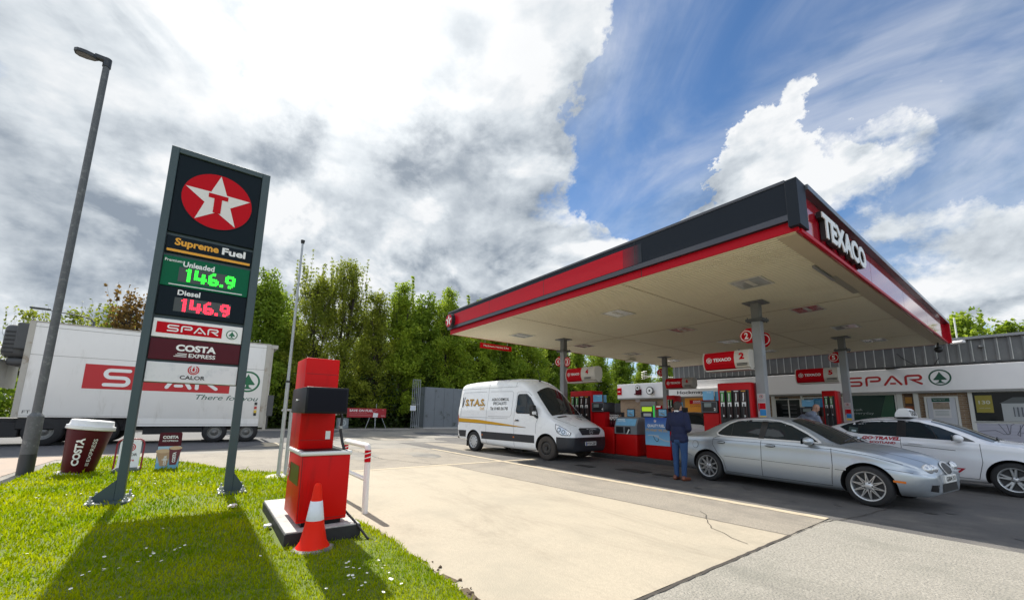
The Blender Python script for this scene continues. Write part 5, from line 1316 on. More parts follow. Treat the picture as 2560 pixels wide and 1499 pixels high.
def section(r, cr=0.22):
    """half section of a car body, bottom centre to top centre: r = zb,yb,zs,ys,zm,ym,zbelt,ybelt,zrail,yrail,ztop"""
    zb, yb, zs, ys, zm, ym, zbl, ybl, zr, yr, zt = r
    bot = [(0, zb), (yb*.5, zb)]
    q = lambda t, o: (ym+(ybl-ym)*t+o, zm+(zbl-zm)*t)
    side = catmull([(yb, zb), (ys, zs), (ym, zm), q(.55, .012), q(.80, .020), (ybl, zbl)], 4) if cr > .2 else catmull([(yb, zb), (ys, zs), (ym, zm), (ybl, zbl)], 5)
    A = np.array((ybl, zbl)); B = np.array((yr, zr)); out = [tuple(p) for p in side]
    sh = A+(B-A)*.06+np.array((-.012, .004))
    p0 = A+(B-A)*(1-cr); p2 = np.array((yr*(1-cr), zr+(zt-zr)*(1-(1-cr)**2)))
    for t in np.linspace(0.12, 1, 5): out.append(tuple(sh+(p0-sh)*t))
    for t in (0.33, .66, 1.0): out.append(tuple(p0*(1-t)**2+2*t*(1-t)*B+t*t*p2))
    for t in (.66, .33, 0.0): y = yr*(1-cr)*t; out.append((y, zr+(zt-zr)*(1-(y/yr)**2)))
    return bot+out

def loft(keys, stations, cr=0.22):
    K = np.array(keys, float); q = np.array(stations)
    cols = [pchip(K[:, 0], K[:, j], q) for j in range(1, 12)]
    vs = []; fs = []; m = None
    for i, s_ in enumerate(q):
        half = section([c[i] for c in cols], cr); ring = [(s_, -y, z) for y, z in half]+[(s_, y, z) for y, z in reversed(half[1:-1])]
        m = len(ring); vs += ring
    for i in range(len(q)-1):
        for j in range(m): fs.append((i*m+j, (i+1)*m+j, (i+1)*m+(j+1) % m, i*m+(j+1) % m))
    fs.append(list(range(m))); fs.append([(len(q)-1)*m+j for j in range(m)][::-1])
    return vs, fs

def body_mesh(name, keys, stations, arches, mats, parent, region=None, cr=0.22, cut=None):
    """lofted shell with real wheel arches cut out; region(face centre) picks the material"""
    vs, fs = loft(keys, stations, cr)
    me = bpy.data.meshes.new(name); me.from_pydata(vs, [], fs); bm = bmesh.new(); bm.from_mesh(me); bmesh.ops.recalc_face_normals(bm, faces=bm.faces[:])
    for co, no_ in (cut or ()): bmesh.ops.bisect_plane(bm, geom=bm.verts[:]+bm.edges[:]+bm.faces[:], plane_co=co, plane_no=no_)
    bm.to_mesh(me); bm.free()
    for m in mats: me.materials.append(m)
    for p in me.polygons:
        p.use_smooth = True
        if region: p.material_index = region(p.center)
    bvh = BVHTree.FromPolygons([v.co.copy() for v in me.vertices], [list(p.vertices) for p in me.polygons])
    o = bpy.data.objects.new(name, me); COL.objects.link(o)
    cuts = []
    for (s_, z, r) in arches:
        for sd_ in (-1, 1):
            mb = MB(local=True); mb.cyl((s_, sd_*.62, z), (s_, sd_*1.4, z), r, n=40, mi=1, smooth=True)
            c = mb.build('cutter', mats, None)
            bmx = bmesh.new(); bmx.from_mesh(c.data); bmesh.ops.remove_doubles(bmx, verts=bmx.verts[:], dist=1e-5); bmesh.ops.recalc_face_normals(bmx, faces=bmx.faces[:]); bmx.to_mesh(c.data); bmx.free()
            md = o.modifiers.new('arch', 'BOOLEAN'); md.operation = 'DIFFERENCE'; md.solver = 'EXACT'; md.object = c; cuts.append(c)
    dg = bpy.context.evaluated_depsgraph_get(); m2 = bpy.data.meshes.new_from_object(o.evaluated_get(dg))
    o.modifiers.clear(); o.data = m2
    m2.shade_smooth() if hasattr(m2, 'shade_smooth') else None
    # keep the smooth normals of the uncut shell so that the cut does not mark the paint
    try:
        vn = [v.normal.copy() for v in me.vertices]; cn = []
        pol = [list(p.vertices) for p in me.polygons]
        end = {p.index for p in me.polygons if len(p.vertices) > 9}
        for p in m2.polygons:
            for li in p.loop_indices:
                if p.material_index == 1: cn.append(p.normal.copy()); continue
                co = m2.vertices[m2.loops[li].vertex_index].co; h, n_, fi, d_ = bvh.find_nearest(co)
                if fi is None or fi in end: cn.append(p.normal.copy()); continue
                acc = Vector()
                for vi in pol[fi]: acc += vn[vi]/(1e-5+(me.vertices[vi].co-co).length**2)
                cn.append(acc.normalized() if acc.dot(p.normal) > 0 else p.normal.copy())
        m2.normals_split_custom_set(cn)
    except Exception as ex: print('normals', ex)
    for c in cuts: bpy.data.objects.remove(c)
    o.parent = parent
    return o, bvh

class Decal:
    """shapes projected from the side, front, back or top on the body shell"""
    def __init__(s, bvh, fs=None): s.bvh = bvh; s.fs = fs
    def hit(s, d, a, b, off):
        if s.fs and d in 'RLT': a = s.fs(a)
        if d == 'R': o, dr = Vector((a, -3, b)), Vector((0, 1, 0))
        elif d == 'L': o, dr = Vector((a, 3, b)), Vector((0, -1, 0))
        elif d == 'F': o, dr = Vector((9, a, b)), Vector((-1, 0, 0))
        elif d == 'B': o, dr = Vector((-9, a, b)), Vector((1, 0, 0))
        elif d == 'FR': dr = Vector((-.62, .78, 0)); sp = Vector((.78, .62, 0)); o = sp*a-dr*9+Vector((0, 0, b))
        else: o, dr = Vector((a, b, 6)), Vector((0, 0, -1))
        h, n, i, dist = s.bvh.ray_cast(o, dr)
        if h is None: return None
        if n.dot(dr) > 0: n = -n
        return h+n*off
    def poly(s, mb, d, pts, off=.004, mi=0, step=.07):
        bm = bmesh.new(); vs = [bm.verts.new((p[0], p[1], 0)) for p in pts]; bm.faces.new(vs); bmesh.ops.triangulate(bm, faces=bm.faces[:])
        for ax in (0, 1):
            lo = min(p[ax] for p in pts); hi = max(p[ax] for p in pts); k = max(1, int((hi-lo)/step))
            for i in range(1, k):
                co = [0, 0, 0]; no_ = [0, 0, 0]; co[ax] = lo+(hi-lo)*i/k; no_[ax] = 1
                bmesh.ops.bisect_plane(bm, geom=bm.verts[:]+bm.edges[:]+bm.faces[:], plane_co=co, plane_no=no_)
        bm.verts.index_update(); P = [s.hit(d, v.co.x, v.co.y, off) for v in bm.verts]
        fs = [[v.index for v in f.verts] for f in bm.faces if all(P[v.index] is not None for v in f.verts)]
        P = [p if p is not None else Vector((0, 0, .5)) for p in P]
        mb.add(P, fs, mi, True); bm.free()
    def line(s, mb, d, path, wd=.008, off=.003, mi=0, step=.05):
        pts = []
        for a, b in zip(path[:-1], path[1:]):
            n = max(1, int(math.dist(a, b)/step))
            for i in range(n): pts.append((a[0]+(b[0]-a[0])*i/n, a[1]+(b[1]-a[1])*i/n))
        pts.append(path[-1]); Lp = []; n = len(pts)
        for i in range(n):
            q0 = pts[max(i-1, 0)]; q1 = pts[min(i+1, n-1)]; dx, dy = q1[0]-q0[0], q1[1]-q0[1]; l = math.hypot(dx, dy) or 1
            Lp.append((s.hit(d, pts[i][0]-dy/l*wd/2, pts[i][1]+dx/l*wd/2, off), s.hit(d, pts[i][0]+dy/l*wd/2, pts[i][1]-dx/l*wd/2, off)))
        for i in range(n-1):
            q = [Lp[i][0], Lp[i][1], Lp[i+1][1], Lp[i+1][0]]
            if all(x is not None for x in q): mb.add(q, [(0, 1, 2, 3)], mi)
    def text(s, mb, d, t, a0, b0, wd, ht, off=.006, mi=0, bold=0, shear=0):
        vs, fs = text_geo(t, bold, shear); x, y = vs[:, 0], vs[:, 1]; sx = wd/(x.max()-x.min()); sy = ht/(y.max()-y.min()); fl = -1 if d in ('L',) else 1
        P = [s.hit(d, a0+fl*(p[0]-x.min())*sx, b0+(p[1]-y.min())*sy, off) for p in vs]
        if d == 'FRONT': pass
        if all(p is not None for p in P): mb.add(P, fs, mi)

rubber = pm('tyre_rubber', (.018, .018, .019), .75, var=.15, scale=12); well = pm('wheel_well', (.008, .008, .008), .9); rim_s = pm('rim_silver', (.52, .53, .54), .32, .7, var=.04); rim_dk = pm('rim_dark', (.05, .05, .052), .5, .4); steel_w = pm('rim_steel', (.06, .055, .05), .6, .4, var=.2, scale=9)
glassb = pm('car_glass', (.014, .022, .027), .03, spec=.42); black_p = pm('car_black', (.012, .012, .013), .4); chrome = pm('chrome', (.74, .75, .76), .25, .25, coat=.6); lampg = pm('headlamp', (.55, .57, .60), .08, .5, coat=1.0, var=.2, scale=25); amber = pm('amber', (.70, .17, .01), .25, coat=.5); redl = pm('tail_red', (.40, .008, .010), .2, coat=.5)
plate_w = pm('plate_white', (.75, .75, .72), .45)
def wheel(parent, s_, y, z, R, rr, w, style, side, tyre=None):
    """tyre with tread shoulder and a modelled rim; side = -1 right, 1 left"""
    e = bpy.data.objects.new('wheel', None); COL.objects.link(e); e.parent = parent
    e.location = (s_, y, z); f = side
    mb = MB(local=True); mb.lathe([(rr, -.5*w), (R*.90, -.5*w), (R*.965, -.44*w), (R, -.30*w), (R, .30*w), (R*.965, .44*w), (R*.90, .5*w), (rr, .5*w), (rr-.012, .38*w), (rr-.015, -.4*w)], (0, 0, 0), 48, axis='y'); mb.build('tyre', tyre or rubber, e)
    mb = MB(local=True); yo = f*.42*w; yi = f*.30*w
    mb.lathe([(rr+.004, f*.49*w), (rr-.010, f*.50*w), (rr-.022, f*.44*w), (rr-.03, f*.1*w)], (0, 0, 0), 48, axis='y')
    mb.lathe([(rr-.028, f*.12*w), (0, f*.10*w)], (0, 0, 0), 32, 1, axis='y')
    def spoke(a0, a1, r0, r1, w0, w1, y0, y1, th=.02):
        p0 = Vector((r0*math.cos(a0), 0, r0*math.sin(a0))); p1 = Vector((r1*math.cos(a1), 0, r1*math.sin(a1))); d = (p1-p0).normalized(); n = Vector((-d.z, 0, d.x))
        vs = []
        for p, ww, yy in ((p0, w0, y0), (p1, w1, y1)):
            vs += [p+n*ww/2*.6+Vector((0, yy, 0)), p+n*ww/2+Vector((0, yy-f*th, 0)), p-n*ww/2+Vector((0, yy-f*th, 0)), p-n*ww/2*.6+Vector((0, yy, 0))]
        mb.add(vs, [(0, 4, 5, 1), (1, 5, 6, 2), (2, 6, 7, 3), (3, 7, 4, 0)], 0)
    if style == 'mesh':
        for i in range(10):
            a = 2*math.pi*i/10+.1
            spoke(a, a+.31, rr*.24, rr*.96, .020, .013, yo, yo); spoke(a, a-.31, rr*.24, rr*.96, .020, .013, yo-.0007*f, yo-.0007*f)
        mb.lathe([(.0, yo+f*.006), (rr*.13, yo+f*.006), (rr*.20, yo), (rr*.30, yo-f*.004), (rr*.30, yo-f*.03)], (0, 0, 0), 24, axis='y')
        for i in range(5): a = 2*math.pi*i/5; mb.cyl((rr*.24*math.cos(a), yo-f*.01, rr*.24*math.sin(a)), (rr*.24*math.cos(a), yo+f*.002, rr*.24*math.sin(a)), .012, n=8, mi=1)
    elif style == 'twin':
        for i in range(5):
            a = 2*math.pi*i/5+.35
            spoke(a-.12, a-.17, rr*.15, rr*.97, .05, .036, yo-f*.01, yo); spoke(a+.12, a+.17, rr*.15, rr*.97, .05, .036, yo-f*.0107, yo-.0007*f)
        mb.lathe([(.0, yo), (rr*.16, yo), (rr*.24, yo-f*.008), (rr*.24, yo-f*.03)], (0, 0, 0), 20, axis='y')
        for i in range(5): a = 2*math.pi*i/5; mb.cyl((rr*.19*math.cos(a), yo-f*.01, rr*.19*math.sin(a)), (rr*.19*math.cos(a), yo+f*.003, rr*.19*math.sin(a)), .011, n=8, mi=1)
    elif style == 'cap':
        mb.lathe([(0, yo+f*.01), (rr*.25, yo+f*.012), (rr*.60, yo+f*.006), (rr*.95, yo-f*.005), (rr*.95, yo-f*.03)], (0, 0, 0), 30, axis='y')
        for i in range(10): a = 2*math.pi*i/10; c = Vector((rr*.74*math.cos(a), 0, rr*.74*math.sin(a))); mb.cyl(c+Vector((0, yo-f*.02, 0)), c+Vector((0, yo+f*.008, 0)), rr*.085, n=10, mi=1)
        mb.cyl((0, yo, 0), (0, yo+f*.016, 0), rr*.18, n=16)
    else:
        mb.lathe([(0, yo-f*.02), (rr*.30, yo-f*.02), (rr*.42, yo), (rr*.66, yo+f*.006), (rr*.92, yo-f*.03), (rr*.95, yo-f*.05)], (0, 0, 0), 30, axis='y')
        for i in range(12): a = 2*math.pi*i/12; c = Vector((rr*.74*math.cos(a), 0, rr*.74*math.sin(a))); mb.cyl(c+Vector((0, yo-f*.03, 0)), c+Vector((0, yo+f*.001, 0)), rr*.06, n=8, mi=1)
        mb.cyl((0, yo-f*.02, 0), (0, yo+f*.02, 0), rr*.22, n=16, mi=1)
    mb.build('rim', [{'mesh': rim_s, 'twin': rim_s, 'cap': pm('wheel_cap', (.55, .56, .57), .4, .4), 'steel': steel_w}[style], rim_dk if style != 'cap' else black_p], e)
    return e
def mirror_obj(D, parent, s_, z, y, m, lift=0.0):
    """door mirror on an arm, right and left"""
    for sd_ in (-1, 1):
        mb = MB(local=True); bm = bmesh.new(); bmesh.ops.create_uvsphere(bm, u_segments=16, v_segments=10, radius=1)
        for v in bm.verts: v.co = Vector((v.co.x*.085*(1.15 if v.co.x > 0 else .75), v.co.y*.115, v.co.z*.072))
        bm.verts.index_update(); mb.add([(v.co.x+s_, sd_*(y+.13)+v.co.y, v.co.z+z) for v in bm.verts], [[v.index for v in f.verts] for f in bm.faces], 0, True); bm.free()
        mb.obox((s_+.01, sd_*(y+.03), z-.045), (.07, .14, .045), b=.015, mi=1); mb.obox((s_-.065, sd_*(y+.13), z), (.01, .19, .11), b=.004, mi=2)
        mb.build('door_mirror', [m, black_p, glassb], parent)
def stn(a, b, n, extra=()):
    return sorted(set([round(x, 4) for x in list(np.linspace(a, b, n))+list(extra)]))
def mir(pts): return [(a, b) for a, b in pts]

# ---- silver saloon
silver = pm('paint_silver', (.43, .475, .52), .32, .58, coat=.6)
KJ = [(-1.00, .40, .45, .45, .52, .62, .60, .86, .56, .93, .44, .95), (-.95, .32, .55, .42, .66, .62, .74, .90, .70, .965, .54, .99), (-.80, .26, .64, .38, .78, .62, .85, .93, .79, .985, .60, 1.01), (-.50, .22, .72, .34, .84, .60, .885, .945, .83, 1.00, .62, 1.03),
      (-.30, .20, .74, .31, .855, .58, .895, .95, .845, 1.03, .64, 1.08), (.10, .18, .76, .28, .865, .55, .90, .95, .855, 1.21, .62, 1.25), (.50, .18, .78, .27, .87, .54, .90, .95, .86, 1.345, .60, 1.38), (1.05, .18, .79, .26, .875, .54, .905, .945, .865, 1.378, .605, 1.415),
      (1.50, .18, .79, .26, .875, .54, .905, .94, .865, 1.348, .605, 1.395), (1.80, .18, .79, .26, .875, .54, .905, .935, .865, 1.245, .625, 1.30), (2.10, .18, .78, .26, .875, .54, .905, .925, .86, 1.085, .67, 1.15), (2.35, .18, .77, .27, .87, .54, .90, .91, .85, .955, .71, 1.015), (2.48, .18, .77, .27, .87, .54, .90, .90, .85, .925, .72, .975),
      (2.82, .19, .75, .29, .865, .54, .895, .865, .845, .90, .64, .955), (3.25, .21, .72, .31, .85, .54, .88, .80, .82, .845, .58, .905), (3.55, .22, .68, .33, .81, .54, .84, .735, .76, .79, .50, .85), (3.72, .23, .62, .35, .74, .53, .775, .68, .68, .735, .42, .79), (3.82, .25, .55, .38, .65, .52, .69, .63, .60, .68, .36, .72), (3.87, .30, .46, .42, .54, .52, .58, .58, .50, .60, .30, .62)]
fsj = lambda q: q if q < 2.83 else 2.83+(q-2.83)*.72
KJ = [(fsj(k[0]),)+k[1:6]+(k[6],)+tuple(z-(.03*min(1, max(0, (k[0]-2.6)/.8))) if i in (0, 2, 4) else z for i, z in enumerate(k[7:])) for k in KJ]
jag = thing('silver_car', 'silver metallic saloon with lattice alloy wheels and twin round headlamps under the canopy', 'car', (-4.67, 9.98, 0), R_(-6.32), None)
ob, bvh = body_mesh('body', KJ, stn(-1.0, KJ[-1][0], 54, (-.97, -.93, 3.56)), [(0, .315, .365), (2.83, .315, .372)], [silver, well], jag)
D = Decal(bvh, fsj)
SW = [(.20, 1.045), (.29, 1.14), (.43, 1.25), (.60, 1.32), (.85, 1.352), (1.20, 1.354), (1.45, 1.325), (1.68, 1.252), (1.95, 1.112), (2.20, .950), (1.2, .968), (.40, .98), (.25, .998)]
for d in 'RL':
    mb = MB(local=True); D.poly(mb, d, SW, .004, 0, .06); D.line(mb, d, [(.55, .985), (.52, 1.29)], .012, .006, 1); D.poly(mb, d, [(1.12, .975), (1.23, .972), (1.25, 1.356), (1.12, 1.356)], .007, 1); w = mb.build('side_window', [glassb, black_p], ob)
    mb = MB(local=True); D.line(mb, d, SW+[SW[0]], .028, .006, 0, .04); mb.build('window_trim', chrome, w)
mb = MB(local=True); D.poly(mb, 'T', [(2.43, -.66), (2.47, 0), (2.43, .66), (1.60, .50), (1.56, 0), (1.60, -.50)], .005, 0, .08); wsn = mb.build('windscreen', [glassb], ob)
mb = MB(local=True); mb.tube([(2.45, -.55, 1.0), (2.40, -.1, 1.05), (2.38, .2, 1.06)], .010, 6); mb.tube([(2.47, -.1, 1.0), (2.41, .3, 1.04), (2.38, .6, 1.0)], .010, 6); mb.build('wiper', black_p, wsn)
mb = MB(local=True); D.poly(mb, 'T', [(-.40, -.58), (-.43, 0), (-.40, .58), (.34, .48), (.36, 0), (.34, -.48)], .005, 0, .08); mb.build('rear_window', glassb, ob)
mb = MB(local=True)
for d in 'RL':
    D.line(mb, d, [(1.18, .97), (1.18, .60), (1.17, .25)]); D.line(mb, d, [(2.36, .93), (2.37, .60), (2.33, .25)]); D.line(mb, d, [(.30, .985), (.16, .93), (.14, .80), (.25, .62), (.38, .48), (.42, .25)])
    D.line(mb, d, [(.14, .905), (1.2, .895), (2.36, .862), (2.9, .80), (3.45, .70)], .006); D.line(mb, d, [(.42, .25), (2.33, .25)], .008); D.line(mb, d, [(-.70, .62), (-.38, .50)], .006); D.line(mb, d, [(3.16, .62), (3.40, .60), (3.60, .585)], .006)
D.line(mb, 'T', [(2.52, -.73), (3.0, -.62), (3.5, -.50), (3.74, -.40)], .008); D.line(mb, 'T', [(2.52, .73), (3.0, .62), (3.5, .50), (3.74, .40)], .008); D.line(mb, 'T', [(-.5, -.68), (-.9, -.55)], .008)
mb.build('shut_line', black_p, ob)
for d in 'RL':
    for seg in ([(.40, .585), (1.15, .575)], [(1.20, .575), (2.33, .555)], [(2.40, .55), (2.56, .545)]): mb = MB(local=True); D.line(mb, d, seg, .024, .010, 0); D.line(mb, d, [(q[0], q[1]-.016) for q in seg], .007, .005, 1); mb.build('rub_strip', [silver, black_p], ob)
    for s_ in (.34, 1.36):
        mb = MB(local=True); D.poly(mb, d, [(s_+.10*math.cos(t), .85+.032*math.sin(t)) for t in np.linspace(0, 5.8, 14)], .004, 1, .05); y = -1 if d == 'R' else 1; p = D.hit(d, s_, .85, .02); mb.tube([(s_-.08, p.y+.0, .852), (s_-.04, p.y+y*.012, .853), (s_+.04, p.y+y*.012, .853), (s_+.08, p.y, .852)], .013, 8, 0)
        mb.build('door_handle', [silver, pm('handle_cup', (.10, .11, .12), .4, .5)], ob)
    mb = MB(local=True); D.poly(mb, d, [(3.28, .425), (3.48, .42), (3.48, .452), (3.28, .457)], .006, 0); mb.build('side_marker', amber, ob)
mb = MB(local=True); D.poly(mb, 'R', [(-.28+.075*math.cos(t), .77+.085*math.sin(t)) for t in np.linspace(0, 6.1, 24)], .006, 1, .04); D.poly(mb, 'R', [(-.28+.068*math.cos(t), .77+.078*math.sin(t)) for t in np.linspace(0, 6.1, 24)], .008, 0, .04); mb.build('fuel_flap', [silver, black_p], ob)
def lampd(cx, cz, r, d='FR'):
    mb = MB(local=True); rr_ = [(cx+r*1.13*math.cos(t), cz+r*1.13*math.sin(t)) for t in np.linspace(0, 6.0, 22)]
    D.poly(mb, d, rr_, .004, 1, .04); D.poly(mb, d, [(cx+r*math.cos(t), cz+r*math.sin(t)) for t in np.linspace(0, 6.0, 22)], .010, 0, .04); D.poly(mb, d, [(cx+r*.5*math.cos(t), cz+r*.5*math.sin(t)) for t in np.linspace(0, 5.8, 14)], .014, 2, .04)
    return mb
for (yy, zz2, r) in ((-.60, .64, .070), (-.44, .645, .058)):
    h = D.hit('F', yy, zz2, 0) or Vector((3.7, yy, zz2))
    # bulging lamp glass on the nose
    for sd_ in (1, -1):
        c = Vector((h.x-.02, yy*sd_, zz2)); mb = MB(local=True); nd = Vector((.80, -.42*sd_*(1 if True else 1), .12)).normalized(); a = nd.orthogonal().normalized(); b = nd.cross(a)
        prof = [(1.14, .0), (1.14, .03), (1.0, .038), (.92, .05), (.6, .066), (0, .072)]; vs = []
        for q, hh in prof:
            for k in range(24): t = 2*math.pi*k/24; vs.append(c+a*(r*q*math.cos(t))+b*(r*q*math.sin(t))+nd*hh)
        fs = [(j*24+i, j*24+(i+1) % 24, (j+1)*24+(i+1) % 24, (j+1)*24+i) for j in range(5) for i in range(24)]
        mb.add(vs[:72], [f for f in fs if max(f) < 72], 1, True); mb.add(vs[48:], [[x-48 for x in f] for f in fs if min(f) >= 48], 0, True)
        mb.build('headlight', [lampg, chrome], ob)
mb = MB(local=True); D.poly(mb, 'F', [(.20*math.cos(t), .635+.09*math.sin(t)) for t in np.linspace(0, 6.1, 26)], .006, 0, .05); gr = mb.build('grille', pm('grille_mesh', (.05, .052, .055), .4, .6), ob)
mb = MB(local=True); D.line(mb, 'F', [(.20*math.cos(t), .635+.09*math.sin(t)) for t in np.linspace(0, 6.283, 30)], .024, .014, 0, .03); mb.build('grille_surround', chrome, gr)
mb = MB(local=True); D.poly(mb, 'F', [(-.38, .30), (.38, .30), (.34, .42), (-.34, .42)], .005, 0)
for sd_ in (1, -1): D.poly(mb, 'F', [(sd_*.52, .31), (sd_*.66, .33), (sd_*.66, .42), (sd_*.50, .42)], .005, 0)
mb.build('bumper_intake', black_p, ob)
mb = MB(local=True); mb.box(3.57, 3.602, -.27, .27, .43, .545, b=.004); npp = mb.build('number_plate', plate_w, ob); mb = MB(local=True); mb.text(frame((3.604, 0, 0), (0, 1, 0), (0, 0, 1)), 'GS04 X1', -.22, .455, .44, .07, 0, 0, bold=.03); mb.build('lettering', black_t, npp)
for sd_ in 'RL':
    mb = MB(local=True); D.poly(mb, sd_, [(-.97, .70), (-.78, .72), (-.72, .86), (-.95, .88)], .005, 0); mb.build('tail_light', redl, ob)
mirror_obj(D, ob, 2.06, .985, .87, silver)
for s_ in (0, 2.83):
    for sd_ in (-1, 1): wheel(jag, s_, sd_*.79, .315, .315, .232, .215, 'mesh', sd_)

# ---- taxi
white_c = pm('paint_white', (.80, .80, .82), .22, coat=.8, var=.015, scale=1.2)
KT = [(-.92, .42, .5, .50, .60, .66, .66, .90, .62, .98, .50, 1.0), (-.86, .34, .58, .44, .72, .66, .78, .96, .74, 1.03, .58, 1.05), (-.70, .28, .66, .38, .80, .62, .86, 1.0, .82, 1.06, .64, 1.08), (-.40, .23, .72, .33, .845, .60, .89, 1.02, .85, 1.14, .64, 1.18), (.0, .20, .76, .30, .86, .57, .905, 1.03, .86, 1.27, .62, 1.32), (.45, .19, .78, .28, .87, .56, .91, 1.025, .865, 1.375, .60, 1.43), (.95, .19, .79, .27, .875, .56, .91, 1.015, .87, 1.42, .60, 1.475),
      (1.4, .19, .79, .27, .875, .56, .91, 1.0, .87, 1.40, .60, 1.46), (1.75, .19, .79, .27, .875, .56, .91, .985, .87, 1.31, .62, 1.37), (2.1, .19, .78, .27, .875, .56, .91, .965, .865, 1.16, .66, 1.225), (2.4, .19, .77, .28, .87, .56, .905, .95, .855, 1.01, .71, 1.08), (2.58, .19, .76, .28, .87, .56, .905, .935, .85, .965, .73, 1.02), (2.9, .20, .74, .30, .865, .56, .90, .90, .84, .925, .66, .985), (3.25, .22, .70, .32, .84, .55, .88, .83, .80, .86, .58, .92), (3.48, .25, .62, .36, .76, .54, .80, .75, .70, .78, .48, .83), (3.58, .30, .52, .42, .62, .54, .66, .66, .58, .68, .38, .71)]
tx = thing('taxi', 'white taxi saloon with roof sign and red door lettering beyond the silver car', 'taxi', (-3.22, 13.42, 0), R_(-4), None)
ob, bvh = body_mesh('body', KT, stn(-.92, 3.58, 50, (-.89, 3.55)), [(0, .315, .365), (2.72, .315, .365)], [white_c, well], tx)
D = Decal(bvh)
SW = [(.02, 1.215), (.18, 1.29), (.42, 1.36), (.75, 1.395), (1.15, 1.395), (1.45, 1.36), (1.75, 1.265), (2.05, 1.12), (2.28, .985), (1.2, 1.03), (.45, 1.06), (.20, 1.11)]
for d in 'RL':
    mb = MB(local=True); D.poly(mb, d, SW, .004, 0, .06); D.line(mb, d, [(.42, 1.06), (.40, 1.36)], .014, .006, 1); D.poly(mb, d, [(1.10, 1.03), (1.26, 1.025), (1.24, 1.39), (1.10, 1.39)], .007, 1); D.line(mb, d, [(1.75, 1.005), (1.62, 1.3)], .014, .006, 1); w = mb.build('side_window', [glassb, black_p], ob)
    mb = MB(local=True); D.poly(mb, d, [(.22, 1.10), (.40, 1.08), (.40, 1.20), (.22, 1.22)], .007, 0); D.poly(mb, d, [(.28, 1.11), (.37, 1.10), (.37, 1.14), (.28, 1.15)], .009, 1); mb.build('window_sticker', [pm('sticker_dark', (.05, .08, .08), .4), pm('sticker_pale', (.45, .55, .58), .4)], w)
mb = MB(local=True); D.poly(mb, 'T', [(2.50, -.66), (2.55, 0), (2.50, .66), (1.62, .50), (1.56, 0), (1.62, -.50)], .005, 0, .08); wsn = mb.build('windscreen', glassb, ob)
mb = MB(local=True); mb.tube([(2.55, -.5, 1.02), (2.48, -.1, 1.07), (2.45, .2, 1.08)], .010, 6); mb.build('wiper', black_p, wsn)
mb = MB(local=True); D.poly(mb, 'T', [(-.55, -.55), (-.58, 0), (-.55, .55), (.35, .48), (.37, 0), (.35, -.48)], .005, 0, .08); mb.build('rear_window', glassb, ob)
mb = MB(local=True)
for d in 'RL':
    D.line(mb, d, [(1.17, 1.03), (1.18, .6), (1.17, .27)]); D.line(mb, d, [(2.34, .95), (2.35, .60), (2.27, .27)]); D.line(mb, d, [(.20, 1.10), (.02, .95), (.12, .75), (.36, .55), (.40, .27)]); D.line(mb, d, [(1.2, .86), (2.0, .80)], .010)
    D.line(mb, d, [(.40, .27), (2.27, .27)])
D.line(mb, 'T', [(2.6, -.74), (3.1, -.62), (3.4, -.5)], .008); D.line(mb, 'T', [(2.6, .74), (3.1, .62), (3.4, .5)], .008); mb.build('shut_line', black_p, ob)
mb = MB(local=True); D.text(mb, 'R', 'GO·TRAVEL', .50, .945, .67, .075, .006, 0, .05, .25); D.text(mb, 'R', 'SCOTLAND', .63, .865, .46, .052, .006, 0, .04, .1); D.text(mb, 'R', '777', 1.78, .36, .33, .10, .006, 0, .05, .2); mb.build('lettering', pm('taxi_red', (.42, .012, .03), .4), ob)
for d in 'RL':
    for s_ in (.28, 1.40):
        mb = MB(local=True); p = D.hit(d, s_, .90, .02); y = -1 if d == 'R' else 1; mb.tube([(s_-.10, p.y, .905), (s_-.05, p.y+y*.014, .905), (s_+.07, p.y+y*.014, .898), (s_+.12, p.y, .895)], .014, 8)
        mb.build('door_handle', white_c, ob)
    mb = MB(local=True); D.poly(mb, d, [(3.18, .72), (3.44, .67), (3.44, .56), (3.25, .60)], .005, 0); mb.build('headlight', lampg, ob)
    mb = MB(local=True); D.poly(mb, d, [(-.90, .78), (-.62, .82), (-.56, .96), (-.86, .95)], .005, 0); mb.build('tail_light', redl, ob)
mirror_obj(D, ob, 2.06, 1.05, .87, white_c)
t = thing('taxi_sign', 'small white TAXI sign standing on the roof of the white taxi', 'roof sign', (-2.06, 13.05, 1.47), R_(-4))
mb = MB(local=True); lv = [(0, .13, .29), (.07, .125, .285), (.15, .095, .255), (.19, .06, .21), (.20, .03, .17)]; vs = [(sx*a, sy*b, z) for z, a, b in lv for sx, sy in ((-1, -1), (1, -1), (1, 1), (-1, 1))]
mb.add(vs, [(4*j+i, 4*j+(i+1) % 4, 4*j+4+(i+1) % 4, 4*j+4+i) for j in range(4) for i in range(4)]+[(16, 17, 18, 19)]); mb.box(-.14, .14, -.31, .31, -.02, .0, 1)
# long faces look forward and back, short ends to the side
o_ = mb.build('housing', [white_s, black_p], t)
mb = MB(local=True); mb.text(frame((.140, 0, 0), (0, 1, 0), (-.25, 0, .97)), 'TAXI', -.22, .03, .44, .125, .006, 0, bold=.04); mb.build('lettering', black_t, o_)
for s_ in (0, 2.72):
    for sd_ in (-1, 1): wheel(tx, s_, sd_*.79, .315, .315, .222, .21, 'twin', sd_)

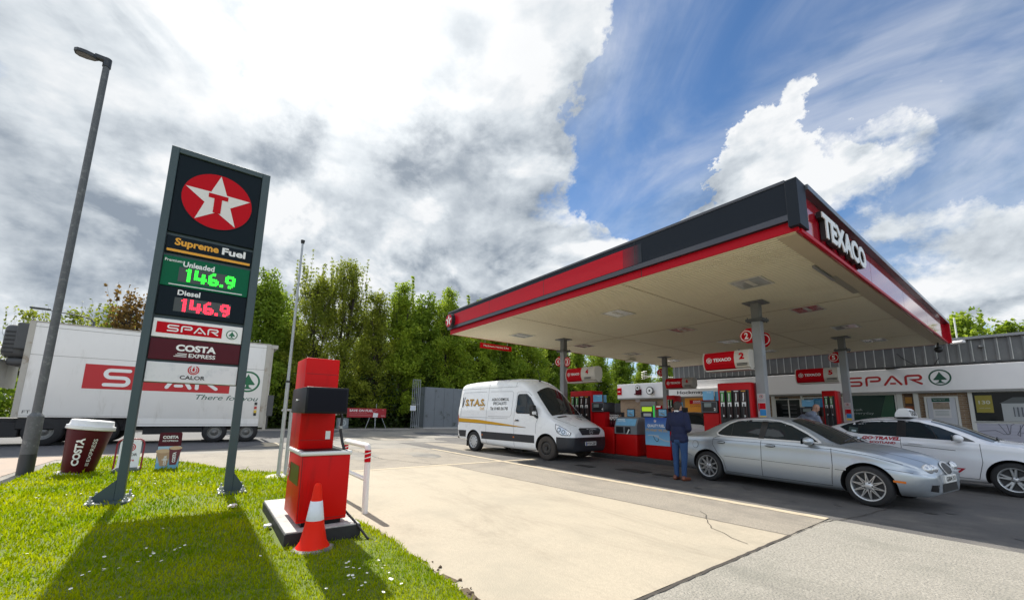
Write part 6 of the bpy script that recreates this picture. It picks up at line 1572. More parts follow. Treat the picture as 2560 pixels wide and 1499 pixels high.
# ---- white van
white_v = pm('paint_van', (.86, .88, .90), .28, coat=.5, var=.02, scale=1.0, dirt=(.66, .67, .66), dscale=1.2, dlo=.6, dhi=.8); vblack = pm('van_plastic', (.022, .024, .030), .55, var=.1)
KV = [(-1.03, .50, .82, .60, .90, 1.1, .93, 1.5, .915, 2.36, .76, 2.46), (-.99, .44, .86, .56, .95, 1.1, .975, 1.5, .96, 2.41, .80, 2.52), (-.80, .40, .88, .52, .965, 1.1, .99, 1.5, .975, 2.46, .82, 2.58), (.0, .32, .88, .46, .97, 1.1, .995, 1.5, .98, 2.50, .83, 2.62), (1.5, .26, .88, .42, .97, 1.1, .995, 1.5, .98, 2.51, .83, 2.64), (2.2, .24, .88, .40, .97, 1.1, .995, 1.48, .98, 2.46, .82, 2.60), (2.5, .24, .88, .40, .97, 1.1, .995, 1.46, .98, 2.35, .81, 2.51),
      (2.78, .24, .88, .40, .97, 1.05, .995, 1.42, .98, 2.14, .81, 2.32), (3.05, .24, .88, .40, .97, 1.0, .995, 1.38, .98, 1.86, .84, 2.03), (3.40, .24, .88, .40, .97, .95, .99, 1.32, .97, 1.52, .87, 1.66), (3.58, .24, .88, .40, .965, .92, .985, 1.28, .955, 1.36, .87, 1.48), (3.70, .24, .87, .40, .96, .90, .98, 1.24, .945, 1.30, .85, 1.40), (4.0, .25, .87, .40, .965, .82, .98, 1.10, .95, 1.17, .80, 1.27), (4.25, .26, .86, .40, .955, .72, .965, 1.0, .93, 1.07, .76, 1.18), (4.40, .27, .82, .40, .92, .62, .935, .93, .89, 1.0, .72, 1.11), (4.48, .29, .76, .42, .86, .60, .875, .87, .83, .95, .66, 1.05), (4.53, .34, .68, .44, .78, .60, .79, .80, .76, .88, .58, .97)]
def vreg(c): return 2 if (c.x > 3.98 and c.z < .715) else 0
van = thing('white_van', 'white high roof panel van with gold lettering and orange stripe', 'van', (-13.03-.115, 8.05+.98, 0), R_(6.77), None)
ob, bvh = body_mesh('body', KV, stn(-1.03, 4.53, 60, (-1.01, 4.50)), [(0, .36, .42), (3.57, .36, .44)], [white_v, well, vblack], van, vreg, .16, [((0, 0, .715), (0, 0, 1)), ((3.98, 0, 0), (1, 0, 0))])
D = Decal(bvh)
for d in 'RL':
    mb = MB(local=True); D.poly(mb, d, [(2.24, 1.98), (2.30, 2.03), (2.62, 2.03), (2.80, 1.90), (3.12, 1.52), (3.25, 1.28), (3.20, 1.25), (2.95, 1.40), (2.30, 1.41), (2.24, 1.46)], .004, 0, .07); D.line(mb, d, [(2.68, 1.42), (2.66, 2.02)], .03, .007, 1); w = mb.build('side_window', [glassb, black_p], ob)
    mb = MB(local=True); D.line(mb, d, [(2.24, 1.98), (2.30, 2.03), (2.62, 2.03), (2.80, 1.90), (3.12, 1.52), (3.25, 1.28), (3.20, 1.25), (2.95, 1.40), (2.30, 1.41), (2.24, 1.46), (2.24, 1.98)], .03, .006, 0, .04); mb.build('window_seal', black_p, w)
mb = MB(local=True); D.poly(mb, 'T', [(3.66, -.78), (3.72, 0), (3.66, .78), (2.88, .66), (2.80, 0), (2.88, -.66)], .005, 0, .08); wsn = mb.build('windscreen', glassb, ob)
mb = MB(local=True); mb.tube([(3.72, -.6, 1.42), (3.60, -.1, 1.55), (3.58, .1, 1.57)], .012, 6); mb.tube([(3.74, .0, 1.42), (3.62, .4, 1.53), (3.60, .6, 1.52)], .012, 6); mb.build('wiper', black_p, wsn)
mb = MB(local=True)
for d in 'RL':
    D.poly(mb, d, [(-.97, .50), (-.47, .50), (-.44, .74), (-.98, .74)], .006, 0, .1); D.poly(mb, d, [(.47, .48), (3.09, .48), (3.09, .72), (.45, .74)], .006, 0, .1)
mb.build('side_moulding', vblack, ob)
mb = MB(local=True)
for d in 'RL':
    for path in ([(.72, .30), (.72, 2.46)], [(2.16, .30), (2.16, 1.4), (2.20, 2.08), (2.28, 2.12), (2.66, 2.11), (2.84, 1.98)], [(3.14, .78), (3.16, 1.1), (3.24, 1.26)], [(-.99, 2.28), (2.2, 2.30)], [(-.95, 1.24), (1.85, 1.22)], [(-.80, 1.28), (-.80, 2.10), (-.74, 2.16), (.60, 2.16)], [(.82, 1.28), (1.95, 1.28), (2.02, 1.36), (2.02, 2.08), (1.96, 2.14), (.82, 2.16)]):
        D.line(mb, d, path, .010)
    D.line(mb, d, [(2.1, 2.56), (2.12, 2.3)], .01)
mb.build('shut_line', pm('van_seam', (.16, .17, .18), .6), ob)
mb = MB(local=True); D.line(mb, 'T', [(3.75, -.83), (4.0, -.74), (4.25, -.66), (4.42, -.55)], .012); D.line(mb, 'T', [(3.75, .83), (4.0, .74), (4.25, .66), (4.42, .55)], .012)
D.poly(mb, 'T', [(3.76, -.70), (3.83, -.68), (3.86, -.28), (3.78, -.26)], .004); D.poly(mb, 'T', [(3.76, .70), (3.83, .68), (3.86, .28), (3.78, .26)], .004); mb.build('bonnet_vent', black_p, ob)
mb = MB(local=True); D.poly(mb, 'R', [(-.93, 1.05), (-.93, 1.19), (.3, 1.15), (1.6, 1.05), (2.72, .955), (1.6, .985), (.3, 1.03)], .006, 0, .1); mb.build('orange_stripe', pm('stripe_orange', (.62, .33, .01), .4), ob)
mb = MB(local=True); D.line(mb, 'R', [(-.93, 1.045), (.3, 1.025), (1.6, .98), (2.72, .95)], .012, .007); D.text(mb, 'R', 'AGROCHEMICAL', .93, 1.82, .90, .105, .006, 0, .015); D.text(mb, 'R', 'SPECIALISTS', 1.02, 1.68, .70, .105, .006, 0, .015); D.text(mb, 'R', 'Tel: 01400 261745', .90, 1.50, .93, .115, .006, 0, .02)
D.poly(mb, 'R', [(-.80, 1.98), (-.78, 1.6), (-.74, 1.6), (-.75, 1.98)], .006); D.poly(mb, 'R', [(-.68, 1.98), (-.76, 1.6), (-.73, 1.6), (-.64, 1.98)], .006); mb.build('lettering', black_t, ob)
mb = MB(local=True); D.text(mb, 'R', 'S.T.A.S.', -.587, 1.638, 1.17, .255, .006, 1, .045); D.text(mb, 'R', 'S.T.A.S.', -.60, 1.65, 1.17, .255, .009, 0, .03); D.text(mb, 'R', 'Ltd.', .33, 1.50, .26, .12, .006, 0, .02); mb.build('gold_lettering', [pm('gold_letter', (.50, .28, .03), .4), black_t], ob)
for sd_ in (-1, 1):
    mb = MB(local=True); d = 'R' if sd_ < 0 else 'L'
    D.poly(mb, d, [(3.93, 1.10), (4.05, 1.07), (4.30, .97), (4.46, .85), (4.44, .765), (4.20, .765), (4.02, .84), (3.94, .96)], .006, 2, .04); D.poly(mb, d, [(3.955, 1.08), (4.06, 1.05), (4.29, .955), (4.44, .845), (4.425, .785), (4.205, .785), (4.035, .855), (3.96, .965)], .009, 0, .04)
    for (a_, b_, r_) in ((4.08, .93, .075), (4.24, .87, .065), (4.37, .83, .04)): D.poly(mb, d, [(a_+r_*math.cos(t), b_+r_*math.sin(t)) for t in np.linspace(0, 5.9, 14)], .013, 1, .04); D.poly(mb, d, [(a_+r_*.55*math.cos(t), b_+r_*.55*math.sin(t)) for t in np.linspace(0, 5.9, 12)], .016, 0, .04)
    mb.build('headlight', [pm('lamp_clear', (.70, .72, .75), .1, .3, coat=1.0), pm('lamp_inner', (.25, .27, .29), .15, .6), black_p], ob)
    mb = MB(local=True); p = D.hit(d, 2.28, 1.17, .02); mb.obox((2.30, p.y, 1.17), (.20, .04, .045), b=.015); mb.build('door_handle', black_p, ob)
    mb = MB(local=True)
    for s_ in (.48, 2.12): D.poly(mb, d, [(s_, .60), (s_+.06, .60), (s_+.06, .64), (s_, .64)], .009, 0)
    mb.build('side_marker', amber, ob)
    mb = MB(local=True); D.poly(mb, d, [(-1.02, .95), (-.94, .95), (-.94, 1.32), (-1.02, 1.32)], .006, 0); D.poly(mb, 'B', [(sd_*.80, .8), (sd_*.93, .8), (sd_*.92, 1.32), (sd_*.80, 1.32)], .006, 0); mb.build('tail_light', redl, ob)
    mb = MB(local=True); mb.obox((3.12, sd_*1.10, 1.50), (.16, .20, .34), b=.05, seg=3, mi=0); mb.obox((3.10, sd_*1.0, 1.38), (.08, .16, .10), b=.02, mi=0); mb.obox((3.18, sd_*1.10, 1.42), (.08, .18, .12), b=.03, mi=1); mb.build('door_mirror', [black_p, white_v], ob)
mb = MB(local=True); D.poly(mb, 'F', [(-.44, .785), (.44, .785), (.54, .90), (.56, .955), (.48, .99), (-.48, .99), (-.56, .955), (-.54, .90)], .008, 0, .06); gr = mb.build('grille', pm('van_grille', (.015, .015, .016), .35), ob)
for z in (.84, .885, .93): mb = MB(local=True); D.line(mb, 'F', [(-.50, z), (.50, z)], .012, .014, 0); mb.build('grille_bar', pm('grille_bar', (.06, .06, .065), .35), gr)
hx = D.hit('F', 0, .89, .02).x
mb = MB(local=True); ff_ = frame((hx, 0, .885), (0, 1, 0), (0, 0, 1)); mb.ring(ff_, 0, 0, .078, .092, .01, 0, 30)
for k in range(3): a = R_(90+120*k); mb.ribbon(ff_, [(0, 0), (.08*math.cos(a), .08*math.sin(a))], .016, .010+.001*k, 0)
mb.build('grille_emblem', chrome, gr)
mb = MB(local=True); D.poly(mb, 'T', [(4.18, .06), (4.0, .17), (3.95, .25), (4.05, .20)], .005, 0); D.poly(mb, 'T', [(4.18, .0), (3.95, .02), (3.88, .06), (4.0, .05)], .005, 0); D.poly(mb, 'T', [(4.16, .05), (3.92, .13), (3.86, .20), (4.0, .13)], .006, 0); mb.build('bonnet_motif', pm('motif', (.10, .09, .06), .5), ob)
mb = MB(local=True); mb.box(4.53, 4.555, -.27, .27, .47, .585, b=.004); npp = mb.build('number_plate', plate_w, ob); mb = MB(local=True); ff_ = frame((4.557, 0, 0), (0, 1, 0), (0, 0, 1)); mb.text(ff_, 'FY59 ZBF', -.20, .49, .44, .075, 0, 0, bold=.03); mb.rect(ff_, -.265, -.22, .475, .58, .001, 1); mb.build('lettering', [black_t, pm('plate_blue', (.01, .04, .30), .5)], npp)
mb = MB(local=True); D.poly(mb, 'F', [(-.55, .60), (.55, .60), (.55, .70), (-.55, .70)], .006, 0); mb.build('bumper_intake', black_p, ob)
mb = MB(local=True); mb.obox((3.2+(-.6), -.2, 2.52), (.10, .07, .06), b=.02); mb.tube([(2.60, -.2, 2.55), (2.52, -.2, 2.85)], .007, 5); mb.build('roof_aerial', black_p, ob)
mb = MB(local=True); mb.box(-1.20, -1.0, -.8, .8, .42, .50, b=.01); mb.build('rear_step', black_p, ob)
mb = MB(local=True); mb.box(1.8, 2.3, -.7, .7, .14, .30); mb.box(-.46, -.44, -.93, -.70, .16, .45); mb.box(-.46, -.44, .70, .93, .16, .45); mb.build('underbody', well, ob)
for s_, st_, rr_ in ((0, 'cap', .235), (3.57, 'steel', .225)):
    for sd_ in (-1, 1): wheel(van, s_, sd_*.855, .36, .362, rr_, .235, st_, sd_, pm('tyre_dusty', (.060, .050, .042), .9, var=.2, scale=9) if st_ == 'steel' else None)

# ---- white car with dark roof at the rear pumps
KS = [(a, b, c*1.0, d_, e, f+.03, g, h+.06, i, j+.11, k, l+.12) for (a, b, c, d_, e, f, g, h, i, j, k, l) in KT]
suv = thing('white_car', 'white car with black roof mostly hidden by the poster bin and navy jacket', 'car', (-10.05, 16.4, 0), R_(-2))
def sreg(c): return 2 if c.z > 1.30 else 0
ob, bvh = body_mesh('body', KS, stn(-.92, 3.58, 44, (-.89, 3.55)), [(0, .33, .38), (2.72, .33, .38)], [white_c, well, black_p], suv, sreg)
D = Decal(bvh)
for d in 'RL':
    mb = MB(local=True); D.poly(mb, d, [(-.25, 1.26), (.2, 1.40), (.6, 1.47), (1.2, 1.49), (1.6, 1.42), (2.0, 1.24), (2.3, 1.07), (1.2, 1.12), (.1, 1.15)], .004, 0, .07); mb.build('side_window', glassb, ob)
    mb = MB(local=True); D.poly(mb, d, [(-.90, .82), (-.62, .86), (-.60, 1.0), (-.86, 1.0)], .005, 0); mb.build('tail_light', redl, ob)
mb = MB(local=True); D.poly(mb, 'T', [(2.50, -.68), (2.55, 0), (2.50, .68), (1.62, .52), (1.56, 0), (1.62, -.52)], .005, 0, .08); mb.build('windscreen', glassb, ob)
mb = MB(local=True)
for d in 'RL': D.poly(mb, d, [(-.90, .42), (-.42, .42), (-.40, .62), (-.90, .66)], .006, 0); D.line(mb, d, [(1.18, 1.1), (1.17, .28)]); D.line(mb, d, [(2.35, 1.0), (2.27, .28)])
mb.build('dark_trim', black_p, ob)
mirror_obj(D, ob, 2.06, 1.12, .87, black_p)
for s_ in (0, 2.72):
    for sd_ in (-1, 1): wheel(suv, s_, sd_*.79, .33, .33, .23, .21, 'twin', sd_)

# ---- articulated lorry on the road
XT = -20.8; kf = .907
tw = pm('trailer_white', (.80, .79, .76), .5, var=.03, scale=.8, dirt=(.60, .58, .53), dscale=2.2, dlo=.52, dhi=.78, dz=.25); tr_dk = pm('chassis_dark', (.016, .016, .018), .7, var=.2); tr_edge = pm('trailer_edge', (.45, .43, .38), .5, var=.1, dirt=(.22, .16, .10), dscale=3); fr_d = pm('fridge_grey', (.06, .063, .066), .5, var=.1)
lor = thing('lorry_trailer', 'white refrigerated trailer with a red grocery logo band, passing on the road behind the signs', 'lorry', (XT-1.2, -1.6, 0))
zt_, y0, yst, y1 = 4.23, -5.10, -2.2, 2.06
mb = MB(); mb.box(XT-2.5, XT, y0, y1, .96, zt_, b=.03, seg=2); mb.box(XT-2.48, XT-.004, yst+.06, y1-.002, .66, .97); bx_ = mb.build('box', tw, lor)
f = FX(XT)
mb = MB(); mb.rect(f, y0+.02, y1, 3.085, 3.10, .003, 0); mb.rect(f, y0+.1, y1, 4.06, 4.075, .003, 0); mb.rect(f, y0+.02, yst, 1.02, 1.03, .003, 0); mb.rect(f, yst+.1, y1, .74, .75, .003, 0); mb.build('panel_seam', pm('seam_grey', (.30, .29, .27), .6), bx_)
mb = MB(); mb.box(XT-.01, XT+.012, y0-.01, y0+.14, .96, zt_, b=.004); mb.box(XT-.01, XT+.03, y1-.14, y1+.03, .60, zt_+.02, b=.004); mb.box(XT-2.5, XT+.02, y0, y1, zt_, zt_+.03); mb.build('edge_trim', tr_edge, bx_)
mb = MB(); mb.rect(f, -3.60, .74, 2.0, 2.885, .004, 0); spar_letters(mb, f, -3.10, 2.10, 3.45, .66, .008, 1); spar_tree(mb, f, 1.36, 2.545, .45, .006, 2)
mb.text(f, 'There for you', -.34, 1.66, 2.15, .26, .006, 3, shear=.3); mb.text(f, 'FT159', y0+.22, 1.10, .45, .10, .006, 4)
mb.build('livery', [pm('livery_red', (.50, .010, .015), .4), white_s, green_d, pm('livery_script', (.02, .10, .07), .5), black_t], bx_)
mb = MB(); 
for z, m in ((1.55, 0), (1.38, 1), (1.22, 2), (1.10, 0)): mb.rect(f, 1.70, 1.80, z, z+.12, .016, m)
mb.build('side_reflector', [black_t, redl, pm('refl_yellow', (.7, .5, .05), .4)], bx_)
mb = MB(); mb.box(XT-2.3, XT-.2, y0-.62, y0-.02, 2.95, 4.10, b=.18, seg=3); mb.box(XT-2.2, XT-.25, y0-.45, y0-.02, 2.70, 2.96, b=.08, seg=2); mb.box(XT-.34, XT-.10, y0-.30, y0-.0, 3.25, 4.16, b=.03); fg = mb.build('fridge_unit', fr_d, lor)
mb = MB()
for q in range(6): mb.box(XT-.215, XT-.19, y0-.55, y0-.30, 3.1+q*.14, 3.16+q*.14)
mb.build('grille', black_t, fg)
mb = MB(); mb.box(XT-2.2, XT-.35, y0+.2, y1-.1, .50, .90); mb.box(XT-.5, XT-.15, -1.8, -.75, .35, .70); mb.box(XT-.10, XT-.06, -1.2, .0, .42, .60); mb.build('chassis', tr_dk, lor)
mb = MB(); mb.box(XT-2.4, XT-.0, y1+.03, y1+.30, 4.08, 4.24, 0); mb.box(XT-.14, XT-.04, y1+.03, y1+.14, .50, 4.08, 0); mb.box(XT-2.4, XT-.3, y1+.15, y1+.24, .55, 2.0, 1, b=.01); mb.box(XT-.3, XT-.02, y1+.12, y1+.35, 1.1, 2.0, 1); mb.build('tail_lift', [tr_edge, fr_d], lor)
for yw in (.42, 1.52, -.60):
    if yw < 0: continue
    for xx, sd_ in ((XT-.18, 1), (XT-2.3, -1)):
        e = bpy.data.objects.new('wheel', None); COL.objects.link(e); e.parent = lor; e.location = (xx-lor.location.x, yw-lor.location.y, .42)
        mb = MB(local=True); mb.lathe([(.25, -.15), (.38, -.15), (.42, -.10), (.42, .10), (.38, .15), (.25, .15)], (0, 0, 0), 36, axis='x'); mb.build('tyre', rubber, e)
        mb = MB(local=True); mb.lathe([(.26, .14), (.24, .13), (.22, .05), (.12, .03), (.10, .09), (0, .10)], (0, 0, 0), 28, axis='x'); mb.lathe([(.26, -.14), (.2, -.1), (0, -.1)], (0, 0, 0), 20, axis='x'); mb.build('rim', pm('lorry_rim', (.22, .22, .21), .5, .5), e)
# tractor unit in front, mostly out of the picture
cab = thing('lorry_cab', 'white lorry tractor unit at the left edge of the picture, pulling the trailer', 'lorry cab', (XT-1.2, -7.2, 0))
mb = MB(); mb.box(XT-2.45, XT+.02, -8.9, -6.25, .95, 3.55, b=.15, seg=3); mb.box(XT-2.3, XT-.1, -8.7, -6.4, 3.5, 3.95, b=.2, seg=3); mb.box(XT-.3, XT+.0, -6.26, -6.02, .9, 2.9, b=.05); cb = mb.build('cab_body', tw, cab)
mb = MB(); mb.rect(FX(XT+.02), -8.6, -7.6, 2.0, 2.9, .004, 0); mb.build('side_window', glassb, cb)
mb = MB(); mb.box(XT-2.3, XT-.2, -5.75, -5.72, 1.95, 2.9); mb.build('rear_panel', tw, cab)
mb = MB(); mb.rect(FX(XT-.2), -5.95, -5.75, 2.30, 2.38, .002, 0); mb.box(XT-.3, XT-.18, -5.95, -5.72, 2.0, 2.95, 1); mb.rect(FX(XT-.17), -5.93, -5.75, 2.07, 2.15, .002, 0); mb.rect(FX(XT-.17), -5.92, -5.80, 2.70, 2.76, .002, 2); mb.build('service_panel', [redl, tw, tr_dk], cab)
mb = MB(); mb.box(XT-2.2, XT-.3, -8.6, -2.4, .62, .92); mb.box(XT-.8, XT-.1, -6.2, -4.9, .30, .80, b=.03); mb.box(XT-.3, XT-.05, -5.0, -3.2, .55, .95, b=.04); mb.build('chassis', tr_dk, cab)
for yw in (-8.0, -4.35, -2.95):
    for xx in (XT-.2, XT-2.3):
        e = bpy.data.objects.new('wheel', None); COL.objects.link(e); e.parent = cab; e.location = (xx-cab.location.x, yw-cab.location.y, .5)
        mb = MB(local=True); mb.lathe([(.28, -.16), (.46, -.16), (.50, -.10), (.50, .10), (.46, .16), (.28, .16)], (0, 0, 0), 36, axis='x'); mb.build('tyre', rubber, e)
        mb = MB(local=True); mb.lathe([(.30, .15), (.27, .13), (.22, .02), (.12, .02), (.10, .10), (0, .11)], (0, 0, 0), 28, axis='x'); mb.lathe([(.3, -.14), (0, -.1)], (0, 0, 0), 20, axis='x'); mb.build('rim', pm('lorry_rim', (.22, .22, .21), .5, .5), e)

# ------------------------------------------------------------------ people
def blob_mesh(name, caps, ells, mat, parent, vox=.013, smooth=6):
    """tapered limbs and ellipsoids fused by a voxel remesh into one continuous surface"""
    mb = MB(local=True)
    for (p0, p1, r0, r1) in caps:
        p0 = Vector(p0); p1 = Vector(p1); n = 10
        d = p1-p0; ln = d.length or 1e-6; u = d.normalized()
        pts = [p0-u*r0*math.cos(R_(a)) for a in (20, 45, 70)]+[p0, p0+d*.5, p1]+[p1+u*r1*math.cos(R_(a)) for a in (70, 45, 20)]
        rs = [r0*math.sin(R_(a)) for a in (20, 45, 70)]+[r0, (r0+r1)/2, r1]+[r1*math.sin(R_(a)) for a in (70, 45, 20)]
        mb.tube(pts, rs, 14)
    for (c, r, *rot) in ells:
        bm = bmesh.new(); bmesh.ops.create_icosphere(bm, subdivisions=3, radius=1); M = rot[0] if rot else Matrix.Identity(3)
        bm.verts.index_update(); mb.add([Vector(c)+M@Vector((v.co.x*r[0], v.co.y*r[1], v.co.z*r[2])) for v in bm.verts], [[v.index for v in f.verts] for f in bm.faces]); bm.free()
    o = mb.build(name, mat, None)
    md = o.modifiers.new('r', 'REMESH'); md.mode = 'VOXEL'; md.voxel_size = vox; md.use_smooth_shade = True
    s_ = o.modifiers.new('s', 'SMOOTH'); s_.iterations = smooth; s_.factor = .5
    dg = bpy.context.evaluated_depsgraph_get(); m2 = bpy.data.meshes.new_from_object(o.evaluated_get(dg)); o.modifiers.clear(); o.data = m2
    if not m2.materials: m2.materials.append(mat)
    o.parent = parent
    return o
skin = pm('skin', (.50, .27, .19), .5, var=.05, scale=9); navy = pm('cloth_navy', (.006, .012, .05), .85, var=.12, scale=16, bump=.25, bscale=18); denim = pm('cloth_denim', (.02, .06, .16), .9, var=.2, scale=12, bump=.3, bscale=22); leath = pm('shoe_brown', (.16, .05, .025), .4, var=.15, scale=14); hairm = pm('hair_dark', (.035, .028, .024), .7, var=.3, scale=50); hood_g = pm('cloth_grey_blue', (.22, .25, .33), .9, var=.12, scale=10, bump=.35, bscale=12); shirt = pm('shirt_white', (.75, .75, .75), .7)
def hand(c, d, n, s=1.0):
    """palm, four bent fingers of unequal length and a thumb from the side of the palm; d = pointing direction, n = palm normal"""
    c = Vector(c); d = Vector(d).normalized(); n = Vector(n).normalized(); w = d.cross(n); caps = [(c, c+d*.075, .026, .028), (c+w*.02, c+w*.022+d*.08, .018, .016), (c-w*.02, c-w*.022+d*.08, .018, .016)]
    for i, l in enumerate((.068, .078, .072, .056)):
        b = c+d*.085+w*(.030-.020*i); m_ = b+d*l*.5+n*.008; caps += [(b, m_, .0095, .009), (m_, m_+d*l*.35+n*l*.32, .009, .0075)]
    b = c+d*.02+w*.03; m_ = b+d*.03+w*.022+n*.012; caps += [(b, m_, .012, .011), (m_, m_+d*.03+w*.004+n*.012, .0105, .009)]
    return caps
def head(c, f, s=1.0, down=0.0):
    """skull, jaw, nose, ears, lips, eye ridges; f = facing direction (unit, horizontal)"""
    c = Vector(c); f = Vector(f).normalized(); r = Vector((f.y, -f.x, 0)); u = (Vector((0, 0, 1))*math.cos(down)+f*math.sin(down)); f = (f*math.cos(down)-Vector((0, 0, 1))*math.sin(down))
    M = Matrix((r, f, u)).transposed()
    e = [(c+u*.02-f*.008, (.076*s, .094*s, .100*s), M), (c-u*.05+f*.018, (.060*s, .070*s, .072*s), M), (c-u*.015+f*.098, (.014, .022, .026), M), (c-u*.062+f*.082, (.026, .012, .009), M), (c-u*.098+f*.062, (.028, .022, .020), M), (c+u*.022+f*.080, (.056, .014, .010), M)]
    for q in (-1, 1): e.append((c+r*q*.078-f*.008-u*.005, (.012, .022, .032), M))
    eyes = [c+f*.088+r*q*.031+u*.004 for q in (-1, 1)]
    return e, eyes, M
eye_m = pm('eye', (.03, .025, .02), .2)
def person(label, loc, f, hc, neck0, bodycaps, clothes, hair=None, hats=(), down=0.0, group=None):
    t = thing('person', label, 'person', loc)
    e, eyes, M = head(hc, f, 1.0, down)
    body = blob_mesh('body', bodycaps+[(neck0, Vector(hc)-M@Vector((0, .02, .05)), .058, .052)], e, skin, t, .011, 4)
    mb = MB(local=True)
    for p in eyes:
        bm = bmesh.new(); bmesh.ops.create_icosphere(bm, subdivisions=2, radius=.012); bm.verts.index_update(); mb.add([v.co+p for v in bm.verts], [[v.index for v in q.verts] for q in bm.faces], 0, True); bm.free()
    mb.build('eyes', eye_m, body)
    for nm, caps, ells, m, vox in clothes: blob_mesh(nm, caps, ells, m, t, vox, 7)
    if hair:
        c = Vector(hc); blob_mesh('hair', [], [(c+M@Vector((0, -.018, .035)), (.085, .098, .096), M), (c+M@Vector((0, -.055, -.01)), (.074, .056, .075), M), (c+M@Vector((0, -.05, -.06)), (.058, .046, .04), M)], hair, body, .012, 3)
    return t, body, M
# man in navy jacket and jeans, seen from behind
bc = [((-.10, .01, .80), (-.095, .0, .48), .075, .055), ((-.095, .0, .48), (-.09, -.02, .10), .052, .036), ((.10, .01, .80), (.095, .0, .48), .075, .055), ((.095, .0, .48), (.09, -.02, .10), .052, .036), ((0, 0, 1.0), (0, 0, 1.36), .10, .10), ((-.18, 0, 1.40), (-.24, -.01, 1.12), .05, .042), ((.18, 0, 1.40), (.24, -.01, 1.12), .05, .042), ((-.24, -.01, 1.12), (-.09, .20, 1.05), .042, .03), ((.24, -.01, 1.12), (.09, .20, 1.07), .042, .03)]
bc += hand((-.08, .21, 1.05), (1, .35, -.05), (0, -.3, -1))+hand((.08, .21, 1.08), (-1, .35, -.05), (0, -.3, -1))
jk = ([((-.185, -.005, 1.415), (-.255, -.02, 1.12), .073, .062), ((.185, -.005, 1.415), (.255, -.02, 1.12), .073, .062), ((-.255, -.02, 1.12), (-.12, .17, 1.05), .060, .048), ((.255, -.02, 1.12), (.12, .17, 1.07), .060, .048), ((-.06, 0, 1.44), (.06, 0, 1.44), .085, .085)],
      [((0, 0, 1.28), (.215, .135, .20)), ((0, 0, 1.06), (.185, .125, .24)), ((0, 0, .93), (.205, .135, .13)), ((-.10, .0, .87), (.10, .125, .09)), ((.10, .0, .87), (.10, .125, .09)), ((0, -.02, 1.46), (.095, .085, .055))])
tr_ = ([((-.095, .005, .86), (-.10, .005, .50), .098, .070), ((-.10, .005, .50), (-.085, -.015, .10), .068, .052), ((.095, .005, .86), (.10, .005, .50), .098, .070), ((.10, .005, .50), (.085, -.015, .10), .068, .052)], [((0, -.01, .88), (.165, .115, .12))])
sh = ([((-.10, -.07, .045), (-.12, .13, .035), .044, .040), ((.10, -.07, .045), (.12, .13, .035), .044, .040)], [((-.10, -.05, .07), (.045, .055, .045)), ((.10, -.05, .07), (.045, .055, .045))])
t, bd, M = person('man in navy jacket and blue jeans seen from behind beside the silver car', (-5.10, 8.55, 0), (0.12, 1, 0), (0.0, .02, 1.60), (0, -.01, 1.42), bc, [('jacket', jk[0], jk[1], navy, .014), ('trousers', tr_[0], tr_[1], denim, .014), ('shoes', sh[0], sh[1], leath, .011)], hairm)
mb = MB(local=True); mb.tube([(-.06, -.035, 1.487), (-.03, -.068, 1.508), (.03, -.068, 1.508), (.06, -.035, 1.487)], .017, 8); mb.obox((-.03, -.083, 1.505), (.022, .012, .035), b=.004); mb.obox((.03, -.083, 1.505), (.022, .012, .035), b=.004); mb.build('shirt_collar', shirt, t)
# bald man in grey hoodie leaning at the pump
bc = [((-.10, 0, .85), (-.10, .02, .48), .08, .058), ((-.10, .02, .48), (-.10, 0, .10), .054, .038), ((.12, 0, .85), (.12, .02, .48), .08, .058), ((.12, .02, .48), (.12, 0, .10), .054, .038), ((0, 0, 1.0), (.10, .0, 1.38), .11, .10), ((-.08, .0, 1.46), (-.36, .08, 1.28), .055, .045), ((-.36, .08, 1.28), (-.52, .28, 1.12), .044, .032), ((.30, .0, 1.42), (.40, .0, 1.12), .055, .045), ((.40, .0, 1.12), (.42, .2, .98), .044, .032)]
bc += hand((-.54, .30, 1.10), (-.5, .8, -.4), (0, -.3, -1))+hand((.42, .21, .97), (.1, .9, -.3), (-1, 0, 0))
hd = ([((-.06, .0, 1.46), (-.37, .07, 1.27), .085, .070), ((-.37, .07, 1.27), (-.50, .26, 1.13), .066, .050), ((.30, .0, 1.42), (.41, .0, 1.12), .085, .068), ((.41, .0, 1.12), (.42, .17, 1.0), .064, .048), ((-.05, 0, 1.44), (.28, 0, 1.42), .11, .11)], [((.10, .0, 1.28), (.245, .16, .24)), ((.04, 0, 1.05), (.215, .15, .26)), ((.01, 0, .90), (.21, .15, .13)), ((.14, -.06, 1.54), (.135, .10, .085)), ((.20, -.03, 1.58), (.10, .09, .07))])
t, bd, M = person('bald man in a pale grey hoodie leaning towards the far pump behind the silver car', (-4.75, 15.3, 0), (.75, .65, 0), (.29, .04, 1.735), (.17, .0, 1.50), bc, [('hoodie', hd[0], hd[1], hood_g, .016), ('trousers', tr_[0], tr_[1], denim, .016), ('shoes', sh[0], sh[1], black_p, .012)], None, down=.45)
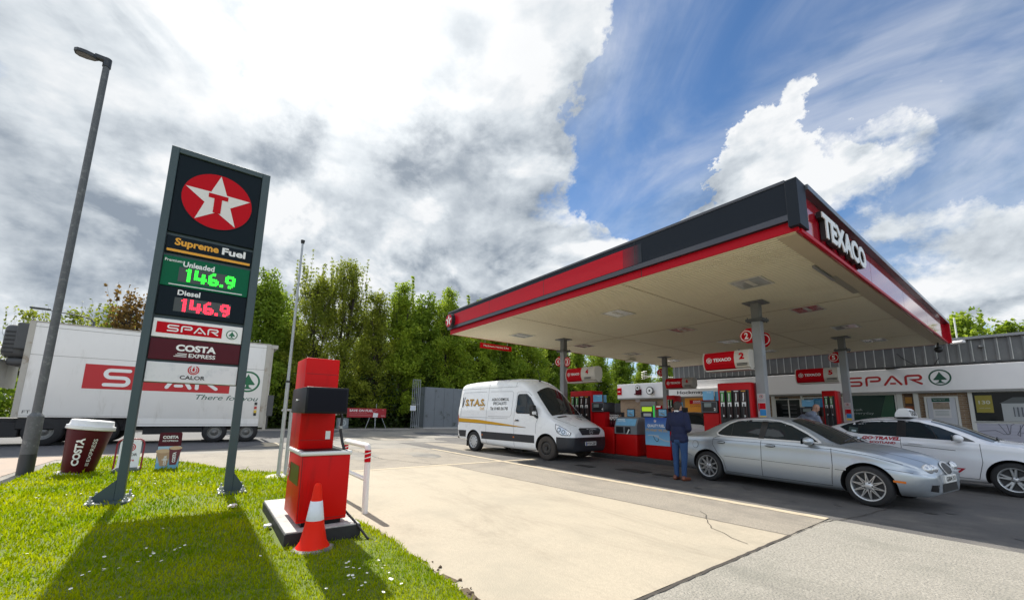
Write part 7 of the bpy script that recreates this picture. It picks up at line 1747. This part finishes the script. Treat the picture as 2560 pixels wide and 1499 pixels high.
# person standing behind the white car
bc2 = [((-.10, .01, .80), (-.095, .0, .48), .075, .055), ((-.095, .0, .48), (-.09, 0, .10), .052, .036), ((.10, .01, .80), (.095, .0, .48), .075, .055), ((.095, .0, .48), (.09, 0, .10), .052, .036), ((0, 0, 1.0), (0, 0, 1.36), .10, .10), ((-.18, 0, 1.40), (-.24, 0, 1.12), .05, .042), ((-.24, 0, 1.12), (-.24, -.05, .86), .042, .03), ((.18, 0, 1.40), (.24, 0, 1.12), .05, .042), ((.24, 0, 1.12), (.24, -.05, .86), .042, .03)]+hand((-.24, -.06, .84), (0, -.15, -1), (1, 0, 0))+hand((.24, -.06, .84), (0, -.15, -1), (-1, 0, 0))
jk2 = ([((-.185, 0, 1.41), (-.25, 0, 1.12), .07, .06), ((.185, 0, 1.41), (.25, 0, 1.12), .07, .06), ((-.25, 0, 1.12), (-.245, -.04, .92), .055, .046), ((.25, 0, 1.12), (.245, -.04, .92), .055, .046)], [((0, 0, 1.25), (.21, .135, .22)), ((0, 0, 1.0), (.19, .13, .24))])
t, bd, M = person('dark haired person in dark clothes and sunglasses standing behind the white car', (-10.72, 17.55, 0.115), (.55, -.85, 0), (0, .0, 1.62), (0, 0, 1.42), bc2, [('jacket', jk2[0], jk2[1], black_p, .016), ('trousers', tr_[0], tr_[1], black_p, .016), ('shoes', sh[0], sh[1], black_p, .012)], hairm)
mb = MB(local=True); c = Vector((0, 0, 1.62))
for q in (-1, 1): mb.obox(c+M@Vector((q*.033, .100, .006)), (.052, .012, .036), M, b=.005)
mb.obox(c+M@Vector((0, .104, .014)), (.03, .008, .008), M); mb.build('sunglasses', black_p, bd)

# ------------------------------------------------------------------ trees
def leaf_mat(name, c0, c1, tl=.52):
    m = bpy.data.materials.new(name); m.use_nodes = True; nt = m.node_tree; N, L = nt.nodes, nt.links; N.clear()
    g = N.new('ShaderNodeNewGeometry'); no = N.new('ShaderNodeTexNoise'); no.inputs['Scale'].default_value = .7; no.inputs['Detail'].default_value = 3; L.new(g.outputs['Position'], no.inputs['Vector'])
    a = N.new('ShaderNodeMath'); a.operation = 'MULTIPLY_ADD'; L.new(g.outputs['Random Per Island'], a.inputs[0]); a.inputs[1].default_value = .55; s = N.new('ShaderNodeMapRange'); L.new(no.outputs['Fac'], s.inputs[0]); s.inputs[1].default_value = .3; s.inputs[2].default_value = .75; s.inputs[4].default_value = .6; L.new(s.outputs[0], a.inputs[2]); a.use_clamp = True
    mx = N.new('ShaderNodeMix'); mx.data_type = 'RGBA'; L.new(a.outputs[0], mx.inputs[0]); mx.inputs[6].default_value = (*c0, 1); mx.inputs[7].default_value = (*c1, 1)
    d = N.new('ShaderNodeBsdfPrincipled'); d.inputs['Roughness'].default_value = .55; d.inputs['Specular IOR Level'].default_value = .25; t = N.new('ShaderNodeBsdfTranslucent'); ms = N.new('ShaderNodeMixShader'); ms.inputs[0].default_value = tl; o = N.new('ShaderNodeOutputMaterial')
    L.new(mx.outputs[2], d.inputs['Base Color']); L.new(mx.outputs[2], t.inputs[0]); L.new(d.outputs[0], ms.inputs[1]); L.new(t.outputs[0], ms.inputs[2]); L.new(ms.outputs[0], o.inputs[0]); return m
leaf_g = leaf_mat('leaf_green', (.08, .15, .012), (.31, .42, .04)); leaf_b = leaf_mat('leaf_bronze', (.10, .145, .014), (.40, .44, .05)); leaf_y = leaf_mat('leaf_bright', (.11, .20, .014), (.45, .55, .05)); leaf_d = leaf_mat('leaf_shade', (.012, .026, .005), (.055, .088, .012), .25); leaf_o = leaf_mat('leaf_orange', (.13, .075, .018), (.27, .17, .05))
bark = pm('bark', (.045, .036, .026), .9, var=.25, scale=12, bump=.5, bscale=20)
def leaves(P, size, rng, mat, name, parent=None):
    n = len(P); a = rng.normal(size=(n, 3)); a /= np.linalg.norm(a, axis=1)[:, None]; b = rng.normal(size=(n, 3)); b -= a*(a*b).sum(1)[:, None]; b /= np.linalg.norm(b, axis=1)[:, None]
    s = size*rng.uniform(.55, 1.35, n)[:, None]; a = a*s*.5; b = b*s*.36
    V = np.stack([P-a, P+b-a*.1, P+a, P-b-a*.1], 1).reshape(-1, 3)
    return np_mesh(name, V, np.arange(4*n), np.arange(n)*4, np.full(n, 4), mat, parent)
def make_tree(label, loc, h, w, seed, mat, nl, leaf, low=.12, shoots=0, dens=1.0, group='trees beyond the yard', name='leafy_tree'):
    rng = np.random.default_rng(seed); t = thing(name, label, 'tree', loc, rng.uniform(0, 6), group)
    mb = MB(local=True); cl = []; stems = 3 if h > 6 else 2
    for s in range(stems):
        a = 2*math.pi*s/stems+rng.uniform(-.5, .5); x = y = 0.0; pts = []; lean = rng.uniform(.3, .8)*w*.45; hh = h*rng.uniform(.78, .97)
        for k in range(8):
            q = k/7; pts.append((math.cos(a)*lean*q+.12*rng.normal()*q, math.sin(a)*lean*q+.12*rng.normal()*q, hh*q*.96-.05))
        mb.tube(pts, [.11*h/10*(1-.85*k/7)+.012 for k in range(8)], 7)
        for k in range(1, 8):
            for _ in range(9 if k < 7 else 7):
                q = (k+rng.uniform(-.5, .5))/7; z = hh*q; prof = w*(.98-.30*abs(q-.35)/.65)*(1 if q > .12 else .7)*(1-max(0, q-.72)*1.9)
                b = rng.uniform(0, 2*math.pi); r = prof*rng.uniform(.25, .95); p0 = pts[min(7, max(0, int(q*7)))]; p = (p0[0]*.5+math.cos(b)*r, p0[1]*.5+math.sin(b)*r, max(h*low, z+rng.uniform(.1, .6)))
                m_ = ((p0[0]+p[0])/2, (p0[1]+p[1])/2, (p0[2]+p[2])/2-.15); mb.tube([p0, m_, p], [.030*h/10, .018*h/10, .007], 4); cl.append((*p, rng.uniform(.45, 1.0)*w*.26)); cl.append((m_[0]*.35+p[0]*.65, m_[1]*.35+p[1]*.65, m_[2]*.3+p[2]*.7, rng.uniform(.4, .9)*w*.20)); cl.append((p[0]+rng.normal()*.1, p[1]+rng.normal()*.1, p[2]+rng.uniform(.2, .55), rng.uniform(.3, .6)*w*.16))
    for _ in range(shoots):
        b = rng.uniform(0, 2*math.pi); r = w*.75*math.sqrt(rng.random()); z0 = h*rng.uniform(.62, .86); z1 = min(h*1.06, z0+rng.uniform(1.4, 3.2)); x, y = math.cos(b)*r, math.sin(b)*r; dx, dy = rng.normal(0, .25, 2)
        mb.tube([(x*.7, y*.7, z0-.8), (x, y, z0), (x+dx, y+dy, z1)], [.02, .012, .004], 4)
        for q in np.linspace(.1, 1, 9): cl.append((x+dx*q, y+dy*q, z0+(z1-z0)*q, .10))
    mb.build('trunk', bark, t)
    C = np.array(cl); wgt = np.where(C[:, 3] < .12, .020, C[:, 3]**2); wgt = wgt/wgt.sum(); k = rng.choice(len(C), nl, p=wgt)
    d = rng.normal(size=(nl, 3)); d /= np.linalg.norm(d, axis=1)[:, None]; rr = rng.random(nl)**.55*1.15; P = C[k, :3]+d*(C[k, 3]*rr)[:, None]*np.array([1.2, 1.2, 1.0]); P[:, 2] = np.maximum(P[:, 2], .1)
    leaves(P, leaf, rng, mat, 'crown', t); return t
def copy_tree(o, loc, rz, sc_, label):
    c = o.copy(); COL.objects.link(c); c.location = loc; c.rotation_euler = (0, 0, rz); c.scale = sc_; c['label'] = label
    for ch in o.children:
        d = ch.copy(); COL.objects.link(d); d.parent = c
    return c
XT_ = -34.2
T1 = make_tree('bright green tree just right of the price sign, above the trailer end', (XT_, 2.7, .1), 10.6, 2.5, 1, leaf_g, 36000, .18)
T2 = make_tree('tall bronze leaved tree with upright bare shoots left of the red machine top', (XT_+.4, 6.2, .1), 12.6, 2.5, 2, leaf_b, 34000, .135, shoots=48)
T3 = make_tree('tallest bronze tree with thin upright shoots against the grey cloud', (XT_, 8.6, .1), 12.9, 2.3, 3, leaf_b, 32000, .135, shoots=48)
T4 = make_tree('lower sparse bronze tree in the dip between the tall bronze and bright green trees', (XT_+.3, 10.9, .1), 11.0, 2.0, 4, leaf_b, 26000, .135, shoots=18)
T5 = make_tree('bright yellow green tree with a pointed top left of the canopy end', (XT_, 13.2, .1), 12.3, 2.3, 5, leaf_y, 35000, .18, shoots=5)
T6 = make_tree('second bright green tree directly left of the canopy end', (XT_+.2, 17.8, .1), 12.4, 2.7, 6, leaf_y, 38000, .18, shoots=5)
R = random.Random(3)
for i, (x, y, h, src, lab) in enumerate(((XT_-.6, 15.4, 11.2, T1, 'green tree standing back between the two bright pointed trees'), (XT_, 20.9, 12.0, T5, 'green tree behind the round emblem at the canopy end'), (XT_-.4, 24.0, 11.6, T1, 'dark green tree seen under the canopy end above the white van'), (XT_, 27.5, 11.2, T6, 'green tree behind the hanging height sign'), (XT_-.2, 31.5, 10.6, T1, 'green tree seen behind the front left column'), (XT_, 35.5, 10.2, T5, 'green tree right of the header sign numbered 4'), (XT_-.5, 40.0, 10.0, T6, 'green tree over the dark board fence'), (XT_, 44.5, 9.8, T1, 'green tree behind the television aerial'), (XT_-.4, 49.5, 9.8, T5, 'green tree left of the rear left column'), (XT_, 55.0, 9.8, T6, 'green tree over the left end of the shop wing'), (XT_-4, 4.5, 10.0, T1, 'darker tree in the second row behind the bronze trees'), (XT_-4, 12.0, 10.2, T6, 'darker tree in the second row behind the dip in the trees'), (XT_-4, 19.5, 10.6, T1, 'darker tree in the second row behind the green tops'), (XT_-4, 28, 10.4, T6, 'darker second row tree seen under the canopy'))):
    h0 = {T1: 10.6, T5: 12.3, T6: 12.4}[src]; k = h/h0; copy_tree(src, (x, y, .1), R.uniform(0, 6), (k*R.uniform(.95, 1.2), k*R.uniform(.95, 1.2), k), lab)
make_tree('small orange leaved tree left of the price sign above the trailer roof', (-34, -4.3, .1), 8.2, 1.5, 21, leaf_o, 3200, .22, shoots=14)
O1 = make_tree('pale thin treetop over the middle of the trailer roof', (-44, -6.6, .1), 8.6, 2.6, 22, leaf_b, 3000, .25, shoots=30, name='far_tree')
copy_tree(O1, (-46, -8.9, .1), 2, (1, 1, .95), 'pale thin treetop just right of the lamp post'); copy_tree(O1, (-50, -12.3, .1), 4, (.8, .8, .98), 'reddish bare treetop left of the lamp post')
G1 = make_tree('green tree behind the shop roof right beside the canopy corner', (-3.2, 41, 0), 8.3, 2.2, 31, leaf_y, 9000, .26, shoots=10, group='trees behind the shop')
copy_tree(G1, (-1.1, 43, 0), 2.1, (1.0, 1.0, .93), 'green tree behind the shop roof at the right picture edge'); copy_tree(G1, (1.4, 44, 0), 3.3, (1.1, 1.1, .98), 'tree behind the shop roof just outside the right edge'); copy_tree(G1, (-6.2, 44, 0), 4.1, (1, 1, .85), 'low tree behind the shop roof hidden by the canopy')
# dense undergrowth below the trees, deep shade painted into its dark leaf colours
rng = np.random.default_rng(5)
def hedge(n, x0, x1, y0, y1, zt, size, name, lab, mat):
    y = rng.uniform(y0, y1, n); top = zt*(.72+.22*np.sin(y*1.3)+.12*np.sin(y*3.1+1)); z = .1+top*rng.random(n)**1.1; x = rng.uniform(x0, x1, n)-.25*z*.3
    o = leaves(np.stack([x, y, z], -1), size, rng, mat, name); o['kind'] = 'stuff'; o['label'] = lab; return o
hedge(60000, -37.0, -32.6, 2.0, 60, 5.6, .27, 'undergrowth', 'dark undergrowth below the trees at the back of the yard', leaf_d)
hedge(9000, -41, -39, -30, 4, 4.2, .34, 'hedge_bushes', 'far hedge behind the lorry', leaf_g)
# dark soil bank that closes the view below the leaves
mb = MB(local=True); n = 40
for i in range(n):
    ya = 0+i*1.6; 
    mb.add([(-37.5, ya, 0), (-37.5, ya+1.6, 0), (-38.6, ya+1.6, 4.2+.7*math.sin(ya*1.1+1.76)), (-38.6, ya, 4.2+.7*math.sin(ya*1.1)), (-40.5, ya+1.6, 0), (-40.5, ya, 0)], [(0, 1, 2, 3), (3, 2, 4, 5)], 0, True)
o = mb.build('bank', MATS['verge_soil'], None, kind='structure')
